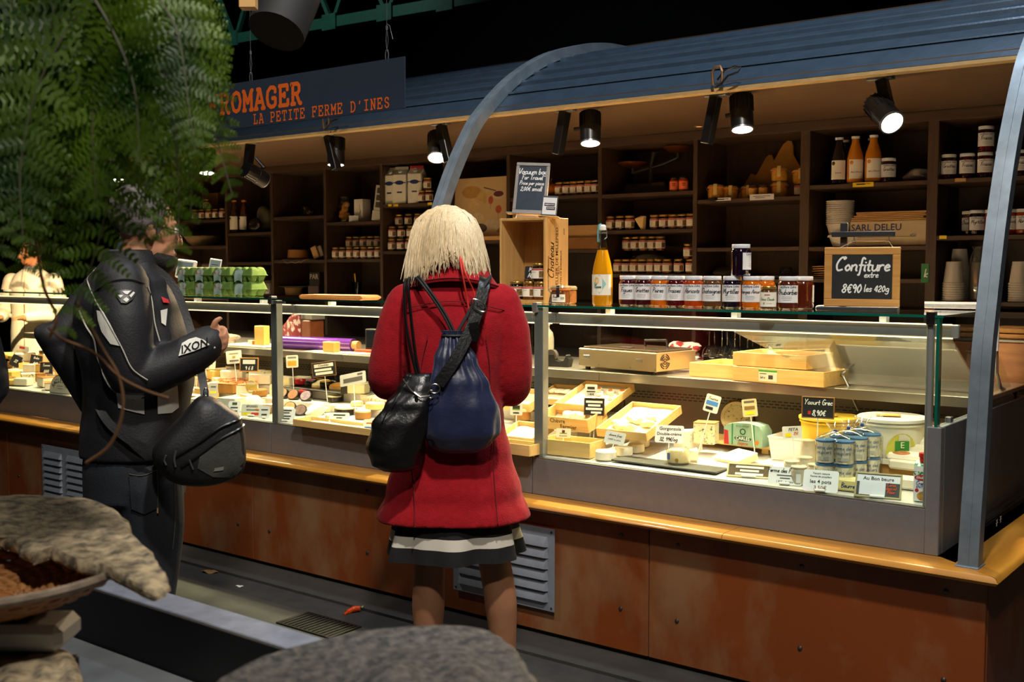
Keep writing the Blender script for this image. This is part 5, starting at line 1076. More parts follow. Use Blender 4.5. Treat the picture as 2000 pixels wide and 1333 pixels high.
def tray(label,m,L_,D_,h=.035,th=.006,lines=None,paper=True,name='wooden_tray',mat=None):
    mat = mat or m_box; t = mthing(name,label,'tray',m)
    f = MB().rbox(0,L_,0,th,0,h,.001).build('front_board',mat,t); MB().rbox(0,L_,D_-th,D_,0,h,.001).build('back_board',mat,t)
    MB().rbox(0,th,th,D_-th,0,h,.001).build('side_board',mat,t); MB().rbox(L_-th,L_,th,D_-th,0,h,.001).build('side_board',mat,t)
    for k in range(4): MB().rbox(th+(L_-2*th)*k/4+.001,th+(L_-2*th)*(k+1)/4-.001,th,D_-th,.002,.006,.0005).build('bottom_slat',mat,t)
    if paper: MB().grid(8,6,lambda u,v: (th+.002+u*(L_-2*th-.004),th+.002+v*(D_-2*th-.004),.008+.004*abs(math.sin(u*7))*abs(math.sin(v*5))+(.018*max(0,v-.8)*5*.4 if h > .03 else 0))).build('paper_liner',m_boxw,t,smooth=60)
    if lines: letter(f,lines,loc=(0,-.0008,0))
    return t
def wheel(name,label,loc,r,h,mat,rind=None,tilt=(0,0,0),group=None,seg=28,cat='cheese',squash=1):
    t = thing(name,label,cat,loc,group=group,rot=tilt)
    prof = [(r*.9,0),(r,h*.12),(r*1.01,h*.5),(r,h*.88),(r*.92,h),(.0005,h*.99)]
    MB().lathe(prof,seg,sc=(1,squash)).build('rind',rind or mat,t)
    MB().lathe([(r*.9,h*1.001),(r*.5,h*1.02),(.0005,h*1.015)],seg,sc=(1,squash)).build('top',mat,t)
    return t
def wedge(name,label,loc,rz,L_,w_,h,paste,rind,group=None,tilt=0):
    t = thing(name,label,'cheese',loc,group=group,rot=Euler((R(tilt),0,rz)))
    n = 6; arc = [(L_*math.cos(a),L_*math.sin(a)) for a in [-w_/2+w_*i/n for i in range(n+1)]]
    MB().prism([(0,0)]+arc,0,h).build('paste',paste,t,smooth=20)
    o2 = [(x*1.02,y*1.02) for x,y in arc]; MB().prism(arc+o2[::-1],-.0005,h+.0005).build('rind',rind,t,smooth=20)
    return t
def block(name,label,loc,rz,s_,mat,group=None,rind=None,tilt=0,cat='cheese'):
    t = thing(name,label,cat,loc,group=group,rot=Euler((R(tilt),0,rz)))
    MB().rbox(-s_[0]/2,s_[0]/2,-s_[1]/2,s_[1]/2,0,s_[2],.004).build('body',mat,t)
    if rind: MB().rbox(-s_[0]/2-.001,s_[0]/2+.001,-s_[1]/2-.001,s_[1]/2+.001,s_[2]*.96,s_[2]+.002,.002).build('rind',rind,t)
    return t
ZS = 1.0155   # work shelf height

# ---- right case: trays of goat cheese
m,L_,D_ = frame3((1052,886),(1152,897),(1110,846),.717,.717)
tray('empty pale wooden crate at the front left of the right case',m,L_,.13,.062,paper=False,name='wooden_crate')
m,L_,D_ = frameY((1050,838),(1150,845),(1078,815),3.77,3.90); 
tray('wooden crate lettered Chevre Fermier lined with white paper',m,L_*1.0,.15,.058,lines=[('Chèvre',.026,L_*.42,.041,'#6a4a26'),('Fermier',.026,L_*.62,.018,'#6a4a26')],name='wooden_crate')
for k,(px,py) in enumerate(((1110,802),(1130,806),(1122,800))):
    p = PY(px,py,3.86); blob('goat_cheese',nth('crumbly white goat cheese in the lettered crate',k,3),'cheese',(p.x,p.y,.83),(.03,.022,.016),m_rindw,40+k,.2,'cheeses in the lettered crate')
m,L_,D_ = frameY((1086,799),(1182,812),(1146,757),3.88,4.12)
t3 = tray('tilted wooden tray with topped rounds of fresh goat cheese',m,L_,D_,.034)
for k,(u,v) in enumerate(((.38,.82),(.68,.78),(.92,.82),(.60,.50),(.84,.56),(.92,.36),(.72,.28),(.5,.66))):
    q = m @ Vector((u*L_*.92+.012,v*D_*.88+.012,.0135)); w1 = thing('goat_round',nth('fresh goat cheese round with orange topping in the tilted tray',k,8),'cheese',q,group='topped goat rounds'); w1.rotation_euler = m.to_3x3().to_euler()
    MB().lathe([(.016,0),(.0185,.003),(.018,.011),(.0005,.0125)],16).build('cheese',m_rindw,w1); blob('topping','','',(0,0,.011),(.011,.010,.003),M('orange_topping','#c2601a',.6,noise=.4,scale=90),60+k,.3,parent=w1,n=8)
m,L_,D_ = frameY((1166,850),(1264,866),(1240,800),3.74,4.02)
t4 = tray('tilted wooden tray with goat logs right of the lettered crate',m,L_,D_,.036)
for k,(u,v,s1) in enumerate(((.15,.3,1),(.36,.5,1.1),(.30,.18,1),(.55,.45,1.1),(.70,.62,1),(.55,.14,1.2),(.8,.35,1.2))):
    q = m @ Vector((u*L_*.9+.012,v*D_*.85+.012,.012)); blob('goat_cheese',nth('soft goat cheese piece in the right wooden tray',k,7),'cheese',q,(.026*s1,.018,.014*s1),m_pale,70+k,.2,'cheeses in the right tray')
m,L_,D_ = frameY((1048,790),(1100,792),(1064,752),3.98,4.17)
t5 = tray('shallow wooden tray behind the left post with wrapped cheeses',m,L_+.06,.16,.03,lines=[('bar:.05',.02,.05,.016,'#cfc4a8')])
for k in range(4):
    q = m @ Vector((.03+k*.035,.10,.012)); blob('wrapped_cheese',nth('paper wrapped cheese in the rear left tray',k,4),'cheese',q,(.02,.03,.010),m_boxw,90+k,.2,'wrapped cheeses')
# goat cheeses in front
for k,(px,py,rr,hh) in enumerate(((1178,898,.042,.036),(1213,890,.036,.034),(1237,884,.034,.034),(1244,872,.042,.044))):
    p = DK(px,py+2); wheel('goat_round',('front left','second','third','tall rear')[k]+' white goat cheese in the wrapped row',(p.x,p.y+.02,p.z+.002),rr,hh,m_rindw,group='white goat cheeses',tilt=(0,0,R(k*40)))
t = thing('slate_board','dark slate serving board under the goat cheeses','board',DK(1300,905)+Vector((0,0,.001)),R(0)); MB().rbox(-.19,.26,-.09,.02,0,.006,.001,rot=Matrix.Rotation(R(0),3,'Z')).build('slab',m_slab,t); MB().rbox(-.17,-.15,-.08,.0,-.0008,0,.0001).build('foot',m_black,t)
def deckcard(label,px,py,wpx,hpx,mat,lines,**k):
    yy = k.pop('y',None); k.pop('lift',0); k.pop('stick',0)
    p = PY(px,py,yy) if yy else DK(px,py); s_ = pxm(p)
    t = card(label,p+Vector((0,0,.001)),wpx*s_*k.pop('kw',1.12),hpx*s_*1.02,mat,lines,**k)
    if yy and p.z-deck_z(yy) > .012: MB().tube([(0,.004,.004),(0,.006,-(p.z-deck_z(yy))+.004)],.0022,6).build('pin',m_white,t)
    return t
m_grey = M('grey_card','#b4b2ae',.6); m_wc = M('white_card','#e9e7e2',.55); m_tan = M('tan_card','#d8c494',.6); m_fb = M('brown_frame','#6a4a26',.6)
# ---- price cards, right case
deckcard('cow picture price card standing at the tilted tray',1154,776,22,24,m_cream,[('bar:.6',.2,0,.7,'#3c3a30'),('bar:.7',.08,0,.42,BK),('1.80€',.24,0,.2,BK)],lift=.07,stick=.02,tilt=6,y=3.86)
deckcard('black framed price card with white strips at the tilted tray',1160,813,37,34,m_slate,[('bar:.8',.13,0,.78,CW),('bar:.6',.12,0,.58,CW),('bar:.8',.13,0,.38,CW),('bar:.5',.12,.1,.18,CW)],lift=.03,stick=.02,tilt=6,frame=m_fb,fw=.003,y=3.83)
deckcard('goat picture card reading Bouquette on the front crate',1100,856,26,18,m_cream,[('bar:.2',.3,0,.66,'#5a3a22'),('bar:.5',.1,0,.46,'#6a9a3a'),('Bouquette',.2,0,.2,BK)],lift=.028,tilt=10,y=3.68)
deckcard('cow picture card on the round cheese left of the post',1008,812,22,22,m_cream,[('bar:.6',.3,0,.7,'#3c3a30'),('bar:.6',.1,0,.5,'#6a9a3a'),('bar:.5',.1,0,.2,BK)],lift=.05,stick=.02,tilt=6,y=3.8)
deckcard('grey card for fresh goat cheese on the white rounds',1198,868,36,25,m_grey,[('h:chèvre frais',.22,0,.70,BK),('0.80€ La pièce',.17,0,.34,BK)],lift=.035,tilt=30,roll=8,y=3.66)
deckcard('white Gorgonzola Double-creme card leaning on the slate',1306,866,50,34,m_wc,[('Gorgonzola',.26,.02,.80,BK),('Double-crème',.24,0,.50,BK),('h:32, 99€/Kg',.26,-.02,.2,BK)],tilt=18,lift=.012,stick=.01,y=3.78)
deckcard('small upright tag with a blue strip on the blue cheese',1386,806,26,34,m_cream,[('h:Fourme',.18,0,.78,'#6a6a5a'),('bar:.8',.24,0,.52,'#4a86c8'),('bar:.5',.16,-.1,.22,'#2c2c2c')],lift=.05,stick=.03,tilt=8,roll=14,y=3.9)
deckcard('yellow price tag stuck in the round blue cheese',1466,815,26,34,m_tan,[('bar:.7',.12,0,.84,'#6a6050'),('bar:.7',.2,0,.5,'#8a6a3a'),('bar:.6',.18,0,.22,'#f0d418')],lift=.06,stick=.03,tilt=6,roll=-8,y=3.92)
deckcard('FETA price card standing in the white tub',1548,858,34,24,m_cream,[('FETA',.34,.05,.72,BK,.2),('bar:.3',.3,-.2,.3,'#f0d418'),('h:25€',.26,.18,.42,'#d86a2a')],lift=.04,tilt=10,roll=-6,y=3.8)
deckcard('black chalk sign reading Yaourt Grec on a white stick',1597,819,56,42,m_slate,[('h:Yaourt Grec',.26,0,.74,CW),('h:8,90€',.30,.02,.26,CW),('bar:.09',.16,-.26,.26,'#b8302a')],stick=.075,tilt=4,frame=M('sign_frame','#8a5a2c',.5),fw=.004,y=3.8)
deckcard('gold framed woven card with white strips at the front',1462,934,88,30,M('woven_tan','#5a4a2c',.7,noise=.3,scale=150),[('bar:.62',.16,.0,.74,CW),('bar:.42',.15,0,.48,CW),('bar:.62',.16,0,.24,CW)],tilt=38,frame=m_tan,fw=.006,holder=m_white,kw=1.0)
deckcard('white card lettered Ferme des Peuplier at the front glass',1532,948,58,35,m_wc,[('h:Ferme des Peuplier',.26,0,.78,BK),('bar:.5',.06,0,.52,'#555'+'555'),('bar:.3',.06,0,.36,'#555555'),('1.90€ LA pièce',.15,0,.16,BK)],tilt=26,holder=m_white)
deckcard('white card for four yogurt pots at the front glass',1601,962,60,43,m_wc,[('Yaourt nature',.13,0,.84,BK),('Ferme de peupliers',.12,0,.70,BK),('les 4 pots',.24,0,.46,BK),('3.50€',.24,0,.18,'#8a6a4a')],tilt=26,holder=m_white)
deckcard('framed Au Bon beure butter price card at the front right',1713,974,88,50,M('dark_panel','#2f302c',.6),[('bar:1.0',.28,0,.76,'#e4e4e6'),('Au Bon beure',.20,.0,.76,BK),('bar:.56',.52,-.12,.36,'#dcdce0'),('Ail & Persil',.10,-.2,.54,BK),('Truffe Blanche',.10,-.16,.42,BK),('6.99€',.15,-.14,.22,BK),('h:Coron',.14,.28,.54,'#e0532a'),('h:demi sel',.12,.28,.40,'#e0532a'),('h:Fleur',.14,.28,.26,'#e0532a')],tilt=28,frame=M('olive_frame','#a89a6a',.5),fw=.006,holder=m_white,kw=1.0)
# ---- blue cheeses
t = thing('riser_board','low wooden riser board under the blue cheeses','board',DK(1420,880)+Vector((0,.01,.001)),R(-4)); MB().rbox(-.17,.20,-.02,.16,.022,.034,.002).build('board',m_box,t); MB().rbox(-.15,-.12,0,.14,0,.022,.001).build('leg',m_box,t); MB().rbox(.15,.18,0,.14,0,.022,.001).build('leg',m_box,t)
zr = DK(1420,880).z+.036
pb = PZ(1372,868,zr); block('blue_cheese','blue veined cheese block beside the Gorgonzola card',(pb.x,pb.y+.03,zr),R(12),(.086,.07,.085),m_blue,rind=m_brown)
pg = PZ(1340,866,zr); t = wedge('gorgonzola','creamy white gorgonzola wedge behind its card',(pg.x+.02,pg.y+.10,zr-.036),R(250),.12,.7,.085,m_roq,m_rindw)
pc = PZ(1448,872,zr); t = thing('roquefort_pack','green foil wrapped Roquefort half lettered CARLES','cheese',(pc.x,pc.y+.012,zr),R(-4))
m_gf = M('green_foil','#8fae96',.35,.1,noise=.12,scale=12,bump=.5,bscale=30)
MB().prism([(-.085,0),(.085,0),(.086,.060),(.07,.082),(.03,.09),(-.03,.088),(-.07,.08),(-.086,.066)],-.075,0).build('wrapper',m_gf,t,smooth=40,rot=(math.pi/2,0,0),loc=(0,0,0))
def flatp(poly,mat,par,y=-.0006,nm='printed_shape'): return MB().add([(x,y,z_) for x,z_ in poly],[tuple(range(len(poly)))]).build(nm,mat,par,smooth=0)
flatp([(-.084,.0),(-.062,0),(-.066,.055),(-.084,.058)],m_red,t); flatp([(-.05,.0),(-.044,0),(-.044,.085),(-.05,.085)],M('green_line','#2f7a4a',.5),t); flatp([(.05,0),(.055,0),(.05,.085),(.045,.085)],M('green_line','#2f7a4a',.5),t)
flatp(ell(0,.028,.038,.010),M('dark_green_print','#1f4a34',.5),t,-.0009); flatp(ell(.062,.018,.009,.009),M('orange_seal_print','#d8741a',.5),t,-.0012)
letter(t,[('CARLES',.018,0,.028,'#e8efe6'),('O',.036,0,.054,'#1f4a34'),('ROQUEFORT',.010,0,.076,'#4a6a58'),('h:Elegance',.013,0,.010,'#b8402e')],loc=(0,-.0016,0))
pf = PZ(1432,850,zr); t = thing('fourme_cheese','upright round blue cheese standing on its rim','cheese',(pf.x,pf.y+.03,zr),rot=(0,0,R(16)))
MB().lathe([(.066,0),(.07,.006),(.07,.10),(.066,.106)],30).build('rind',m_brown,t,rot=(math.pi/2,0,0),loc=(0,.106,.07)); MB().lathe([(.0005,.0),(.067,.0)],30,cap=False).build('cut_face',m_blue,t,rot=(math.pi/2,0,0),loc=(0,-.001,.07))
MB().lathe([(.069,-.004),(.072,-.002),(.072,.09),(.05,.11)],24,cap=False).build('cling_film',m_wrap,t,rot=(math.pi/2,0,0),loc=(0,.106,.07)); MB().rbox(-.004,.004,.045,.055,.135,.19,.001).build('wooden_pick',m_pine,t)
t = thing('cheese_tub','film wrapped round goat cheese on the front of the slate','cheese',DK(1317,912)+Vector((0,.03,.008)),R(10)); MB().lathe([(.036,0),(.042,.008),(.042,.045),(.036,.054),(.0005,.055)],24).build('cheese',m_pale,t); MB().lathe([(.044,0),(.047,.01),(.046,.05),(.036,.062),(.02,.06)],18,cap=False).build('cling_film',m_wrap,t); flatp(ell(.01,.02,.007,.007),M('gold_print','#a8842a',.4),t,-.0475); flatp([(-.03,.02),(-.018,.02),(-.018,.045),(-.03,.045)],M('blue_print','#4a6a9a',.5),t,-.0425)
p = DK(1353,900); wedge('brie_wedge','soft white cheese slice beside the film wrapped round',(p.x-.01,p.y+.05,p.z+.008),R(285),.085,.6,.035,m_pale,m_rindw)
p = DK(1350,880); wedge('brie_wedge','second soft cheese slice behind on the slate',(p.x+.02,p.y+.05,p.z+.008),R(240),.08,.5,.04,m_roq,m_rindw)
m,L_,D_ = frame3((1395,896),(1440,904),(1418,874),.735,.765); t = mthing('roquefort_slice','tilted slice of white Roquefort with blue spots','cheese',m); MB().prism([(0,0),(L_,0),(L_*1.2,D_*.9),(L_*.3,D_)],0,.004).build('cut_face',m_roq,t,smooth=0); MB().prism([(.001,.001),(L_-.001,.001),(L_*1.19,D_*.89),(L_*.31,D_*.99)],-.025,-.0002).build('body',m_pale,t,smooth=0)
# tubs and buckets
def tub(label,px,py,w_,d_,h,rz,mat,brim):
    p = DK(px,py); t = thing('plastic_tub',label,'tub',(p.x,p.y+d_/2,p.z+.001),rz)
    MB().loft([[(x*k,y*k,z_) for x,y in ((-w_/2,-d_/2),(w_/2,-d_/2),(w_/2,d_/2),(-w_/2,d_/2))] for k,z_ in ((.86,0),(1,h),(1.03,h),(1.03,h+.006),(.97,h+.006),(.84,.01))]).build('body',mat,t,smooth=30); MB().rbox(-w_*.42,w_*.42,-d_*.42,d_*.42,brim,brim+.004,.001).build('contents',m_rindw,t); return t
tub('white plastic feta tub in front of the yellow bucket',1535,902,.15,.14,.085,R(2),m_white,.045); tub('second white tub with a spoon right of the feta',1600,892,.12,.12,.075,R(4),m_white,.05)
t = thing('spoon','white spoon with blue tip resting on the right tub','spoon',DK(1580,880)+Vector((.0,.08,.086)),R(-20)); MB().tube([(-.05,0,0),(.03,.0,.004),(.05,0,.004)],[.004,.005,.003],6,flat=(1,.5)).build('handle',m_white,t); MB().sphere((.06,0,.004),.016,12,6,sc=(1.2,.8,.3)).build('bowl',m_white,t); MB().rbox(-.056,-.03,-.0045,.0045,-.003,.004,.001).build('blue_tip',M('blue_tip','#2a5aa8',.4),t)
def bucket(label,loc,r,h,mat,lidm,logo,tagc):
    t = thing('yogurt_bucket',label,'bucket',loc,R(22))
    MB().lathe([(r*.86,0),(r*.88,.004),(r*.97,h*.86),(r*1.02,h*.87),(r*1.02,h*.90),(r*.98,h*.905),(r*.98,h*.93)],36).build('body',mat,t); MB().lathe([(r*1.0,h*.93),(r*1.05,h*.935),(r*1.05,h*.985),(r*1.01,h),(r*.94,h*.985),(.0005,h*.985)],36).build('lid',lidm,t)
    MB().tube([(r*math.sin(a)*1.04,-r*math.cos(a)*1.04,h*.84-.05*math.sin((a-1.2)*1.1)**2) for a in [1.2+k*.29 for k in range(11)]],.0025,6).build('handle',mat,t)
    q = MB(); rr = r*.955
    for kk,(a_,b_,z0) in enumerate(((.055,.07,h*.42),)):
        q.add([((rr+.001)*math.sin((a_*math.cos(u)+.03)/rr),-(rr+.001)*math.cos((a_*math.cos(u)+.03)/rr),z0+b_*math.sin(u)) for u in [2*math.pi*i/24 for i in range(24)]],[tuple(range(24))])
    q.build('label',logo,t,smooth=0); return t
pY = Vector((-1.60,4.02,deck_z(4.02)+.001)); pY.x = PY(1620,830,4.02).x
tb = bucket('yellow yogurt bucket behind the chalk sign',pY,.108,.175,M('yellow_bucket','#e0b422',.4),M('yellow_lid','#e6c040',.4),M('bucket_logo1','#ecdca0',.5),0)
letter(tb,[('BOUR',.026,.045,.092,'#c03a22'),('h:lait',.026,.045,.068,'#2c2c2c')],bend=.108)
pW = Vector((PY(1742,830,3.96).x,3.96,deck_z(3.96)+.001)); tw = bucket('large white yogurt bucket with green and yellow oval label',pW,.115,.205,M('white_bucket','#e6dfc8',.45),M('white_bucket_lid','#e6e2d6',.45),M('bucket_logo2','#c9c04a',.5),0)
letter(tw,[('bar:.05',.05,.03,.105,'#3f8a3a'),('E',.03,.03,.115,'#dfe6b0'),('bar:.09',.004,.03,.05,'#3f8a3a')],bend=.1125)
for pp_,hh,lb in ((pY,.175,'small paper note lying on the yellow bucket lid'),(pW,.205,'kraft price tag with yellow strip on the white bucket lid')):
    t = thing('lid_note',lb,'price card',(pp_.x-.01,pp_.y-.01,pp_.z+hh+.001),R(20)); MB().rbox(-.042,.042,-.02,.02,0,.003,.001).build('card',m_kraft,t); MB().rbox(-.03,.038,-.018,-.008,.003,.0045,.0003).build('strip',m_yel,t)
# glass yogurt pots
m_pot = M('glass_pot','#b7ad98',.15,coat=.5,noise=.08)
for k,(px,py) in enumerate(((1570,916),(1552,950),(1585,945),(1563,930),(1538,938))):
    p = DK(px,py); t = thing('glass_pot',nth('small glass yogurt pot left of the wrapped blue yogurts',k,5),'pot',(p.x,p.y+.035,p.z+.001+(.0 if k else .0)),R(20),'glass yogurt pots'); hh = .10 if k == 0 else .06
    MB().lathe([(.025,0),(.028,.004),(.028,hh*.8),(.025,hh*.9),(.026,hh)],18).build('glass',m_pot,t); MB().lathe([(.0275,hh),(.028,hh+.001),(.028,hh+.003),(.0005,hh+.003)],18).build('foil_lid',M('foil_lid','#cfc8b8',.35,.3),t); MB().rbox(-.008,.008,-.0290,-.0282,.01,.04,.0002).build('barcode',m_lab,t)
m_yp = M('yogurt_card','#e8dec4',.55); m_yb = M('yogurt_blue','#3a6a9a',.5); m_cel = GL('cellophane','#f0f2f2',refl=.09)
def ypack(label,loc,rz):
    t = thing('yogurt_pack',label,'yogurt pack',loc,rz,'wrapped yogurt packs')
    for cx_ in (-.0325,.0325):
        for lv in (0,1):
            P = PROTO.get('ypot')
            if not P:
                b = MB().lathe([(.026,0),(.0295,.003),(.031,.072),(.0315,.074)],20).mesh('pot',m_yp); c = MB().lathe([(.032,.074),(.033,.075),(.033,.080),(.0005,.081)],20).mesh('pot_lid',m_yb)
                tx = MB()
                for s_,sz,z_ in (('h:ferme des',.016,.050),('h:peupliers',.016,.034)): hand(tx,s_[2:],0,z_,sz,.0013,.15,align='C')
                tx.v = [(.0322*math.sin(v[0]/.0322),-.0322*math.cos(v[0]/.0322),v[1]) for v in tx.v]
                bar_ = MB().add([(.0318*math.sin(a),-.0318*math.cos(a),z_) for z_ in (.012,.024) for a in [-.6+.2*i for i in range(7)]],[(i,i+1,8+i,7+i) for i in range(6)]).mesh('print_band',M('blue_grey_print','#b8b6a8',.6),0)
                em = MB()
                for i in range(10):
                    a = 2*math.pi*i/10; em.add([((.012*math.cos(a+d)*k)/1,0,.040+.014*math.sin(a+d)*k) for d,k in ((-.16,1),(.16,1),(0,.35))],[(0,1,2)])
                em.v = [(.0324*math.sin((v[0]+.052)/.0324),-.0324*math.cos((v[0]+.052)/.0324),v[2]) for v in em.v]
                PROTO['ypot'] = P = [('pot',b),('pot_lid',c),('lettering',tx.mesh('lettering',ink('#3a5a86'),0)),('print_band',bar_),('printed_flower',em.mesh('printed_flower',M('blue_flower','#2f6aa8',.6),0))]
            pot_o = put('pot',P[0][1],t,(cx_,0,lv*.0825))
            for nm,me in P[1:]: put(nm,me,pot_o)
    rg = []
    for z_,k in ((-.0005,1),(.08,1.03),(.155,1.02),(.172,.85),(.185,.45),(.192,.16),(.205,.30),(.222,.5)):
        rg.append([((.036+.0325*abs(math.cos(a)))*math.cos(a)*k*(1+.04*math.sin(a*9+z_*90)),.037*math.sin(a)*k*(1+.04*math.sin(a*7+z_*70)),z_) for a in [2*math.pi*i/32 for i in range(32)]])
    MB().loft(rg,cap=False).build('cellophane',m_cel,t,smooth=60); MB().rbox(-.006,.006,-.005,.005,.186,.198,.002).build('blue_clip',M('blue_clip','#24449a',.4),t)
p0 = DK(1615,956)
for k in range(4): ypack(nth('cellophane wrapped stack of blue and white yogurt pots',k,4,'front'),(p0.x+.01+k*.018,p0.y+.04+k*.078,deck_z(p0.y+.04+k*.078)+.001),R(10))
# butter, cartons
m_but = M('butter_wrap','#e6d68e',.5,noise=.05,bump=.3,bscale=25); m_butw = M('white_wrap','#e2d9c4',.55,noise=.05,bump=.4,bscale=25)
def butter(label,px,py,s_,rz,mat,lift=0,tilt=0,txt=None):
    p = DK(px,py); t = thing('butter_pack',label,'butter',(p.x,p.y+s_[1]/2,deck_z(p.y+s_[1]/2)+.001+lift),rot=Euler((R(tilt),0,rz)))
    MB().rbox(-s_[0]/2,s_[0]/2,-s_[1]/2,s_[1]/2,0,s_[2],.007).build('wrapper',mat,t); MB().rbox(-s_[0]*.5-.0005,-s_[0]*.5+.002,-s_[1]*.3,s_[1]*.3,s_[2]*.2,s_[2]*.8,.001).build('end_fold',mat,t)
    if txt: letter(t,[('h:'+txt,s_[2]*.42,0,s_[2]*.45,'#2c3a6a')],loc=(0,-s_[1]/2-.0008,0))
butter('yellow wrapped butter pack left of the framed butter card',1655,962,(.10,.06,.042),R(2),m_but,txt='Beurre'); butter('white wrapped cheese pack behind the framed butter card',1760,958,(.09,.06,.04),R(4),m_butw); butter('second white pack stacked on the first behind the card',1762,944,(.10,.07,.034),R(-4),m_butw,lift=.042)
butter('yellow butter pack lettered in script on the white packs',1782,908,(.11,.065,.042),R(0),m_but,lift=.055,txt='Moulé à')
t = thing('display_carton','white open carton of soft cheeses at the right end','carton',(PY(1790,880,3.93).x,3.90,deck_z(3.9)+.06),rot=Euler((R(8),0,R(2)))); m_kc = M('carton_inner','#a8793c',.8)
MB().rbox(-.10,-.096,-.06,.22,0,.075,.001).build('left_wall',m_butw,t); MB().rbox(.085,.089,-.06,.22,0,.075,.001).build('right_wall',m_butw,t); MB().rbox(-.096,.085,.216,.22,0,.09,.001).build('back_wall',m_kc,t); MB().rbox(-.096,.085,-.06,.216,0,.003,.001).build('floor_panel',m_kc,t); MB().rbox(-.096,.085,-.06,-.057,0,.02,.001).build('front_lip',m_butw,t)
o = MB().rbox(-.10,.09,-.05,.22,0,.055,.002).build('carton_riser',m_kc,None,loc=(PY(1790,880,3.93).x,3.90,deck_z(3.9)-.003)); tag(o,'brown cardboard riser beneath the open carton','box')
Mt = Matrix.Translation(t.location) @ Euler((R(8),0,R(2))).to_matrix().to_4x4()
for k in range(4): 
    q = Mt @ Vector((-.01,-.03+k*.055,.006+k*.012)); t2 = thing('camembert',nth('paper wrapped round cheese with brown print in the open carton',k,4,'front'),'cheese',q,group='camemberts in the carton',rot=(R(20),0,0)); MB().rbox(-.07,.07,-.026,.026,0,.036,.010).build('wrapper',m_butw,t2); MB().lathe([(.0005,0),(.022,0)],18,cap=False,sc=(1.4,.7)).build('printed_oval',M('brown_print','#a8683c',.6,noise=.4,scale=60),t2,loc=(-.02,0,.0366))
t = thing('display_carton','upper white carton edge behind the steel corner post','carton',(PY(1815,800,4.08).x,4.06,.84),rot=Euler((R(5),0,R(2)))); MB().rbox(-.13,.03,0,.004,0,.05,.001).build('front_wall',m_kc,t); MB().rbox(-.13,.03,.14,.144,0,.06,.001).build('back_wall',m_butw,t); MB().rbox(-.13,-.126,.004,.14,0,.055,.001).build('side_wall',m_butw,t); MB().rbox(-.126,.03,.004,.14,0,.003,.001).build('floor_panel',m_kc,t); MB().rbox(-.12,-.10,.02,.12,-.08,-.001,.001).build('support_foot',m_kc,t)
def cream_carton(label,px,py,dy=0):
    p = DK(px,py); t = thing('cream_carton',label,'carton',(p.x,p.y+.03+dy,deck_z(p.y+.03+dy)+.001),R(8),'cream cartons')
    MB().rbox(-.029,.029,-.022,.022,0,.115,.002).build('body',M('cream_white','#e8e6e6',.45),t); MB().add([(-.029,-.022,.115),(.029,-.022,.115),(.029,.022,.115),(-.029,.022,.115),(-.024,-.004,.132),(.024,-.004,.132),(.024,.006,.132),(-.024,.006,.132)],[(0,1,5,4),(1,2,6,5),(2,3,7,6),(3,0,4,7),(4,5,6,7)]).build('top',M('cream_check','#2f7a4a',.5,col2='#dfe8df',scale=90,contrast=(.48,.52)),t,smooth=0)
    MB().lathe([(.015,.126),(.015,.142),(.018,.143),(.018,.156),(.0005,.157)],16).build('cap',M('red_cap','#b8201c',.35),t)
    flatp([(-.029,.085),(.029,.085),(.029,.098),(-.029,.098)],M('cream_check','#2f7a4a'),t,-.0225); flatp(ell(0,.078,.026,.010),M('cream_red','#b83038',.5),t,-.0229); flatp(ell(.004,.018,.022,.016),M('pasta_print','#b8863c',.6,noise=.4,scale=80),t,-.0227); flatp(ell(-.018,.036,.006,.006),m_red,t,-.0226)
    letter(t,[('Elle&Vire',.011,0,.078,'#f2e8e8',.2),('h:Crème',.013,-.004,.060,'#2a3a8a'),('ENTIERE',.011,.0,.048,'#2a3a8a',.2)],loc=(0,-.0234,0))
cream_carton('cream carton with red screw cap in the front right corner',1798,983); cream_carton('second cream carton behind with only its red cap showing',1806,975,.07)
# ---- on the work shelf, right case
t = thing('tape_dispenser','black adhesive tape dispenser on the steel shelf','tape dispenser',(PY(1090,712,4.16).x,4.16,ZS),R(8))
MB().prism([(-.065,0),(.06,0),(.068,.035),(.05,.05),(.04,.03),(.015,.022),(-.01,.03),(-.015,.055),(-.05,.055),(-.065,.04)],-.022,.022).build('body',m_black,t,smooth=30,rot=(math.pi/2,0,0)); MB().lathe([(.014,-.012),(.028,-.012),(.028,.012),(.014,.012)],20).build('tape_roll',M('tape','#5a5650',.2),t,loc=(-.032,0,.05),rot=(math.pi/2,0,0)); MB().rbox(.048,.056,-.016,.016,.05,.056,.001).build('cutter',m_steel,t)
m,L_,D_ = frame3((1130,722),(1302,732),(1150,703),ZS+.012); L_ = .44; D_ = .28
t = thing('vacuum_sealer','flat stainless steel vacuum sealer with round vent on the shelf','machine',(PY(1130,722,4.11).x,4.11,ZS),R(-8))
MB().rbox(0,L_,0,D_,.014,.095,.003).build('housing',M('sealer_steel','#c4b08c',.3,.8,noise=.04,scale=4),t); MB().rbox(.01,L_-.01,.02,D_-.01,.095,.104,.003).build('lid',M('smoke_lid','#4a4036',.12,coat=.5),t)
for x_ in (.03,L_-.04): MB().lathe([(.012,0),(.012,.014)],12,c=(x_,.03,0)).build('foot',m_black,t)
for x_ in (.05,L_-.09): MB().rbox(x_-.017,x_+.017,-.003,0,.05,.066,.001).build('latch',m_inox,t)
for x_ in (.006,.12,.3,L_-.006): MB().lathe([(.003,0),(.002,.002)],8).build('screw',m_steel,t,loc=(x_ if 0 < x_ < L_ else x_,0,.025),rot=(math.pi/2,0,0))
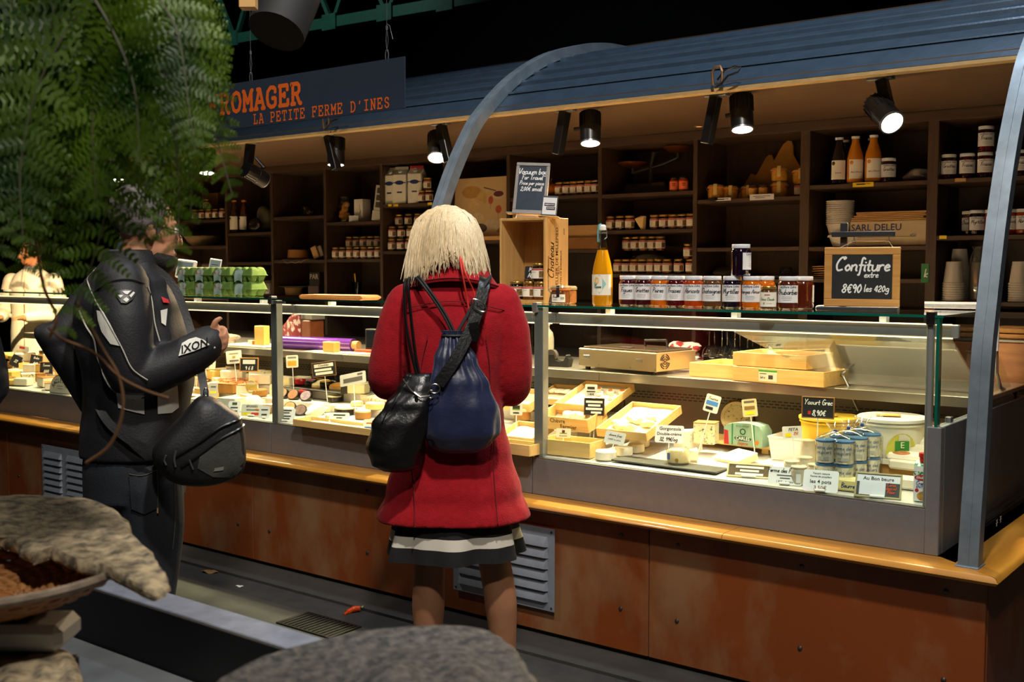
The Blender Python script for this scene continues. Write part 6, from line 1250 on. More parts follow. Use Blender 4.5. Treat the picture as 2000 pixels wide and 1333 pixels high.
for rr in (.012,.022,.031):
    for k in range(4): MB().tube([(L_+.001,.06+rr*math.cos(a),.056+rr*math.sin(a)) for a in [k*math.pi/2+.2+j*.29 for j in range(5)]],.0022,4).build('vent_slot',m_black,t)
MB().lathe([(.005,0),(.005,.001)],12).build('vent_hub',m_black,t,loc=(L_,.06,.056),rot=(0,math.pi/2,0)); MB().tube([(.22,.2,.104),(.22,.2,.13),(.34,.2,.135),(.345,.2,.104)],.006,8).build('handle',m_black,t); MB().rbox(.20,.26,.05,.08,.1045,.108,.001).build('control_panel',m_black,t)
m1,L1,D1 = frame3((1346,742),(1480,752),(1420,706),ZS); m1.translation.y = 4.10; m1.translation.x = PY(1346,742,4.10).x; m1 = Matrix.Translation((PY(1346,740,4.12).x,4.12,ZS)) @ Matrix.Rotation(R(-4),4,'Z')
tray('low wooden crate at the left of the stacked crates on the shelf',m1,.40,.26,.058,paper=False,name='wooden_crate')
m2 = Matrix.Translation((PY(1432,752,4.07).x,4.065,ZS+.001)) @ Matrix.Rotation(R(-6),4,'Z'); tg = tray('lower wooden crate with a green and white label on the shelf',m2,.40,.20,.058,paper=True,name='wooden_crate')
t = thing('crate_label','green topped white barcode label on the crate front','label',m2 @ Vector((.12,-.0012,.006)),R(-6)); MB().rbox(0,.082,-.0008,0,0,.046,.0002).build('paper',m_cream,t); MB().rbox(0,.082,-.0011,-.0008,.038,.046,.0001).build('green_band',M('label_green','#3f9a2c',.6),t); letter(t,[('bar:.02',.016,.054,.018,'#4a4640'),('bar:.03',.003,.02,.03,'#4a4640'),('h:lot 7',.012,.018,.016,'#4a4640')],loc=(0,-.0015,0))
m3 = Matrix.Translation((PY(1432,726,4.09).x,4.085,ZS+.0605)) @ Matrix.Rotation(R(-3),4,'Z'); tray('upper wooden crate holding scissors on top of the stack',m3,.32,.24,.054,paper=True,name='wooden_crate')
t = thing('scissors','orange and black handled scissors lying in the upper crate','scissors',m3 @ Vector((.2,.1,.035)),R(20)); MB().tube([(.02+.02*math.cos(a),.014*math.sin(a),.006) for a in [k*.5 for k in range(14)]],.005,6).build('black_handle',m_black,t); MB().tube([(.065+.026*math.cos(a),.01+.014*math.sin(a),.010) for a in [k*.5 for k in range(14)]],.006,6).build('orange_handle',M('orange_plastic','#d8761a',.4),t); MB().tube([(-.09,.01,.004),(.0,.0,.006)],[.002,.006],4,flat=(1,.3)).build('blade',m_steel,t)
o = MB().prism([(0,0),(.05,0),(.02,.04),(.012,.045)],0,.001).build('parchment_scrap',m_boxw,None,loc=m3 @ Vector((.08,.13,.03)),rot=(math.pi/2,0,.3)); tag(o,'folded white parchment corner sticking out of the upper crate','paper')
t = thing('detergent_bottle','white spray bottle standing behind the case','bottle',(PY(1068,690,4.5).x,4.5,ZS)); MB().lathe([(.036,0),(.04,.005),(.04,.10),(.034,.13),(.016,.15),(.014,.165)],20,sc=(1,.7)).build('body',M('milky_plastic','#a8a492',.4),t); MB().lathe([(.016,.165),(.016,.19),(.0005,.192)],14).build('cap',m_cup,t)
# wine glasses on a low back shelf
m_wg = GL('wine_glass','#eef2f2',refl=.08)
if 'wg' not in PROTO: PROTO['wg'] = [('bowl',MB().lathe([(.028,.0),(.036,.03),(.036,.055),(.026,.08),(.004,.09)],16,cap=False).mesh('bowl',m_wg),None),('stem',MB().lathe([(.004,.09),(.0035,.15),(.006,.158)],8,cap=False).mesh('stem',m_wg),None),('foot',MB().lathe([(.006,.158),(.030,.162),(.031,.164)],16,cap=False).mesh('foot',m_wg),None)]
for r_ in range(2):
    for k in range(8): 
        y = 4.86+r_*.09; place(PROTO['wg'],'wine_glass',nth(f'upturned wine glass in the {("front", "rear")[r_]} row behind the shelf',k,8),'glass',(PY(1385+k*25+r_*10,700,y).x,y,1.0005),0,f'{("front", "rear")[r_]} row of upturned glasses')
t = thing('back_worktop','dark worktop along the wall shelving carrying the glasses','worktop',(-3,4.8,0)); MB().rbox(-4.2,1.72,0,.54,.97,1.0,.003).build('top',M('dark_worktop','#241d17',.5),t)
for x_ in (-4.1,-2,0,1.65): MB().rbox(x_-.03,x_+.03,.02,.5,0,.97,.002).build('support_panel',m_shelf,t)
t = thing('checked_cloth','red and white checked cloth bundle behind the sealer','cloth',(PY(1330,690,4.86).x,4.88,1.0005)); blob('fold','','',(0,0,0),(.09,.05,.05),M('red_check','#a02a2a',.9,col2='#ddd0c4',scale=28,contrast=(.47,.53)),21,.25,parent=t); blob('corner','','',(.07,-.03,0),(.05,.03,.02),M('red_check','#a02a2a'),22,.3,parent=t)
# cutting board standing at the right, behind the case end
p = PY(1985,700,4.75); t = thing('pine_board','pine board with swirling grain behind the right case end','board',(p.x+.16,4.72,1.0)); 
mwd = WD('knotty_pine','#7a4c22','#a06a36',6,'X',.5,.1,stretch=5); MB().rbox(-.3,.3,0,.02,.0,.17,.003).build('front_board',mwd,t); MB().rbox(-.31,.31,-.004,.03,.171,.182,.002).build('rail',m_inox,t); MB().rbox(-.3,.3,.02,.3,.14,.168,.003).build('shelf_board',mwd,t); MB().rbox(-.3,.3,.03,.3,-1.0,-.001,.002).build('lower_cabinet',m_shelf,t)
for k in range(2): MB().rbox(-.28,.3,.02,.28,.185+k*.022,.203+k*.022,.004).build('bread_board',m_brown,t)
t = thing('guard_arm','steel arm holding the tilted pane at the right end','arm',(-1.06,4.28,.968)); MB().tube([(0,-.02,.30),(0,0,.12),(.0,.06,.06),(0,.22,.02),(0,.26,.0)],.007,8).build('rod',m_steel,t); MB().lathe([(.012,0),(.012,.012)],10,c=(0,.26,0)).build('foot',m_black,t); MB().lathe([(.011,.20),(.011,.36)],12,c=(0,-.02,0)).build('white_sleeve',m_white,t)

STEP[0] = True
# ---- middle case (behind the woman)
m_pur = M('purple_film','#5a2a86',.2,coat=.5,noise=.15,scale=8)
t = thing('film_roll','long roll of purple wrapping film on the steel shelf','roll',(PY(548,684,4.14).x,4.14,ZS),R(7)); L_ = PY(680,665,4.16).x-PY(548,684,4.14).x
MB().tube([(0,0,.036),(L_,0,.036)],.036,20).build('film',m_pur,t); MB().tube([(L_,0,.036),(L_+.035,0,.036)],.024,16).build('cardboard_core',m_kraft,t)
pk = PY(642,683,4.08); block('cheese_block','small yellow cheese block on white paper by the purple roll',(pk.x,4.10,ZS+.004),R(4),(.085,.05,.055),m_paste)
o = MB().rbox(-.21,.20,-.05,.10,0,.003,.001).build('paper_sheet',m_boxw,None,loc=(PY(665,690,4.12).x,4.12,ZS+.0005),rot=(0,0,R(6))); tag(o,'white wrapping paper sheet under the small cheese block','paper')
t = thing('knife','kitchen knife with an orange red handle on the paper','knife',(PY(690,680,4.14).x,4.15,ZS+.006),R(14)); MB().rbox(0,.11,-.008,.008,0,.016,.005).build('handle',M('red_handle','#d8441c',.4),t); MB().prism([(-.14,0),(0,-.006),(0,.010)],0,.002).build('blade',m_steel,t)
t = thing('checked_towel','red and white checked towel hanging behind the purple roll','towel',(PY(570,655,4.55).x,4.5,ZS)); MB().grid(10,8,lambda u,v: (-.12+u*.26,.02*math.sin(u*6),v*(.06+.14*u)+.001)).build('cloth',M('dark_red_check','#6a1f24',.9,col2='#a8948c',scale=22,contrast=(.5,.56)),t,smooth=60).modifiers.new('solid','SOLIDIFY').thickness = .01
t = thing('leather_case','brown leather case behind the purple roll','case',(PY(607,660,4.6).x,4.56,ZS)); MB().rbox(-.09,.10,-.06,.06,0,.14,.006).build('body',M('leather_brown','#5a2c14',.45,noise=.15),t); MB().rbox(-.07,.11,-.05,.06,.142,.18,.004).build('papers',M('grey_papers','#5a564e',.7),t)
t = thing('dark_display','small dark display at the right of the purple roll','display',(PY(738,690,4.2).x,4.2,ZS),R(12)); MB().rbox(-.08,.08,0,.06,0,.13,.004).build('body',m_black,t); MB().rbox(-.07,.07,-.002,0,.03,.12,.0005).build('screen',M('off_screen','#1a1e26',.15),t)
deckcard('dark framed Cheddar price sign above the waxed cheeses',634,736,44,28,m_slate,[('bar:.8',.24,0,.76,CW),('Cheddar',.22,0,.76,BK),('bar:.7',.16,-.04,.46,CW),('bar:.72',.18,0,.22,CW)],lift=.05,stick=.02,frame=m_fb,fw=.004,tilt=8,roll=-8,y=3.95)
deckcard('cream price card with yellow pictures left of the Cheddar sign',571,719,22,24,m_cream,[('bar:.7',.14,0,.8,'#8a8070'),('bar:.7',.4,0,.35,'#d8a83a')],lift=.06,stick=.03,tilt=6,roll=-4,y=3.98)
deckcard('grey ticket holder with a bar code on the black tray',690,752,48,24,m_grey,[('bar:.74',.36,0,.42,'#57544e'),('bar:.2',.16,.28,.8,'#57544e')],lift=.02,tilt=24,roll=-12,y=3.9)
k0 = 0
for k,(px,py,mt_,lid_) in enumerate(((585,756,m_wax,'#8a3a5a'),(598,744,m_wax,'#b05a6a'),(612,738,m_wax,'#c06070'),(582,770,m_redw,'#b84a4a'),(602,768,m_wax,'#9a5a6a'),(590,780,m_redw,'#b83030'),(632,768,m_wax,'#b8862a'),(648,760,m_wax,'#3a2a24'),(660,738,m_wax,'#b84a5a'),(622,752,m_wax,'#a87a3a'))):
    p = DK(px,py); rr = .034; t = thing('waxed_cheese',nth('small waxed cheese puck with printed top in the Cheddar pile',k,10),'cheese',(p.x,p.y+.02,p.z+.012+(.03 if k in (2,8) else 0)),group='waxed cheese pucks',rot=(R(rnd.uniform(-8,8)),R(rnd.uniform(-8,8)),0))
    MB().lathe([(rr*.9,0),(rr,.006),(rr,.028),(rr*.9,.034),(.0005,.034)],20).build('wax',mt_,t); MB().lathe([(.0005,.0346),(rr*.8,.0346)],20,cap=False).build('printed_top',M('lid_'+lid_.strip('#'),lid_,.4,noise=.4,scale=50),t)
for k,(px,py) in enumerate(((548,790),(568,792),(592,794),(560,806),(580,812))):
    p = DK(px,py); t = thing('waxed_cheese',nth('tilted waxed puck showing its round label in the front row',k,5),'cheese',(p.x,p.y+.03,p.z+.012),group='tilted waxed pucks',rot=(R(52),0,R(10+k*6))); rr = .034
    MB().lathe([(rr*.9,0),(rr,.006),(rr,.022),(rr*.92,.028),(.0005,.028)],20).build('wax',m_wax,t); MB().lathe([(.0005,.0286),(rr*.82,.0286)],20,cap=False).build('printed_top',M('lid_print%d' % k,['#b07a5a','#a8643c','#8a7a8a','#b88a4a','#7a5a4a'][k],.4,noise=.4,scale=50),t)
m_trayb = M('black_tray','#1c1b1a',.35)
t = thing('black_tray','black plastic tray under the waxed cheese pucks','tray',DK(620,775)+Vector((0,.03,.001)),R(-4)); MB().rbox(-.22,.28,-.10,.20,0,.008,.003).build('floor_panel',m_trayb,t); MB().rbox(-.22,.28,.201,.206,0,.07,.002).build('back_wall',m_trayb,t); MB().rbox(.281,.286,-.10,.20,0,.06,.002).build('side_wall',m_trayb,t)
def woodbox(label,px,py,rr,h,tilt=(0,0,0),top=m_pale,side=None,lift=0,grp=None):
    p = DK(px,py); t = thing('boxed_cheese',label,'cheese',(p.x,p.y+rr*.8,deck_z(p.y+rr*.8)+.001+lift),rot=tilt,group=grp)
    MB().lathe([(rr*.98,0),(rr,.001),(rr,h*.8),(rr*.95,h*.8)],26).build('wooden_hoop',side or m_box,t); MB().lathe([(rr*.94,h*.6),(rr*.93,h),(rr*.8,h*1.08),(.0005,h*1.1)],26).build('cheese',top,t)
woodbox('round cheese in a poplar hoop at the centre of the middle case',618,780,.055,.035,(R(14),0,0)); woodbox('orange round cheese behind the poplar hoop',652,768,.055,.032,(R(8),0,0),top=M('orange_rind','#c98a3a',.6,noise=.15)); woodbox('small round cheese in a black dish beside the salad tubs',645,786,.038,.03,side=m_wax)
woodbox('white bloomy cheese with a sunken top leaning forward',607,812,.055,.04,(R(34),0,R(-20)),top=m_rindw,side=m_pale); woodbox('round cheese in a black paper ring above the front price card',662,812,.056,.034,side=m_wax); woodbox('orange rinded cheese beside the black paper ring',700,820,.04,.04,side=m_brown); woodbox('flat cheese box near the red coat',722,816,.05,.03); woodbox('pale cheese at the back left of the middle case',545,812,.05,.03,side=M('orange_rind','#c98a3a'))
for k,(px,py) in enumerate(((630,806),(640,822),(600,824),(690,806))): woodbox(nth('flat beige cheese round between the front cheeses',k,4),px,py,.032,.022,side=m_pale,grp='flat beige rounds')
def salad(label,px,py,col,col2,seed):
    p = DK(px,py); t = thing('salad_tub',label,'tub',(p.x,p.y+.06,deck_z(p.y+.06)+.012),R(-10)); MB().loft([[(x*k,y*k,z_) for x,y in ((-.08,-.055),(.08,-.055),(.08,.055),(-.08,.055))] for k,z_ in ((.9,0),(1,.05),(1.04,.052))],cap=False).build('clear_tub',m_wrap,t)
    blob('contents','','',(0,0,.003),(.07,.046,.022),M('salad%d' % seed,col,.6,col2=col2,scale=50,bump=.8,contrast=(.45,.6)),seed,.15,parent=t,n=20)
salad('clear tub of green herb cheese salad',690,786,'#b0a060','#dcd6b0',31); salad('clear tub of cheese with dried tomatoes near the red sleeve',722,800,'#e0cfa0','#8a3a24',32)
m,L_,D_ = frame3((572,832),(728,853),(590,800),.718); tray('pale wooden tray front edge along the middle case',m,L_,.12,.032,paper=True)
deckcard('white price card for double cream cheese at the first post',556,824,34,26,m_wc,[('bar:.6',.09,0,.84,BK),('bar:.4',.08,0,.66,BK),('bar:.6',.10,0,.4,'#444444'),('bar:.5',.10,0,.2,'#444444')],tilt=26,holder=m_white)
deckcard('white price card with red handwriting at the front of the tray',660,834,36,28,m_wc,[('bar:.6',.10,0,.82,BK),('bar:.3',.07,0,.62,BK),('h:26,2g',.26,0,.36,'#b82a2a'),('h:8€',.2,0,.12,'#b82a2a')],tilt=26,holder=m_white)
deckcard('coloured price card half hidden by the black handbag',722,846,26,26,m_cream,[('bar:.8',.3,0,.3,'#3a6ab8'),('bar:.6',.1,0,.7,'#b8622a')],tilt=20,holder=m_white)
for k,(px,py,s_) in enumerate(((560,730,1.2),(590,725,1),(700,745,1))):
    p = DK(px,py+30); block('cheese_block',nth('pale cheese block at the rear of the middle case',k,3),(p.x,min(p.y,4.15),deck_z(min(p.y,4.15))+.002),R(10*k),(.10*s_,.07,.05),m_pale,'rear pale blocks',rind=m_rindw)
# ---- section right of the red coat, left of the second post
woodbox('golden aged round goat cheese left of the second post',1012,838,.038,.045,side=m_brown,lift=.02)
m,L_,D_ = frameY((972,862),(1034,870),(990,830),3.70,3.86); tray('wooden tray with white paper left of the second post',m,L_+.02,.16,.03)
m,L_,D_ = frame3((968,884),(1034,893),(985,850),.718); tray('shallow wooden tray at the front glass left of the second post',m,L_,.09,.045,paper=False)
m,L_,D_ = frameY((972,800),(1036,806),(995,765),3.94,4.12); tray('rear wooden tray beside the red coat with cheese rounds',m,L_,.16,.04)
# ---- left case (between the man and the first post)
t = thing('cutting_board','white plastic cutting board on the steel shelf','board',(PY(490,676,4.12).x,4.14,ZS+.0005),R(2)); MB().rbox(-.16,.15,-.06,.10,0,.012,.003).build('board',m_white,t); MB().rbox(-.15,-.12,-.05,.09,-.0004,0,.0001).build('feet',m_black,t)
pk = PY(512,668,4.14); block('cheese_block','tall yellow cheese block on the white cutting board',(pk.x,4.14,ZS+.013),R(10),(.075,.05,.11),m_paste); pk = PY(486,668,4.14); wedge('cheese_wedge','thin pale cheese slice on the white cutting board',(pk.x-.02,4.15,ZS+.013),R(-10),.09,.5,.022,m_pale,m_brown)
t = thing('ham_parcel','film wrapped piece of ham left of the cutting board','ham',(PY(440,668,4.16).x,4.16,ZS+.0005),R(-6)); blob('ham','','',(0,0,0),(.09,.04,.026),M('ham','#a8703c',.5,noise=.3,scale=30),55,.2,parent=t); blob('film','','',(.01,0,0),(.10,.045,.032),m_film,56,.25,parent=t)
kinds = [m_paste,m_pale,m_blue,m_brown,m_rindw,m_paste]
def pile(rng,xr,yr,n,lab,grp,seed):
    r_ = random.Random(seed); 
    for k in range(n):
        u = (k*.618) % 1; v = k/(n-1); px = xr[0]+(xr[1]-xr[0])*u; py = yr[0]+(yr[1]-yr[0])*v+(px-xr[0])*.10
        p = DK(px,py)
        if p.y < 3.67: p = PY(px,py,3.67); p.z = deck_z(3.67)
        sz = (r_.uniform(.09,.14),r_.uniform(.06,.10),r_.uniform(.04,.07)); mt_ = r_.choice(kinds); rz = R(r_.uniform(-35,35)); nm = ['yellow','pale','blue veined','brown','white','yellow'][kinds.index(mt_)]
        lift = .003
        lb = f'{nm} cheese piece {lab}, {("left", "middle", "right")[k % 3]} in {ORDN[k//3]} row'
        if r_.random() < .45: block('cheese_block',lb,(p.x,p.y,deck_z(p.y)+lift),rz,sz,mt_,grp,rind=r_.choice([None,m_brown,m_rindw]))
        elif r_.random() < .6: wedge('cheese_wedge',lb,(p.x,p.y+.03,deck_z(p.y)+lift),R(r_.uniform(20,150)),sz[0]*.9,.7,sz[2],mt_,r_.choice([m_brown,m_rindw]),grp)
        else: wheel('round_cheese',lb,(p.x,p.y,deck_z(p.y)+lift),sz[0]*.5,sz[2]*.8,mt_,group=grp)
pile(0,(372,522),(722,806),34,'in the case beside the sling bag','left case cheeses',5)
pile(0,(2,150),(700,762),30,'in the far left case','far left cheeses',9)
pile(0,(155,372),(715,790),16,'in the case behind the man','cheeses behind the man',12)
p = DK(482,800); t = thing('fresh_cheese','white cone of fresh cheese under the round yellow sign','cheese',(p.x,p.y+.04,p.z+.006)); MB().lathe([(.06,0),(.062,.01),(.05,.045),(.03,.062),(.0005,.066)],22).build('body',m_rindw,t); MB().lathe([(.064,0),(.066,.004),(.062,.005)],22,cap=False).build('paper_ring',m_boxw,t)
t = thing('wicker_basket','small orange wicker basket in the left case','basket',DK(448,778)+Vector((0,.06,.02)),R(6)); m_wk = M('orange_wicker','#c8743a',.6,noise=.2,scale=60)
for k in range(5): MB().tube([((.07+.008*k)*math.cos(a)*1.3,(.05+.006*k)*math.sin(a),k*.012+.002*math.sin(a*12+k*math.pi)) for a in [2*math.pi*i/48 for i in range(49)]],.0035,5).build('weave_strand',m_wk,t)
for k in range(16): a = 2*math.pi*k/16; MB().tube([(.07*math.cos(a)*1.3,.05*math.sin(a),0),(.104*math.cos(a)*1.3,.075*math.sin(a),.052)],.002,5).build('stake',m_wk,t)
def lcard(*a,**k): return deckcard(*a,**k)
lcard('white card on a tall stick in the left case',458,711,28,25,m_wc,[('bar:.6',.1,0,.76,'#a89a6a'),('bar:.2',.16,0,.5,'#b8a03a'),('bar:.6',.12,0,.22,'#6a6a6a')],lift=.05,stick=.03,tilt=4,roll=-6,y=3.98)
lcard('black framed price sign in the left case by the post',486,727,34,27,m_slate,[('bar:.66',.3,0,.70,CW),('h:9 6 8',.3,0,.26,CW)],lift=.05,stick=.02,tilt=6,frame=m_lw,fw=.005,y=3.92)
p = DK(492,790); t = thing('round_sign','round yellow sign with two white strips on a stick','price card',(p.x,p.y,p.z+.004),R(20)); MB().lathe([(.036,0),(.036,.003)],28).build('disc',M('round_tan','#b89a4a',.6,noise=.15,scale=60),t,rot=(math.pi/2,0,0),loc=(0,0,.09)); MB().tube([(0,.002,0),(0,.002,.06)],.003,6).build('pin',m_white,t); letter(t,[('bar:.055',.012,0,.11,'#cfc8b8'),('bar:.045',.010,.004,.068,'#cfc8b8')],loc=(0,-.0042,0))
lcard('cream price card on the stacked cheese near the sling bag',402,722,34,25,m_cream,[('bar:.7',.14,0,.76,'#4a4a44'),('bar:.7',.16,0,.46,'#4a4a44'),('h:33.90',.26,0,.18,BK)],lift=.045,stick=.01,tilt=10,y=3.98)
lcard('black price tag with a blue strip by the bag strap',384,736,20,30,m_slate,[('bar:.8',.4,0,.7,'#7fa4d0'),('h:18',.3,0,.2,CW)],lift=.045,stick=.01,tilt=8,frame=m_lw,fw=.003,y=3.86)
lcard('white card with green picture at the front glass beside the bag',456,810,22,26,m_wc,[('bar:.4',.2,0,.8,'#4a5a3a'),('bar:.6',.1,0,.5,'#444444'),('bar:.6',.1,0,.24,'#444444')],tilt=22,holder=m_white)
lcard('EPOISSES price card with yellow and red strips',490,814,38,24,m_cream,[('EPOISSES',.24,0,.80,BK),('bar:.5',.08,0,.52,'#666666'),('bar:.4',.2,-.24,.2,'#e8d21c'),('bar:.44',.2,.22,.2,'#c83a30')],tilt=22,holder=m_white)
lcard('white price card just left of the first post',515,818,20,24,m_wc,[('bar:.6',.1,0,.7,'#444444'),('bar:.5',.14,0,.3,'#444444')],tilt=22,holder=m_white)
lcard('small ticket with yellow strip below the wicker basket',416,775,16,26,m_grey,[('bar:.7',.16,0,.3,'#e8d21c'),('bar:.6',.1,0,.7,'#555555')],lift=.02,tilt=10,y=3.8)
# ---- far left case
p = DK(112,770); t = thing('raclette_wheel','half wheel of cheese lettered RACLETTE in the far left case','cheese',(p.x,p.y+.02,p.z+.001),R(6)); rr = .105
MB().prism([(-rr,0),(rr,0)]+[(rr*math.cos(a),.115*math.sin(a)) for a in [math.pi*i/16 for i in range(1,16)]],-.07,-.001).build('cheese',m_brown,t,smooth=40,rot=(math.pi/2,0,0)); MB().prism([(-rr*.96,.003),(rr*.96,.003)]+[(rr*.95*math.cos(a),.108*math.sin(a)) for a in [math.pi*i/16 for i in range(1,16)]],-.001,.0015).build('paper_face',m_butw,t,smooth=0,rot=(math.pi/2,0,0))
mb = MB()
for k,c in enumerate('RACLETTE'):
    v,f = text2d(c,.034); a = math.pi*(.80-.60*k/7)
    ca,sa = math.cos(a-math.pi/2),math.sin(a-math.pi/2); mb.add([(x*ca-y*sa+.075*math.cos(a),x*sa+y*ca+.078*math.sin(a),0) for x,y in v],f)
mb.build('lettering',ink('#2c2a28'),t,smooth=0,loc=(0,-.0026,0),rot=(math.pi/2,0,0)); letter(t,[('bar:.06',.004,0,.045,'#8a8070'),('bar:.05',.003,0,.03,'#8a8070')],loc=(0,-.0026,0))
lcard('black chalk price tag left of the raclette lettering',90,732,24,24,m_slate,[('h:Tomme',.2,0,.72,CW),('h:444',.3,0,.24,CW)],lift=.045,stick=.01,tilt=8,frame=m_lw,fw=.003,y=3.88); lcard('tilted black chalk tag in the far left case',68,716,22,22,m_slate,[('h:Brebis',.2,0,.72,CW),('h:460',.3,0,.24,CW)],lift=.06,stick=.01,tilt=8,roll=10,frame=m_lw,fw=.003,y=3.98)
lcard('cream card with red mark at the back of the far left case',38,702,24,26,m_cream,[('bar:.4',.16,0,.85,'#c8321c'),('bar:.7',.2,0,.5,'#c8b48a'),('bar:.6',.2,0,.2,'#d8a83a')],lift=.08,stick=.01,tilt=8,roll=12,y=4.02); lcard('dark slanted price tag in the far left case',26,716,18,22,m_slate,[('h:22',.3,0,.5,CW)],lift=.05,stick=.01,tilt=10,roll=24,y=3.95)
blob('blue_packet','crumpled blue packet behind the chalk tags at the far left','packet',(lambda p: (p.x,min(p.y,4.15),deck_z(4.1)+.02))(DK(95,716)),(.06,.03,.035),M('blue_packet','#4a6a9a',.5,noise=.2),77,.3)
# ------------------------------------------------------------------ people
from mathutils.bvhtree import BVHTree
m_skin = M('skin','#b98262',.5,noise=.06,scale=30,sub=.08); m_tights = M('tan_tights','#9a6a4c',.55,noise=.04); m_coat = M('red_wool','#930d19',.85,noise=.12,scale=60,bump=.35,bscale=220,sheen=.05,spec=.2)
m_blond = M('blonde_hair','#c4a878',.42,col2='#f2e3c2',scale=30,stretch=(14,14,1),bump=.3,bscale=60,contrast=(.3,.65)); m_navy = M('navy_nylon','#121a3a',.42,noise=.15,scale=14,bump=.5,bscale=26,sheen=.2); m_leather = M('black_leather','#0d0d0e',.33,noise=.2,bump=.25,bscale=90)
m_jack = M('black_textile','#141418',.62,noise=.15,scale=50,bump=.2,bscale=160); m_jean = M('dark_denim','#161b24',.8,noise=.2,scale=60,bump=.25,bscale=200); m_refl = M('grey_reflective','#d2d0c6',.5,noise=.06); m_pip = M('grey_piping','#b0ad9f',.5)
def ring(cx,cy,z,rx,ry,n=36,p=2.3,wave=None):
    out = []
    for i in range(n):
        a = 2*math.pi*i/n; c,s_ = math.cos(a),math.sin(a); k = 1+(wave(a,z) if wave else 0)
        out.append((cx+rx*k*math.copysign(abs(c)**(2/p),c),cy+ry*k*math.copysign(abs(s_)**(2/p),s_),z))
    return out
def lerp_tab(tab,z):
    for a,b in zip(tab,tab[1:]):
        if a[0] <= z <= b[0]:
            k = (z-a[0])/(b[0]-a[0]); k = k*k*(3-2*k); return [u+(v-u)*k for u,v in zip(a[1:],b[1:])]
    return list(tab[0][1:]) if z < tab[0][0] else list(tab[-1][1:])
def body_loft(mb,tab,n=40,p=2.3,wave=None,m=36):
    z0,z1 = tab[0][0],tab[-1][0]
    mb.loft([ring(q[0],q[1],z,q[2],q[3],n,p,wave) for z in [z0+(z1-z0)*k/m for k in range(m+1)] for q in [lerp_tab(tab,z)]])
def fine(pts,k=6): return [Vector(p) for p in smooth_pts([tuple(p) for p in pts],k)]
def limb(mb,pts,rad,seg=16,k=5):
    P = fine(pts,k); n = len(P); m_ = len(rad)-1; rr = []
    for i in range(n):
        t = i/(n-1)*m_; j = min(int(t),m_-1); rr.append(rad[j]+(rad[j+1]-rad[j])*(t-j))
    mb.tube(P,rr,seg); mb.sphere(P[0],rr[0]*.98,12,8); mb.sphere(P[-1],rr[-1]*.98,12,8)
def bvh_of(mb): return BVHTree.FromPolygons([Vector(v) for v in mb.v],mb.f)
def hit(bv,x,z,off=.004,side=-1):
    h = bv.ray_cast(Vector((x,3*side,z)),Vector((0,-side,0)))
    for k in range(1,40):                       # just off the silhouette: slide inwards
        if h[0]: break
        x *= .985; h = bv.ray_cast(Vector((x,3*side,z)),Vector((0,-side,0)))
    return (Vector((x,(h[0].y if h[0] else 0)+side*off,z)))
def decal(bv,poly,name,mat,parent,off=.005,side=-1,sub=3):
    P = []; n0 = len(poly)
    for i in range(n0):
        a,b = Vector(poly[i]),Vector(poly[(i+1) % n0])
        for k in range(sub): P.append(a+(b-a)*k/sub)
    c = sum(P,Vector((0,0)))/len(P); n = len(P); V = []; F_ = []
    for k in (1,.75,.5,.25):
        V += [hit(bv,*(c+(p-c)*k),off,side) for p in P]
    V.append(hit(bv,c.x,c.y,off,side))
    for r_ in range(3): F_ += [(r_*n+i,r_*n+(i+1) % n,(r_+1)*n+(i+1) % n,(r_+1)*n+i) for i in range(n)]
    F_ += [(3*n+i,3*n+(i+1) % n,4*n) for i in range(n)]
    return MB().add(V,F_).build(name,mat,parent,smooth=60)
def seam(bv,pts,name,mat,parent,r=.0016,off=.001,side=-1,k=6): return MB().tube([hit(bv,x,z,off,side) for x,z in smooth_pts(pts,k)],r,6).build(name,mat,parent)
def head_parts(mb,c,fdir,s=1.0):
    """adds skull, jaw, nose, ears and neck to a body mesh; fdir = unit facing vector"""
    c = Vector(c); f = Vector(fdir).normalized(); sd = Vector((0,0,1)).cross(f).normalized()
    q = MB().sphere((0,0,0),1,24,16)
    for v in q.v: pass
    def put_e(off,r):
        e = MB().sphere((0,0,0),1,20,14); V = [c+off+f*(v[0]*r[0])+sd*(v[1]*r[1])+Vector((0,0,v[2]*r[2])) for v in map(Vector,e.v)]; mb.add(V,e.f)
    put_e(Vector((0,0,.02*s)),(.098*s,.077*s,.10*s)); put_e(f*.022*s+Vector((0,0,-.052*s)),(.068*s,.058*s,.068*s)); put_e(f*.045*s+Vector((0,0,-.092*s)),(.034*s,.034*s,.026*s))
    mb.tube([c+f*.088*s+Vector((0,0,.022*s)),c+f*.108*s+Vector((0,0,-.010*s)),c+f*.112*s+Vector((0,0,-.022*s)),c+f*.090*s+Vector((0,0,-.030*s))],[.009*s,.013*s,.015*s,.010*s],10)
    for k in (-1,1): put_e(sd*k*.080*s-f*.006*s+Vector((0,0,-.008*s)),(.018*s,.009*s,.032*s))
    put_e(f*.085*s+Vector((0,0,-.060*s)),(.014*s,.024*s,.006*s)); put_e(f*.082*s+Vector((0,0,.038*s)),(.014*s,.056*s,.010*s))
    mb.tube([c-f*.02*s+Vector((0,0,-.05*s)),c-f*.03*s+Vector((0,0,-.19*s))],[.052*s,.058*s],16)
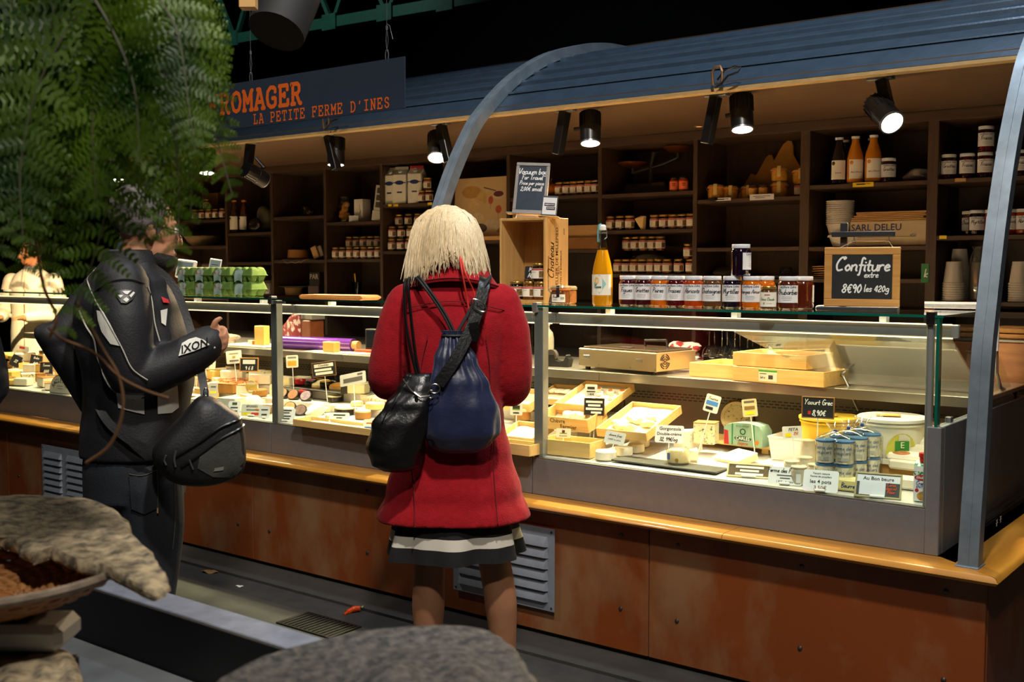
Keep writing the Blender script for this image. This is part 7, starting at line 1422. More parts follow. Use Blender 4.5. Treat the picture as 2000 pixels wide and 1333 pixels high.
def face_parts(parent,c,fdir,s=1.0,brow='#4a3a2c'):
    c = Vector(c); f = Vector(fdir).normalized(); sd = Vector((0,0,1)).cross(f).normalized()
    for k in (-1,1):
        p = c+f*.0865*s+sd*k*.032*s+Vector((0,0,.012*s)); MB().sphere(p,.0115*s,12,8).build('eye',M('eye_white','#e6e0d8',.2),parent); MB().sphere(p+f*.0085*s,.0052*s,10,6).build('iris',M('iris','#3a2c20',.2),parent)
        MB().tube([p+Vector((0,0,.018*s))+sd*(-k)*.012*s+f*.009*s,p+Vector((0,0,.022*s))+f*.008*s,p+Vector((0,0,.017*s))+sd*k*.016*s-f*.0*s],[.002,.0032,.0015],6).build('eyebrow',M('brow_'+brow.strip('#'),brow,.8),parent)
    MB().tube([c+f*.091*s+Vector((0,0,-.060*s))+sd*t for t in (-.022*s,0,.022*s)],[.002,.006,.002],8,flat=(1,.8)).build('lips',M('lips','#9a4a44',.5),parent)
def fingers(mb,spec):
    for pts,r in spec:
        P = fine(pts,3); n = len(P); mb.tube(P,[r*(1-.28*i/(n-1)) for i in range(n)],8); mb.sphere(P[-1],r*.72,8,6)

# ================= woman in the red coat
WP = (-2.376,2.776,0); WR = math.atan2(2.376,2.776)
def wl(px,py): return ((px-885)*.00169,1.47-(py-523)*.00169)
wo = thing('person','blonde woman in a red wool coat seen from behind','person',WP,WR)
hc = Vector((-.03,.015,1.545))
bd = MB(); head_parts(bd,hc,(-.1,1,-.12),.98)
body_loft(bd,[(.70,-.005,0,.15,.11),(.9,-.005,0,.155,.115),(1.08,-.005,0,.115,.09),(1.25,-.005,0,.14,.095),(1.37,-.005,0,.15,.08),(1.43,-.015,0,.07,.06)],24,m=18)
limb(bd,[(-.145,0,1.36),(-.235,.02,1.10),(-.12,.25,1.13),(-.085,.33,1.15)],[.045,.038,.028,.026]); limb(bd,[(.135,0,1.36),(.185,.02,1.075),(.08,.25,1.12),(.055,.33,1.15)],[.045,.038,.028,.026])
for sx_,bx_ in ((1,-.085),(-1,.055)):
    bd.sphere((bx_,.375,1.155),.034,12,8,sc=(.8,1.2,.6))
    fingers(bd,[([(bx_+.012*j*1.0-.018,.40,1.155),(bx_+.011*j-.016,.435,1.165),(bx_+.010*j-.012+.006*sx_,.445,1.185)],.008) for j in range(4)]+[([(bx_+.022*sx_,.36,1.16),(bx_+.036*sx_,.38,1.178),(bx_+.034*sx_,.405,1.19)],.009)])
limb(bd,[(-.075,.0,.78),(-.090,0,.50),(-.095,-.012,.34),(-.095,.0,.08)],[.078,.052,.056,.034]); limb(bd,[(.085,.0,.78),(.125,-.01,.50),(.148,-.02,.34),(.160,-.012,.08)],[.080,.055,.055,.034])
for x_ in (-.095,.162): limb(bd,[(x_,-.02,.06),(x_,.04,.045),(x_,.12,.03)],[.036,.036,.026])
bo_ = bd.build('body',[m_tights],wo); bo_.location = (0,0,0); mods(bo_,.0085,6)
face_parts(wo,hc,(-.1,1,-.12),.98,'#8a6a44')
# coat
CT = [(.640,-.012,0,.262,.192),(.652,-.012,0,.256,.188),(.72,-.011,0,.228,.168),(.85,-.010,0,.192,.145),(.97,-.008,0,.166,.130),(1.07,-.008,0,.158,.122),(1.18,-.008,0,.172,.125),(1.28,-.008,0,.186,.122),(1.36,-.008,.002,.182,.108),(1.41,-.008,.004,.150,.092),(1.45,-.012,.006,.085,.072)]
wv = lambda a,z: .018*math.sin(a*5+1.2)*max(0,(1.0-z)/.35)+.006*math.sin(a*11+z*9)*max(0,(1.05-z))
ctb = MB(); body_loft(ctb,CT,60,2.25,wv,44); cb_bvh = bvh_of(ctb)
slv = MB(); limb(slv,[(-.165,.0,1.355),(-.205,-.008,1.25),(-.228,.0,1.12),(-.215,.05,1.085),(-.15,.18,1.10),(-.10,.28,1.13)],[.066,.064,.062,.060,.052,.046],20,6); limb(slv,[(.15,.0,1.355),(.182,-.008,1.24),(.190,.0,1.10),(.178,.05,1.065),(.12,.18,1.09),(.07,.28,1.13)],[.066,.064,.062,.060,.052,.046],20,6)
al = MB(); al.v = ctb.v+slv.v; al.f = ctb.f+[tuple(i+len(ctb.v) for i in f) for f in slv.f]; al.m = [0]*len(al.f)
rs_ = random.Random(4)
co = al.build('coat',m_coat,wo); mods(co,.0075,5)
tx_ = bpy.data.textures.new('folds','CLOUDS'); tx_.noise_scale = .11; dm_ = co.modifiers.new('folds','DISPLACE'); dm_.texture = tx_; dm_.strength = .010; dm_.mid_level = .5
for o_ in (-.004,.004): pass
m_seam = M('seam_red','#6a0a12',.9)
seam(cb_bvh,[wl(768,606),wl(790,600),wl(850,588),wl(880,586),wl(920,590),wl(985,606)],'yoke_seam',m_seam,co,.002,.014)
seam(cb_bvh,[wl(958,830),wl(956,900),wl(963,1005)],'princess_seam',m_seam,co,.0018,.012); seam(cb_bvh,[wl(800,905),wl(806,960),wl(806,1015)],'princess_seam',m_seam,co,.0018,.012); seam(cb_bvh,[wl(832,650),wl(818,720),wl(822,800)],'princess_seam',m_seam,co,.0016,.012); seam(cb_bvh,[wl(942,650),wl(950,720),wl(948,800)],'princess_seam',m_seam,co,.0016,.012)
for q in ([(-.20,-.05,1.30),(-.225,-.058,1.2),(-.247,-.050,1.12)],[(.178,-.052,1.30),(.205,-.055,1.2),(.215,-.048,1.1)]): MB().tube(fine(q),.0016,6).build('sleeve_seam',m_seam,co)
# folded collar
cl = MB(); n = 40
def colr(z,rx,ry,dip=0): return [(-.012+rx*math.sin(a),.005-ry*math.cos(a),z-dip*abs(math.sin(a))**2) for a in [-2.6+5.2*i/n for i in range(n+1)]]
rows = [colr(1.432,.150,.118,.028),colr(1.428,.155,.123,.030),colr(1.434,.158,.125,.030),colr(1.455,.130,.106,.012),colr(1.482,.100,.090),colr(1.496,.088,.082),colr(1.499,.082,.076),colr(1.49,.078,.070),colr(1.45,.08,.07)]
cl.add([p for r_ in rows for p in r_],[(k*(n+1)+i,k*(n+1)+i+1,(k+1)*(n+1)+i+1,(k+1)*(n+1)+i) for k in range(len(rows)-1) for i in range(n)]); cl.build('collar',m_coat,wo,smooth=60)
MB().tube([(-.012+.1572*math.sin(a),.005-.1255*math.cos(a),1.438-.030*abs(math.sin(a))**2) for a in [-2.5+5*i/40 for i in range(41)]],.002,6).build('collar_stitch',m_seam,wo)
sc_ = MB(); sc_.loft([ring(-.02,.008,z,r_,r_*.95,24,2) for z,r_ in ((1.46,.066),(1.50,.068),(1.515,.064),(1.51,.058))],cap=False); sc_.build('shirt_collar',M('white_shirt','#d8cfd0',.8),wo)
# skirt with stripes
wv2 = lambda a,z: (.075*math.sin(a*7+.4)+.04*math.sin(a*12+1))*min(1,max(0,(.70-z)/.16))
def sk(z): k = (.74-z)/.22; return ring(-.008,0,z,.185+.038*k,.145+.03*k,96,2.2,wv2)
m_kb,m_kw = M('skirt_black','#0d0d0f',.85),M('skirt_white','#cfc8ba',.85)
skt = MB().loft([sk(z) for z in (.69,.70,.74)],cap=False).build('skirt',m_kb,wo,smooth=60)
for zs_,mt_,nm in (((.602,.615,.63,.645,.66,.67,.69),m_kb,'black_stripe'),((.566,.578,.59,.602),m_kw,'white_stripe'),((.518,.53,.55,.566),m_kb,'hem_stripe')): MB().loft([sk(z) for z in zs_],cap=False).build(nm,mt_,skt,smooth=60)
# hair
def hair_r(z): return lerp_tab([(1.43,.128,.125),(1.48,.127,.126),(1.53,.122,.126),(1.58,.113,.120),(1.62,.098,.106),(1.65,.074,.082),(1.668,.045,.05),(1.677,.008,.01)],z)
hb = MB(); rows = []; n = 64
for k in range(19):
    z = 1.445+(1.677-1.445)*(k/18)**.8; rx,ry = hair_r(z); rw = []
    for i in range(n+1):
        a = -2.35+4.7*i/n; g = 1+.014*math.sin(a*23+z*6)+.010*math.sin(a*41+2); up = (.045*math.exp(-(a/.42)**2) if z < 1.47 else .045*math.exp(-(a/.42)**2)*max(0,(1.53-z)/.06))
        rw.append((-.03+rx*.95*g*math.sin(a),.012-ry*.95*g*math.cos(a),z+max(0,up)))
    rows.append(rw)
hb.add([p for r_ in rows for p in r_],[(k*(n+1)+i,k*(n+1)+i+1,(k+1)*(n+1)+i+1,(k+1)*(n+1)+i) for k in range(18) for i in range(n)])
ho = hb.build('hair',m_blond,wo,smooth=70); so_ = ho.modifiers.new('solid','SOLIDIFY'); so_.thickness = .012; so_.offset = -1
st_ = MB(); rs_ = random.Random(11)
for k in range(620):
    a = rs_.uniform(-2.35,2.35); z1 = rs_.uniform(1.418,1.478)+.045*math.exp(-((a-.15)/.40)**2)-(.016 if a < -.6 else 0); z0 = rs_.choice((1.672,1.66,1.62,1.57,1.53)); rr = rs_.uniform(.97,1.045); w0 = rs_.uniform(0,6); fl = rs_.uniform(-.03,.09)*(2.0 if rs_.random() < .25 else 1); pts = []
    for j in range(8):
        t = j/7; z = z0+(z1-z0)*t; rx,ry = hair_r(max(1.43,z)); aa = a*(1-.15*(1-t)*(z0 > 1.65))+.06*math.sin(w0+t*5)*t*t; ff = rr+fl*max(0,t-.6)*2.2
        pts.append((-.03+rx*ff*math.sin(aa),.012-ry*ff*math.cos(aa),z))
    w_ = rs_.uniform(.0014,.0042); st_.tube(pts,[w_*.6,w_,w_,w_,w_,w_*.9,w_*.6,w_*.15],3,cap=False)
st_.build('hair_strands',m_blond,ho,smooth=60)['kind'] = 'stuff'
m_shoe = M('black_shoe','#111112',.4)
for x_ in (-.095,.162):
    MB().loft([ring(x_,.03,z,rx,ry,24,2.4) for z,rx,ry in ((0,.040,.115),(.02,.043,.120),(.05,.040,.112),(.058,.036,.10))]).build('shoe',m_shoe,wo)
# red drawcord hanging from the neck
MB().tube(fine([(.013,-.10,1.512),(.020,-.155,1.46),(.036,-.140,1.37),(.048,-.142,1.30),(.05,-.140,1.27)]),.0032,6).tube(fine([(.016,-.10,1.508),(.032,-.158,1.45),(.055,-.142,1.40),(.062,-.142,1.36),(.054,-.142,1.27)]),.0032,6).build('red_cord',M('red_cord','#c0281c',.7),wo)
# drawstring bag
ds = thing('drawstring_bag','navy blue nylon drawstring bag on the back of the woman','bag',WP,WR)
def dl(z): return lerp_tab([(.885,.01,-.165,.055,.03),(.905,.012,-.17,.098,.05),(.95,.016,-.178,.122,.062),(1.02,.018,-.178,.116,.060),(1.10,.012,-.175,.092,.052),(1.18,.0,-.165,.064,.042),(1.235,-.006,-.155,.040,.030),(1.262,-.008,-.150,.030,.022),(1.272,-.008,-.150,.036,.026)],z)
pw = lambda a,z: .16*math.sin(a*13)*max(0,(z-1.08)/.18)**.8*.9+.035*math.sin(a*5+z*20)+.02*math.sin(a*9-z*31)
rg = [ring(*[q[0],q[1]],z,q[2],q[3],78,2.2,pw) for z in [.885+(1.272-.885)*k/34 for k in range(35)] for q in [dl(z)]]
MB().loft(rg).build('bag_body',m_navy,ds,smooth=60)
m_cordb = M('black_cord','#0c0c0e',.7)
for q in ([(-.01,-.158,1.262),(-.045,-.150,1.33),(-.10,-.138,1.41),(-.125,-.10,1.437),(-.135,-.02,1.43)],[(.0,-.158,1.262),(.04,-.150,1.33),(.075,-.140,1.39),(.10,-.11,1.43),(.108,-.02,1.44)]):
    MB().tube(fine(q),.0042,6).build('shoulder_cord',m_cordb,ds); MB().tube([p+Vector((.007,-.001,.004)) for p in fine(q)],.0042,6).build('shoulder_cord',m_cordb,ds)
MB().tube([(-.008+.034*math.cos(a),-.152+.026*math.sin(a),1.256) for a in [2*math.pi*i/20 for i in range(21)]],.005,6).build('drawstring',m_cordb,ds)
# handbag
hbg = thing('handbag','slouchy black leather handbag hanging at the left side of the woman','handbag',WP,WR)
def hl(z): return lerp_tab([(.828,-.185,-.17,.045,.03),(.85,-.190,-.18,.078,.055),(.91,-.195,-.19,.092,.072),(.98,-.178,-.19,.085,.070),(1.04,-.150,-.185,.072,.058),(1.09,-.125,-.175,.056,.04),(1.125,-.115,-.165,.046,.026),(1.137,-.115,-.165,.040,.018)],z)
hwv = lambda a,z: .06*math.sin(a*3+z*22)+.03*math.sin(a*7-z*35)
MB().loft([ring(q[0],q[1],z,q[2],q[3],48,2.4,hwv) for z in [.828+(1.137-.828)*k/30 for k in range(31)] for q in [hl(z)]]).build('bag_body',m_leather,hbg,smooth=70)
for q in ([(-.115,-.175,1.13),(-.128,-.165,1.2),(-.140,-.152,1.30),(-.150,-.135,1.40),(-.150,-.09,1.432),(-.145,-.02,1.43)],[(-.122,-.178,1.13),(-.140,-.168,1.2),(-.158,-.155,1.30),(-.163,-.130,1.40),(-.160,-.08,1.428),(-.155,0,1.425)]): MB().tube(fine(q),.0085,8,flat=(1,.6)).build('strap',m_leather,hbg)
m_chr = M('chrome','#a8a49c',.22,.95)
strp = [(.095,-.02,1.442),(.093,-.10,1.432),(.085,-.145,1.395),(.055,-.185,1.30),(.0,-.222,1.19),(-.055,-.235,1.11)]
MB().tube(fine(strp),.021,4,flat=(1.25,.14),upv=(.25,-1,.4)).build('belt_strap',m_leather,hbg,smooth=20)
MB().tube([(.072+.024*math.cos(a)-.0*math.sin(a),-.182,1.352+.016*math.sin(a)-.012*math.cos(a)) for a in [2*math.pi*i/24 for i in range(25)]],.0025,6).build('buckle',m_chr,hbg); MB().tube([(.055,-.205,1.30),(.062,-.205,1.26),(.058,-.20,1.24)],[.018,.016,.010],4,flat=(1.2,.15),upv=(0,-1,0)).build('strap_end',m_leather,hbg)
MB().tube([(-.066+.016*math.cos(a),-.243,1.097+.014*math.sin(a)) for a in [2*math.pi*i/20 for i in range(21)]],.0024,6).build('ring',m_chr,hbg); MB().tube([(-.078+.010*math.cos(a),-.243,1.08+.012*math.sin(a)) for a in [2*math.pi*i/16 for i in range(17)]],.002,6).tube([(-.08,-.243,1.075),(-.11,-.24,1.07),(-.13,-.235,1.085)],.004,6).build('snap_hook',m_chr,hbg)
MB().tube(fine([(-.165,-.218,1.125),(-.14,-.222,1.09),(-.105,-.225,1.06)]),.003,6).build('zip',m_chr,hbg); MB().rbox(-.128,-.118,-.236,-.231,1.035,1.075,.002).build('zip_pull',m_leather,hbg); MB().tube(fine([(-.275,-.19,.90),(-.25,-.235,.95),(-.215,-.255,1.02),(-.18,-.24,1.08)]),.002,6).build('seam',m_leather,hbg)

# ================= man in the motorcycle jacket
MP = (-3.27,2.15,0); MR = math.atan2(3.27,2.15); SC = .001713
def ml(px,py): return ((px-250)*SC,1.47-(py-523)*SC)
def m3_(px,py,y): x,z = ml(px,py); return (x,y,z)
mo = thing('person','man in a black motorcycle jacket and jeans turned to the counter','person',MP,MR)
hc = Vector((.052,.0,1.60)); fd = (1,.25,-.22)
bd = MB(); head_parts(bd,hc,fd,1.06)
body_loft(bd,[(.80,0,0,.12,.14),(1.0,.01,0,.12,.14),(1.2,0,0,.115,.14),(1.36,-.01,0,.10,.13),(1.45,.0,0,.06,.06)],24,m=16)
limb(bd,[m3_(240,560,-.19),m3_(245,735,-.21),m3_(370,680,-.22),m3_(392,660,-.225)],[.05,.045,.034,.028]); limb(bd,[(0,.17,1.41),(-.12,.22,1.36),m3_(108,664,.18),m3_(150,735,.2),m3_(185,795,.19)],[.045,.03,.018,.02,.02])
bd.tube([m3_(386,668,-.222),m3_(398,655,-.225),m3_(408,646,-.228)],[.027,.034,.030],12)
fingers(bd,[([m3_(409,634,-.232),m3_(417,640,-.25),m3_(414,650,-.262),m3_(405,652,-.258)],.0105),([m3_(411,642,-.232),m3_(420,651,-.25),m3_(416,662,-.260),m3_(406,663,-.254)],.0108),([m3_(410,652,-.230),m3_(419,664,-.246),m3_(413,674,-.254),m3_(404,673,-.248)],.0100),([m3_(407,664,-.228),m3_(413,676,-.240),m3_(407,684,-.245),m3_(400,681,-.240)],.0088),([m3_(393,642,-.236),m3_(397,629,-.246),m3_(403,620,-.250),m3_(409,618,-.250)],.0118)])
for y_,x_ in ((-.085,.03),(.085,-.03)): limb(bd,[(x_,y_,.85),(x_+.01,y_,.5),(x_-.01,y_,.1)],[.085,.06,.045])
bdo = bd.build('body',m_skin,mo); mods(bdo,.0065,4); face_parts(mo,hc,fd,1.06,'#3a322c')
fdv = Vector(fd).normalized(); sdv = Vector((0,0,1)).cross(fdv).normalized()
# hair, beard, glasses
hm = MB().sphere((0,0,0),1,30,18); V = []
for v in map(Vector,hm.v):
    g = 1+.03*math.sin(v.x*17+v.z*11)+.03*math.sin(v.y*23+v.z*7); V.append(hc-fdv*.012+Vector((0,0,.034))+fdv*v.x*.106*g+sdv*v.y*.092*g+Vector((0,0,v.z*.108*g)))
keep = [f for f in hm.f if sum(hm.v[i][0] for i in f)/len(f) < .45+.5*max(0,sum(hm.v[i][2] for i in f)/len(f)) and sum(hm.v[i][2] for i in f)/len(f) > -.75+.4*(sum(hm.v[i][0] for i in f)/len(f)+1)*.5]
hq = MB(); hq.add(V,keep); hq.build('hair',M('grey_hair','#3f3a38',.6,col2='#6a6460',scale=60,stretch=(1,1,6),bump=.5,bscale=90),mo,smooth=70)
bm_ = MB().sphere((0,0,0),1,20,12); V = [hc+fdv*.045+Vector((0,0,-.088))+fdv*v.x*.062+sdv*v.y*.066+Vector((0,0,v.z*.052)) for v in map(Vector,bm_.v)]; MB().add(V,[f for f in bm_.f if sum(bm_.v[i][2] for i in f)/len(f) < .35]).build('beard',M('dark_beard','#1d1a18',.8,bump=.6,bscale=120),mo,smooth=70)
for k in (-1,1):
    e = hc+fdv*.112+sdv*k*.034+Vector((0,0,.012)); MB().tube([e+sdv*(.024*math.cos(a))+Vector((0,0,.018*math.sin(a))) for a in [2*math.pi*i/20 for i in range(21)]],.0018,6).build('glasses_rim',m_black,mo); MB().tube([e+sdv*k*.024,hc+sdv*k*.088-fdv*.0+Vector((0,0,.012))],.0018,6).build('glasses_arm',m_black,mo)
# jacket
JT = [(.845,.0,0,.172,.200),(.90,.0,0,.170,.200),(1.0,.012,0,.172,.195),(1.10,.022,0,.182,.200),(1.22,.006,0,.182,.210),(1.34,-.012,0,.168,.205),(1.42,-.012,0,.138,.175),(1.47,-.008,0,.10,.115),(1.505,.0,0,.078,.085)]
jw = lambda a,z: .018*math.sin(a*4+z*16)+.010*math.sin(a*9-z*27)
jt = MB(); body_loft(jt,JT,48,2.3,jw,36)
limb(jt,[m3_(236,548,-.16),m3_(238,620,-.205),m3_(243,690,-.215),m3_(256,722,-.215),m3_(310,708,-.22),m3_(360,683,-.222),m3_(388,664,-.224)],[.082,.088,.084,.078,.070,.064,.058],22,6)
limb(jt,[(0,.17,1.41),(-.12,.22,1.36),m3_(112,662,.18),m3_(84,645,.17),m3_(112,680,.19),m3_(150,735,.2),m3_(185,800,.19)],[.08,.07,.05,.034,.056,.066,.066],18,5)
jb = bvh_of(jt); jo = jt.build('jacket',m_jack,mo); mods(jo,.008,4)
MB().loft([ring(.0,0,z,rx,ry,30,2.1) for z,rx,ry in ((1.47,.098,.108),(1.50,.090,.096),(1.525,.086,.09),(1.53,.08,.084),(1.51,.076,.08))],cap=False).build('jacket_collar',m_jack,mo)
def pj(*pts): return [ml(*p) for p in pts]
decal(jb,pj((191,600),(203,602),(215,625),(232,664),(214,660),(199,638),(193,618)),'reflective_panel',m_refl,jo); decal(jb,pj((303,603),(316,600),(312,632),(304,626)),'reflective_panel',m_refl,jo,.008)
decal(jb,pj((221,752),(270,757),(270,797),(224,783)),'reflective_panel',m_refl,jo,.007); decal(jb,pj((294,757),(331,745),(333,790),(320,798),(294,798)),'reflective_panel',m_refl,jo,.007)
seam(jb,pj((149,523),(168,535),(183,571),(205,610),(232,664),(250,705),(276,727)),'piping',m_pip,jo,.0022,.006); seam(jb,pj((282,558),(288,585),(292,625),(300,660)),'piping',m_pip,jo,.0022,.006); seam(jb,pj((159,603),(170,630),(184,655),(190,690),(205,730),(220,755)),'piping',m_pip,jo,.0028,.006); seam(jb,pj((186,568),(215,548),(250,544),(275,552)),'yoke_seam',M('jacket_seam','#0b0b0d',.8),jo,.0025,.006)
eb = decal(jb,pj((223,570),(232,563),(256,561),(261,567),(254,580),(243,587),(234,586)),'emblem_badge',m_black,jo,.008)
for q in (((227,571),(238,572),(233,577)),((236,565),(252,564),(245,571),(241,570)),((255,566),(258,568),(251,577),(248,573)),((237,580),(243,576),(248,580),(243,585))): decal(jb,pj(*q),'emblem_segment',m_refl,eb,.011,sub=2)
pt = decal(jb,pj((331,685),(338,662),(350,655),(363,651),(377,656),(387,665),(360,676)),'forearm_patch',m_refl,jo,.007)
v,f = text2d('IXON',.034,.35,bold=.0006); A_ = ml(358,668); ca,sa = math.cos(R(17)),math.sin(R(17))
MB().add([hit(jb,A_[0]+x*ca-y*sa,A_[1]+x*sa+y*ca,.0095) for x,y in v],f).build('lettering',ink('#101012'),pt,smooth=0)
v,f = text2d('IXON',.018,.2); A_ = ml(207,498); MB().add([hit(jb,A_[0]+x,A_[1]+y,.008) for x,y in v],f).build('lettering',ink('#b8b4aa'),jo,smooth=0)
decal(jb,pj((305,577),(318,583),(320,590),(308,588)),'red_flash',m_red,jo,.010); MB().tube([m3_(388+dx,664+dy,-.224+dz) for dx,dy,dz in ((-10,-28,0),(2,-20,-.035),(8,8,-.05),(0,28,-.02))],.004,6).build('cuff_trim',m_pip,jo)
# jeans
jj = MB(); body_loft(jj,[(.70,-.0,0,.165,.185),(.80,.0,0,.165,.19),(.90,0,0,.155,.18)],40,2.3,m=8)
limb(jj,[(.04,-.095,.76),(.052,-.1,.62),(.045,-.1,.45),(.02,-.1,.25),(.0,-.1,.06)],[.115,.104,.088,.078,.080],20); limb(jj,[(-.05,.09,.76),(-.04,.1,.6),(-.04,.1,.45),(-.05,.1,.25),(-.06,.1,.06)],[.115,.102,.086,.078,.080],20)
jbv = bvh_of(jj); jn = jj.build('jeans',m_jean,mo); mods(jn,.009,3)
decal(jbv,pj((240,908),(287,904),(290,975),(266,985),(243,975)),'back_pocket',m_jean,jn,.007); m_st = M('denim_stitch','#59564a',.9)
seam(jbv,pj((240,908),(262,912),(290,904)),'pocket_stitch',m_st,jn,.0014,.010); seam(jbv,pj((290,904),(291,940),(290,976)),'pocket_stitch',m_st,jn,.0012,.010); seam(jbv,pj((318,885),(322,940),(322,1000),(316,1060)),'side_stitch',m_st,jn,.0012,.006); seam(jbv,pj((163,882),(230,880),(300,880)),'waist_stitch',m_st,jn,.0012,.006)
MB().rbox(*[ml(288,0)[0],ml(291,0)[0]],*[hit(jbv,*ml(289,978)).y-.008,hit(jbv,*ml(289,978)).y],*[ml(0,984)[1],ml(0,974)[1]],.0005).build('pocket_tab',m_kraft,jn)
for y_,x_ in ((-.1,.03),(.1,-.03)): MB().loft([ring(x_+.04,y_,z,rx,ry,24,2.4) for z,rx,ry in ((0,.14,.05),(.03,.142,.052),(.07,.11,.048),(.10,.06,.045))]).build('boot',m_shoe,mo)
# sling bag
sb = thing('sling_bag','black sling bag with grey panel at the hip of the man','bag',MP,MR)
ol = smooth_pts([ml(*p) for p in ((372,760),(392,764),(422,786),(440,802),(447,850),(444,893),(424,914),(380,925),(330,920),(300,902),(281,866),(296,834),(335,795),(360,766),(372,760))],3)[:-1]
c0 = sum((Vector(p) for p in ol),Vector((0,0)))/len(ol)
def olr(k,y,k2=1): return [(c0.x+(p[0]-c0.x)*k,y,c0.y+(p[1]-c0.y)*k*k2) for p in ol]
bgm = MB().loft([olr(.35,-.392),olr(.75,-.385),olr(.93,-.368),olr(1,-.335),olr(1,-.275),olr(.93,-.235),olr(.6,-.222)]); bgb = bvh_of(bgm); m_bagb = M('bag_black','#121214',.55,noise=.15,bump=.2,bscale=140); m_bagg = M('bag_grey','#3a3b38',.55,noise=.15,scale=60,bump=.2,bscale=150)
bgm.build('bag_body',m_bagb,sb,smooth=50); decal(bgb,pj((362,862),(400,836),(441,818),(444,850),(441,888),(424,908),(385,903),(358,885)),'grey_panel',m_bagg,sb,.003,sub=4)
for q in (((318,862),(360,838),(400,812),(438,800)),((330,880),(368,855),(402,832),(443,814))): seam(bgb,pj(*q),'zip',M('zip_black','#08080a',.3),sb,.005,.003)
for q in (((304,858),(301,868),(304,876)),((321,851),(318,866),(320,880)),((344,868),(347,878),(350,886))): seam(bgb,pj(*q),'zip_pull',M('pewter','#6a6862',.4,.7),sb,.0032,.006)
decal(bgb,pj((388,886),(404,884),(403,891),(386,892)),'woven_tag',M('tag_grey','#77746c',.6),sb,.006,sub=2)
MB().tube(fine([m3_(376,764,-.30),m3_(374,735,-.27),m3_(362,660,-.16),m3_(330,560,-.10),m3_(280,515,-.06),m3_(240,512,.05)]),.014,4,flat=(1.3,.15),upv=(0,-1,0)).build('strap',m_bagb,sb); MB().tube(fine([m3_(285,862,-.25),m3_(240,840,-.225),m3_(200,800,-.19),m3_(168,740,-.02)]),.014,4,flat=(1.3,.15),upv=(0,-1,0)).build('strap',m_bagb,sb)
MB().tube([m3_(378+4*math.cos(a),752+7*math.sin(a),-.305) for a in [2*math.pi*i/14 for i in range(15)]],.002,6).build('clip',m_chr,sb)

# ================= shop assistant behind the far left case
ys = 4.95; sx0 = PY(62,480,ys).x; sl = thing('person','shop assistant in a white coat behind the far left case','person',(sx0,ys,0),R(30))
hc = Vector((0,0,1.60)); fd = (-.75,-.65,-.2); bd = MB(); head_parts(bd,hc,fd,.98)
body_loft(bd,[(.0,0,0,.12,.10),(.8,0,0,.16,.12),(1.05,0,0,.14,.10),(1.25,0,0,.16,.10),(1.38,0,0,.17,.09),(1.45,0,0,.07,.06)],24,m=20)
for k in (-1,1):
    limb(bd,[(k*.18,0,1.36),(k*.24,-.03,1.10),(k*.15,-.22,1.06),(k*.10,-.32,1.06)],[.05,.042,.03,.026]); bd.sphere((k*.09,-.36,1.06),.034,10,8,sc=(.8,1.2,.6)); fingers(bd,[([(k*.09+.013*j-.02,-.385,1.06),(k*.09+.012*j-.018,-.42,1.055),(k*.09+.011*j-.016,-.435,1.04)],.008) for j in range(4)]+[([(k*.065,-.35,1.06),(k*.05,-.38,1.06),(k*.052,-.40,1.055)],.009)])
mods(bd.build('body',M('warm_skin','#b87a4c',.5,noise=.05),sl),.009,5); face_parts(sl,hc,fd,.98)
al = MB(); body_loft(al,[(.3,0,0,.21,.17),(.9,0,0,.19,.15),(1.1,0,0,.175,.13),(1.3,0,0,.195,.13),(1.39,0,0,.17,.11),(1.46,0,0,.08,.075)],36,m=26)
for k in (-1,1): limb(al,[(k*.19,0,1.36),(k*.255,-.03,1.10),(k*.16,-.21,1.07),(k*.12,-.28,1.065)],[.07,.062,.05,.045],16)
m_wcoat = M('white_coat','#ddd2b8',.85,noise=.04); mods(al.build('white_coat',m_wcoat,sl),.009,4); MB().tube([(.0,-.16,.6),(.0,-.137,1.1),(.0,-.137,1.3),(.0,-.11,1.42)],.004,6).build('zip',M('brass_zip','#8a6a3a',.4,.6),sl); MB().loft([ring(0,0,z,r_,r_*.92,24,2) for z,r_ in ((1.42,.09),(1.47,.074),(1.48,.07),(1.45,.068))],cap=False).build('coat_collar',M('grey_collar','#9aa0a4',.8),sl)
fdv = Vector(fd).normalized(); sdv = Vector((0,0,1)).cross(fdv).normalized(); hm = MB().sphere((0,0,0),1,24,14); V = [hc-fdv*.012+Vector((0,0,.032))+fdv*v.x*.104+sdv*v.y*.088+Vector((0,0,v.z*.10)) for v in map(Vector,hm.v)]
hq = MB(); hq.add(V,[f for f in hm.f if sum(hm.v[i][0] for i in f)/len(f) < .4+.5*max(0,sum(hm.v[i][2] for i in f)/len(f)) and sum(hm.v[i][2] for i in f)/len(f) > -.6]); hq.build('hair',M('brown_hair','#1f1712',.7,bump=.4,bscale=90),sl,smooth=70)

# ================= passer-by mostly outside the left edge
pb_ = thing('person','person in a dark coat cut off by the left edge','person',(-3.618,1.588,0),R(62)); bd = MB(); hc = Vector((0,0,1.60)); head_parts(bd,hc,(.4,1,-.1)); body_loft(bd,[(.8,0,0,.13,.11),(1.1,0,0,.12,.10),(1.36,0,0,.13,.09),(1.44,0,0,.06,.06)],24,m=14)
for k in (-1,1): limb(bd,[(k*.09,0,.85),(k*.1,0,.5),(k*.1,0,.08)],[.08,.055,.04]); limb(bd,[(k*.15,0,1.36),(k*.2,0,1.1),(k*.12,.2,1.1)],[.04,.035,.028])
mods(bd.build('body',m_skin,pb_),.010,4); face_parts(pb_,hc,(.4,1,-.1)); al = MB(); body_loft(al,[(.5,0,0,.19,.15),(.9,0,0,.17,.14),(1.1,0,0,.16,.13),(1.3,0,0,.18,.13),(1.38,0,0,.15,.11),(1.45,0,0,.08,.07)],36,m=20)
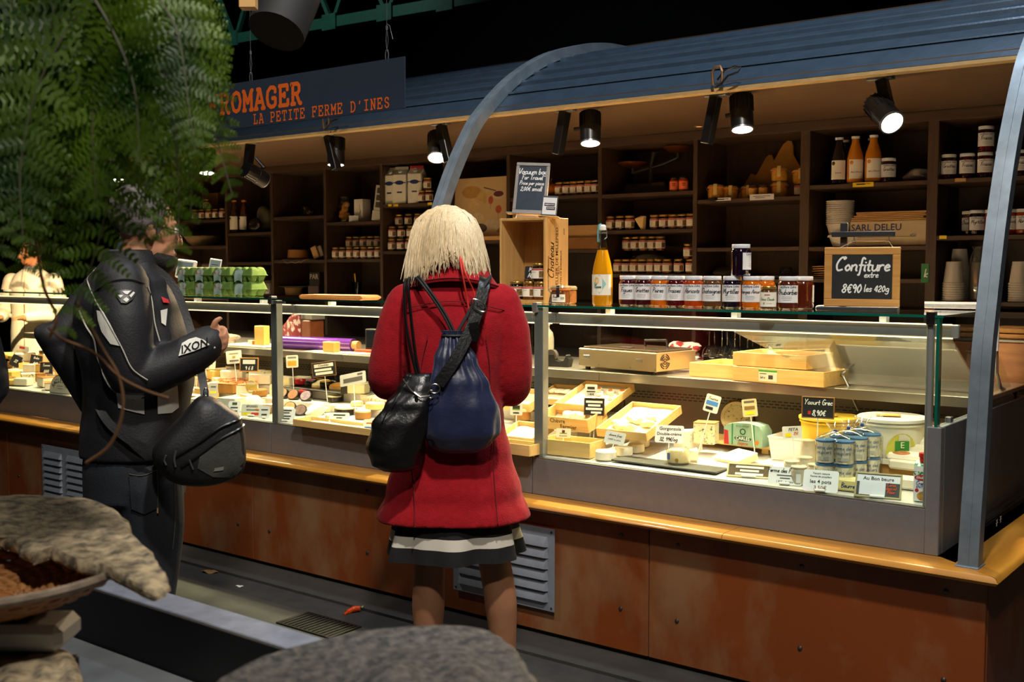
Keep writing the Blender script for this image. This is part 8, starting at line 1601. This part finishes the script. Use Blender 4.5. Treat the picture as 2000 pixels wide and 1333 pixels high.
for k in (-1,1): limb(al,[(k*.17,0,1.35),(k*.225,0,1.08),(k*.13,.18,1.08)],[.068,.060,.048],16)
mods(al.build('coat',m_jack,pb_),.010,4); hm = MB().sphere((0,0,1.63),.112,20,12); MB().add(hm.v,[f for f in hm.f if sum(hm.v[i][1] for i in f)/len(f) < .05]).build('hair',M('brown_hair','#1f1712'),pb_)
for k in (-1,1): limb_ = MB(); limb(limb_,[(k*.09,0,.8),(k*.1,0,.45),(k*.1,0,.08)],[.095,.075,.065]); limb_.build('trouser_leg',m_jean,pb_); MB().loft([ring(k*.1,.04,z,rx,ry,20,2.4) for z,rx,ry in ((0,.045,.13),(.05,.045,.12),(.09,.04,.07))]).build('shoe',m_shoe,pb_)
# ------------------------------------------------------------------ foreground stall with stone slabs
m_stone = M('grey_stone','#4d473f',.9,col2='#b3a180',scale=36,bump=1.0,bscale=90,detail=12,contrast=(.36,.62)); m_stone2 = M('dark_stone','#37383b',.7,col2='#716d6a',scale=80,bump=1.0,bscale=120,detail=12,contrast=(.38,.66))
m_painted = M('grey_painted_metal','#6e7482',.5,noise=.2,scale=20); m_trough = M('black_trough','#0b0b0c',.55)
fs = thing('produce_stall','black produce stall trough with a worn grey metal edge','stall',(-2.0,1.2,0))
def fb(x0,x1,y0,y1,z0,z1,nm,mt_,r=.003): MB().rbox(x0+2,x1+2,y0-1.2,y1-1.2,z0,z1,r).build(nm,mt_,fs)
fb(-4.2,-.95,1.175,1.245,.825,.85,'edge_rail',m_painted); fb(-4.2,-.95,1.165,1.174,.60,.85,'rear_wall',m_trough,.001); fb(-4.2,-.95,.35,1.165,.58,.60,'trough_floor',m_trough); fb(-4.2,-.95,.345,1.163,.735,.745,'grey_tray',M('grey_tray','#5d6064',.55,noise=.25,scale=6))
fb(-4.2,-.95,.22,.34,.58,.85,'front_wall',m_trough); fb(-.949,-.90,.22,1.245,.58,.85,'end_wall',m_trough)
for x in (-4.0,-2.5,-1.05): fb(x-.04,x+.04,.3,.38,0,.58,'leg',m_blackm); fb(x-.04,x+.04,1.1,1.18,0,.58,'leg',m_blackm)
def stone(label,px,z,th,mat,seed,amp=.012,serr=.006,top=None):
    pts = smooth_pts([tuple(PZ(a,b,z).xy) for a,b in px+[px[0]]],6)[:-1]; c = sum((Vector(p) for p in pts),Vector((0,0)))/len(pts); r_ = random.Random(seed); n = len(pts)
    ph = [(r_.uniform(0,6),Vector((r_.uniform(-1,1),r_.uniform(-1,1)))*r_.uniform(6,30)) for _ in range(8)]
    hz = lambda p: sum(math.sin(a+p.dot(d)) for a,d in ph)/8*amp*2
    t = thing('stone_slab',label,'stone',(c.x,c.y,z)); rows = []
    K = [(0.02,0),(.15,0),(.3,0),(.45,0),(.6,0),(.72,0),(.84,0),(.92,-.001),(.97,-.004),(1,-.012),(.995,-th*.6),(.97,-th),(.5,-th*1.1),(.02,-th*1.1)]
    for k,dz in K:
        rw = []
        for i,p in enumerate(pts):
            g = serr*(math.sin(i*2.1+seed)+math.sin(i*.83)*.8+r_.uniform(-.5,.5)) if k > .9 else 0; v = Vector(p)-c; q = v*(k+g/max(.05,v.length)*(1 if k > .95 else .3)); rw.append((q.x,q.y,dz+(hz(Vector(p)*k) if dz > -.01 else 0)*min(1,1.1-k*.6)))
        rows.append(rw)
    MB().loft(rows).build('slab',mat,t,smooth=60); return t
stone('rough pale stone slab with a serrated edge lying in the basket',[(-60,975),(0,963),(90,962),(170,970),(232,998),(282,1058),(318,1105),(330,1140),(300,1152),(250,1128),(200,1106),(150,1098),(100,1074),(60,1080),(0,1050),(-60,1045)],1.075,.016,m_stone,3,.005,.0035)
stone('dark grey speckled stone slab at the bottom centre',[(395,1345),(470,1295),(560,1260),(690,1230),(800,1219),(925,1216),(985,1235),(1030,1285),(1058,1335),(1050,1430),(900,1500),(600,1500),(420,1420)],1.05,.03,m_stone2,8,.010,.0015)
stone('brownish stone slab under the white scale at the bottom left',[(-70,1275),(0,1264),(90,1256),(138,1266),(158,1305),(150,1370),(60,1430),(-70,1430)],.962,.03,m_stone,5,.006,.001)
for px,py,z0,z1,w_,d_,lb in ((740,1330,.746,1.012,.28,.16,'black crate supporting the dark stone slab'),(-50,1330,.746,.925,.20,.20,'black crate supporting the brownish slab')):
    p = PZ(px,py,z1); t = thing('plastic_crate',lb,'crate',(p.x,p.y,z0),YAW)
    for a,b,c_,d2,nm in ((-w_/2,w_/2,-d_/2,-d_/2+.01,'front_wall'),(-w_/2,w_/2,d_/2-.01,d_/2,'rear_wall'),(-w_/2,-w_/2+.01,-d_/2+.01,d_/2-.01,'side_wall'),(w_/2-.01,w_/2,-d_/2+.01,d_/2-.01,'side_wall')): MB().rbox(a,b,c_,d2,0,z1-z0,.002).build(nm,m_trough,t)
    MB().rbox(-w_/2+.01,w_/2-.01,-d_/2+.01,d_/2-.01,0,.01,.001).build('floor_panel',m_trough,t)
p = CAM+ray(20,1222)*1.47; t = thing('kitchen_scale','white rounded plastic scale between the slab and the basket','scale',(p.x,p.y,.963),YAW)
MB().rbox(-.16,.078,-.03,.05,.004,.040,.010).build('body',M('off_white_plastic','#dcdfdc',.45),t); MB().rbox(-.15,.03,-.02,.045,.0402,.044,.002).build('platform',m_black,t); MB().rbox(-.14,.06,-.02,.04,0,.004,.001).build('feet',m_black,t)
# wicker basket
bc = CAM+ray(-30,1128)*1.52; t = thing('wicker_dish','shallow brown wicker basket under the pale stone slab','basket',(bc.x,bc.y,1.0075),YAW); m_wi = M('brown_wicker','#a5713f',.55,noise=.25,scale=40); Rb = .186
for k in range(15):
    u = k/14; r_ = Rb*(.25+.75*u); z_ = .004+.046*u**2.2
    MB().tube([(r_*math.cos(a),r_*math.sin(a),z_+.0025*math.sin(a*22+k*math.pi)) for a in [2*math.pi*i/132 for i in range(133)]],.0058,5).build('weave_strand',m_wi,t)
for k in range(44): a = 2*math.pi*k/44; MB().tube([(Rb*(.2+.8*u)*math.cos(a),Rb*(.2+.8*u)*math.sin(a),.004+.046*u**2.2) for u in (0,.25,.5,.75,1)],.0026,5).build('stake',m_wi,t)
MB().tube([(Rb*1.02*math.cos(a),Rb*1.02*math.sin(a),.052) for a in [2*math.pi*i/64 for i in range(65)]],.007,8).build('rim',M('worn_rim','#8a7a6a',.4,noise=.3,scale=60),t); MB().lathe([(.0005,0),(Rb*.3,.0),(Rb*.3,.004),(.0005,.004)],24).build('base',m_wi,t)
# litter and drain on the floor
p = PZ(690,1197,0); t = thing('pepper','small orange red pepper dropped on the floor','pepper',(p.x,p.y,.0),R(60)); MB().tube(fine([(.03,0,.014),(.015,.002,.014),(-.005,.0,.012),(-.03,-.012,.006),(-.045,-.022,.004)]),[.012]*6+[.0135]*6+[.011]*6+[.006]*6+[.002],10).build('flesh',M('pepper_skin','#c8420e',.25,coat=.3),t); MB().tube([(.036,.0,.016),(.046,.003,.022)],[.005,.003],6).build('stem',M('pepper_stem','#8a9a4a',.7),t)
p = PZ(410,1118,.002); o = MB().grid(8,4,lambda u,v: ((u-.5)*.09*(1-.3*abs(v-.5)),(v-.5)*.05*(1-abs(2*u-1)**2*.7),.006+.006*math.sin(u*7)*math.cos(v*5))).build('dead_leaf',M('dead_leaf','#7a5a30',.8,noise=.2),None,loc=(p.x,p.y,0),rot=(0,0,.4)); o.modifiers.new('solid','SOLIDIFY').thickness = .002; tag(o,'dry brown leaf lying on the dark floor','leaf')
p = PZ(468,1146,.001); o = MB().grid(4,3,lambda u,v: ((u-.5)*.035,(v-.5)*.022,.003+.002*math.sin(u*6+v*4))).build('paper_scrap',M('scrap_white','#c8c6c0',.8),None,loc=(p.x,p.y,0)); o.modifiers.new('solid','SOLIDIFY').thickness = .0015; tag(o,'tiny white paper scrap on the floor','paper')
p = PZ(622,1222,.001); t = thing('drain_grate','black drain grate set in the floor','grate',(p.x,p.y,0),R(0)); MB().rbox(-.16,-.145,-.09,.09,0,.006,.001).rbox(.145,.16,-.09,.09,0,.006,.001).rbox(-.145,.145,-.09,-.08,0,.006,.001).rbox(-.145,.145,.08,.09,0,.006,.001).build('frame',m_blackm,t)
for k in range(12): MB().rbox(-.14+k*.024,-.128+k*.024,-.08,.08,0,.005,.001).build('bar',m_blackm,t)

# ------------------------------------------------------------------ hanging fern, close to the camera
lm = bpy.data.materials.new('fern_leaf'); lm.use_nodes = True; N = lm.node_tree.nodes; L = lm.node_tree.links; b = N['Principled BSDF']; b.inputs['Roughness'].default_value = .45; b.inputs['Specular IOR Level'].default_value = .3
tc = N.new('ShaderNodeTexCoord'); nz = N.new('ShaderNodeTexNoise'); nz.inputs['Scale'].default_value = 7; L.new(tc.outputs['Object'],nz.inputs['Vector']); cr = N.new('ShaderNodeValToRGB'); cr.color_ramp.elements[0].color = (*lin('#1e3d0e'),1); cr.color_ramp.elements[1].color = (*lin('#66851f'),1); cr.color_ramp.elements[0].position = .35; cr.color_ramp.elements[1].position = .65
L.new(nz.outputs['Fac'],cr.inputs['Fac']); L.new(cr.outputs[0],b.inputs['Base Color']); tr = N.new('ShaderNodeBsdfTranslucent'); L.new(cr.outputs[0],tr.inputs[0]); mx = N.new('ShaderNodeMixShader'); mx.inputs[0].default_value = .4; L.new(b.outputs[0],mx.inputs[1]); L.new(tr.outputs[0],mx.inputs[2]); L.new(mx.outputs[0],N['Material Output'].inputs[0])
m_stem = M('fern_stem','#3a3a1c',.6)
fern = thing('hanging_fern','dense green fern hanging into the upper left corner','fern',CAM+ray(200,-60)*1.55)
fo = fern.location.copy(); rf = random.Random(21)
def frond(px,d0,d1,plen,seed,npair=17):
    r_ = random.Random(seed); P = smooth_pts([(a,b,d0+(d1-d0)*i/(len(px)-1)) for i,(a,b) in enumerate(px)],12); W3 = [CAM+ray(q[0],q[1])*q[2]-fo for q in P]; n = len(W3)
    tw = r_.uniform(-.5,.5); mb = MB(); L3 = [0]
    for a,b in zip(W3,W3[1:]): L3.append(L3[-1]+(b-a).length)
    def at(s):
        s *= L3[-1]
        for i in range(n-1):
            if L3[i+1] >= s: k = (s-L3[i])/max(1e-6,L3[i+1]-L3[i]); return W3[i].lerp(W3[i+1],k),(W3[i+1]-W3[i]).normalized()
        return W3[-1],(W3[-1]-W3[-2]).normalized()
    for k in range(npair):
        s = .10+.89*k/(npair-1); p,T = at(s); Nn = (-FW+RT*tw).normalized(); S_ = T.cross(Nn).normalized(); Nn = S_.cross(T)
        Lp = plen*min(1,.55+s*1.8)*(1-s)**.55*1.25+.006
        for sd in (-1,1):
            dr = (S_*sd*math.cos(.42)+T*math.sin(.42)+Nn*r_.uniform(-.25,.35)).normalized(); base = p; m_ = 8; w0 = Lp*.17+.003; q = Nn.cross(dr).normalized()
            mid = [base+dr*(Lp*j/m_)+Vector((0,0,-.10*Lp*(j/m_)**2)) for j in range(m_+1)]
            for j in range(m_):
                c = mid[j]; wl_ = w0*(1-j/m_)**.6*(.75 if j == 0 else 1)+.0012; ln = Lp/m_*.74
                for s2 in (-1,1):
                    o = (q*s2+dr*.45).normalized(); cr_ = dr*ln*.5; t1 = c+o*wl_+Nn*r_.uniform(-.002,.001)
                    mb.add([c-cr_*.5,c+cr_*1.3,c+o*wl_*.6+cr_*1.25,t1+cr_*.35,c+o*wl_*.65-cr_*.6],[(0,1,2,3,4)] if s2 > 0 else [(4,3,2,1,0)])
    f_ = mb.build('frond',lm,fern,smooth=0); MB().tube(W3,[.0022*(1-.75*i/n) for i in range(n)],5).build('stem',m_stem,f_)
FR = [([(330,-40),(365,20),(392,130),(418,250),(455,385)],1.5,1.45,.050),([(300,-40),(360,-10),(400,60),(432,165)],1.6,1.6,.042),([(260,-40),(310,100),(340,250),(350,400),(340,515)],1.45,1.4,.075),([(230,-40),(270,60),(300,200),(292,330),(270,480)],1.5,1.4,.075),
      ([(200,-40),(225,120),(222,280),(205,420),(165,560),(130,650)],1.45,1.35,.085),([(150,-40),(165,80),(150,220),(120,380),(95,560)],1.5,1.4,.085),([(120,-40),(85,100),(50,260),(20,420),(-10,520)],1.45,1.35,.085),([(100,-40),(60,60),(10,150),(-60,260)],1.5,1.5,.08),([(60,-40),(0,20),(-70,110)],1.5,1.5,.08),
      ([(240,-40),(260,150),(250,300),(232,430)],1.6,1.55,.075),([(285,-40),(345,60),(365,180),(382,300)],1.4,1.35,.055),([(90,-40),(112,150),(88,300),(60,430)],1.6,1.6,.08),([(180,-40),(190,150),(175,330),(150,500)],1.62,1.6,.085),([(60,-30),(30,120),(10,260),(-20,380)],1.6,1.55,.08),([(310,-30),(365,110),(375,260),(372,420)],1.6,1.55,.06),([(20,-40),(30,80),(20,200),(0,330)],1.5,1.4,.08),
      ([(200,-40),(130,60),(70,180),(40,330),(45,470)],1.35,1.3,.08),([(250,-40),(200,90),(180,250),(190,400)],1.35,1.3,.075),([(280,-30),(300,160),(315,320),(305,470)],1.62,1.6,.07),([(130,-40),(140,100),(110,250),(70,380),(40,560)],1.66,1.62,.08),([(0,-40),(10,120),(40,260),(60,420),(100,540)],1.68,1.66,.075),([(160,-40),(220,60),(262,170),(272,300)],1.3,1.28,.07)]
for i,(p_,a_,b_,l_) in enumerate(FR): frond(p_,a_,b_,l_,100+i)
m_root = M('dry_root','#6e4a2a',.8)
for q in ([(95,640),(122,662),(185,690),(232,735),(282,762),(330,778)],[(150,590),(200,680),(232,735),(240,800),(216,868),(168,905)],[(70,470),(85,560),(110,620),(95,660)]): MB().tube([CAM+ray(a,b)*1.42-fo for a,b in smooth_pts(q,6)],.0022,5).build('dry_root',m_root,fern)
MB().lathe([(.10,0),(.15,.02),(.17,.16),(.16,.16),(.14,.03),(.0005,.02)],24).build('basket',m_wi,fern,loc=(0,0,.05)); MB().tube([(0,0,.2),(0,0,.9)],.003,6).build('hanger',m_steel,fern)
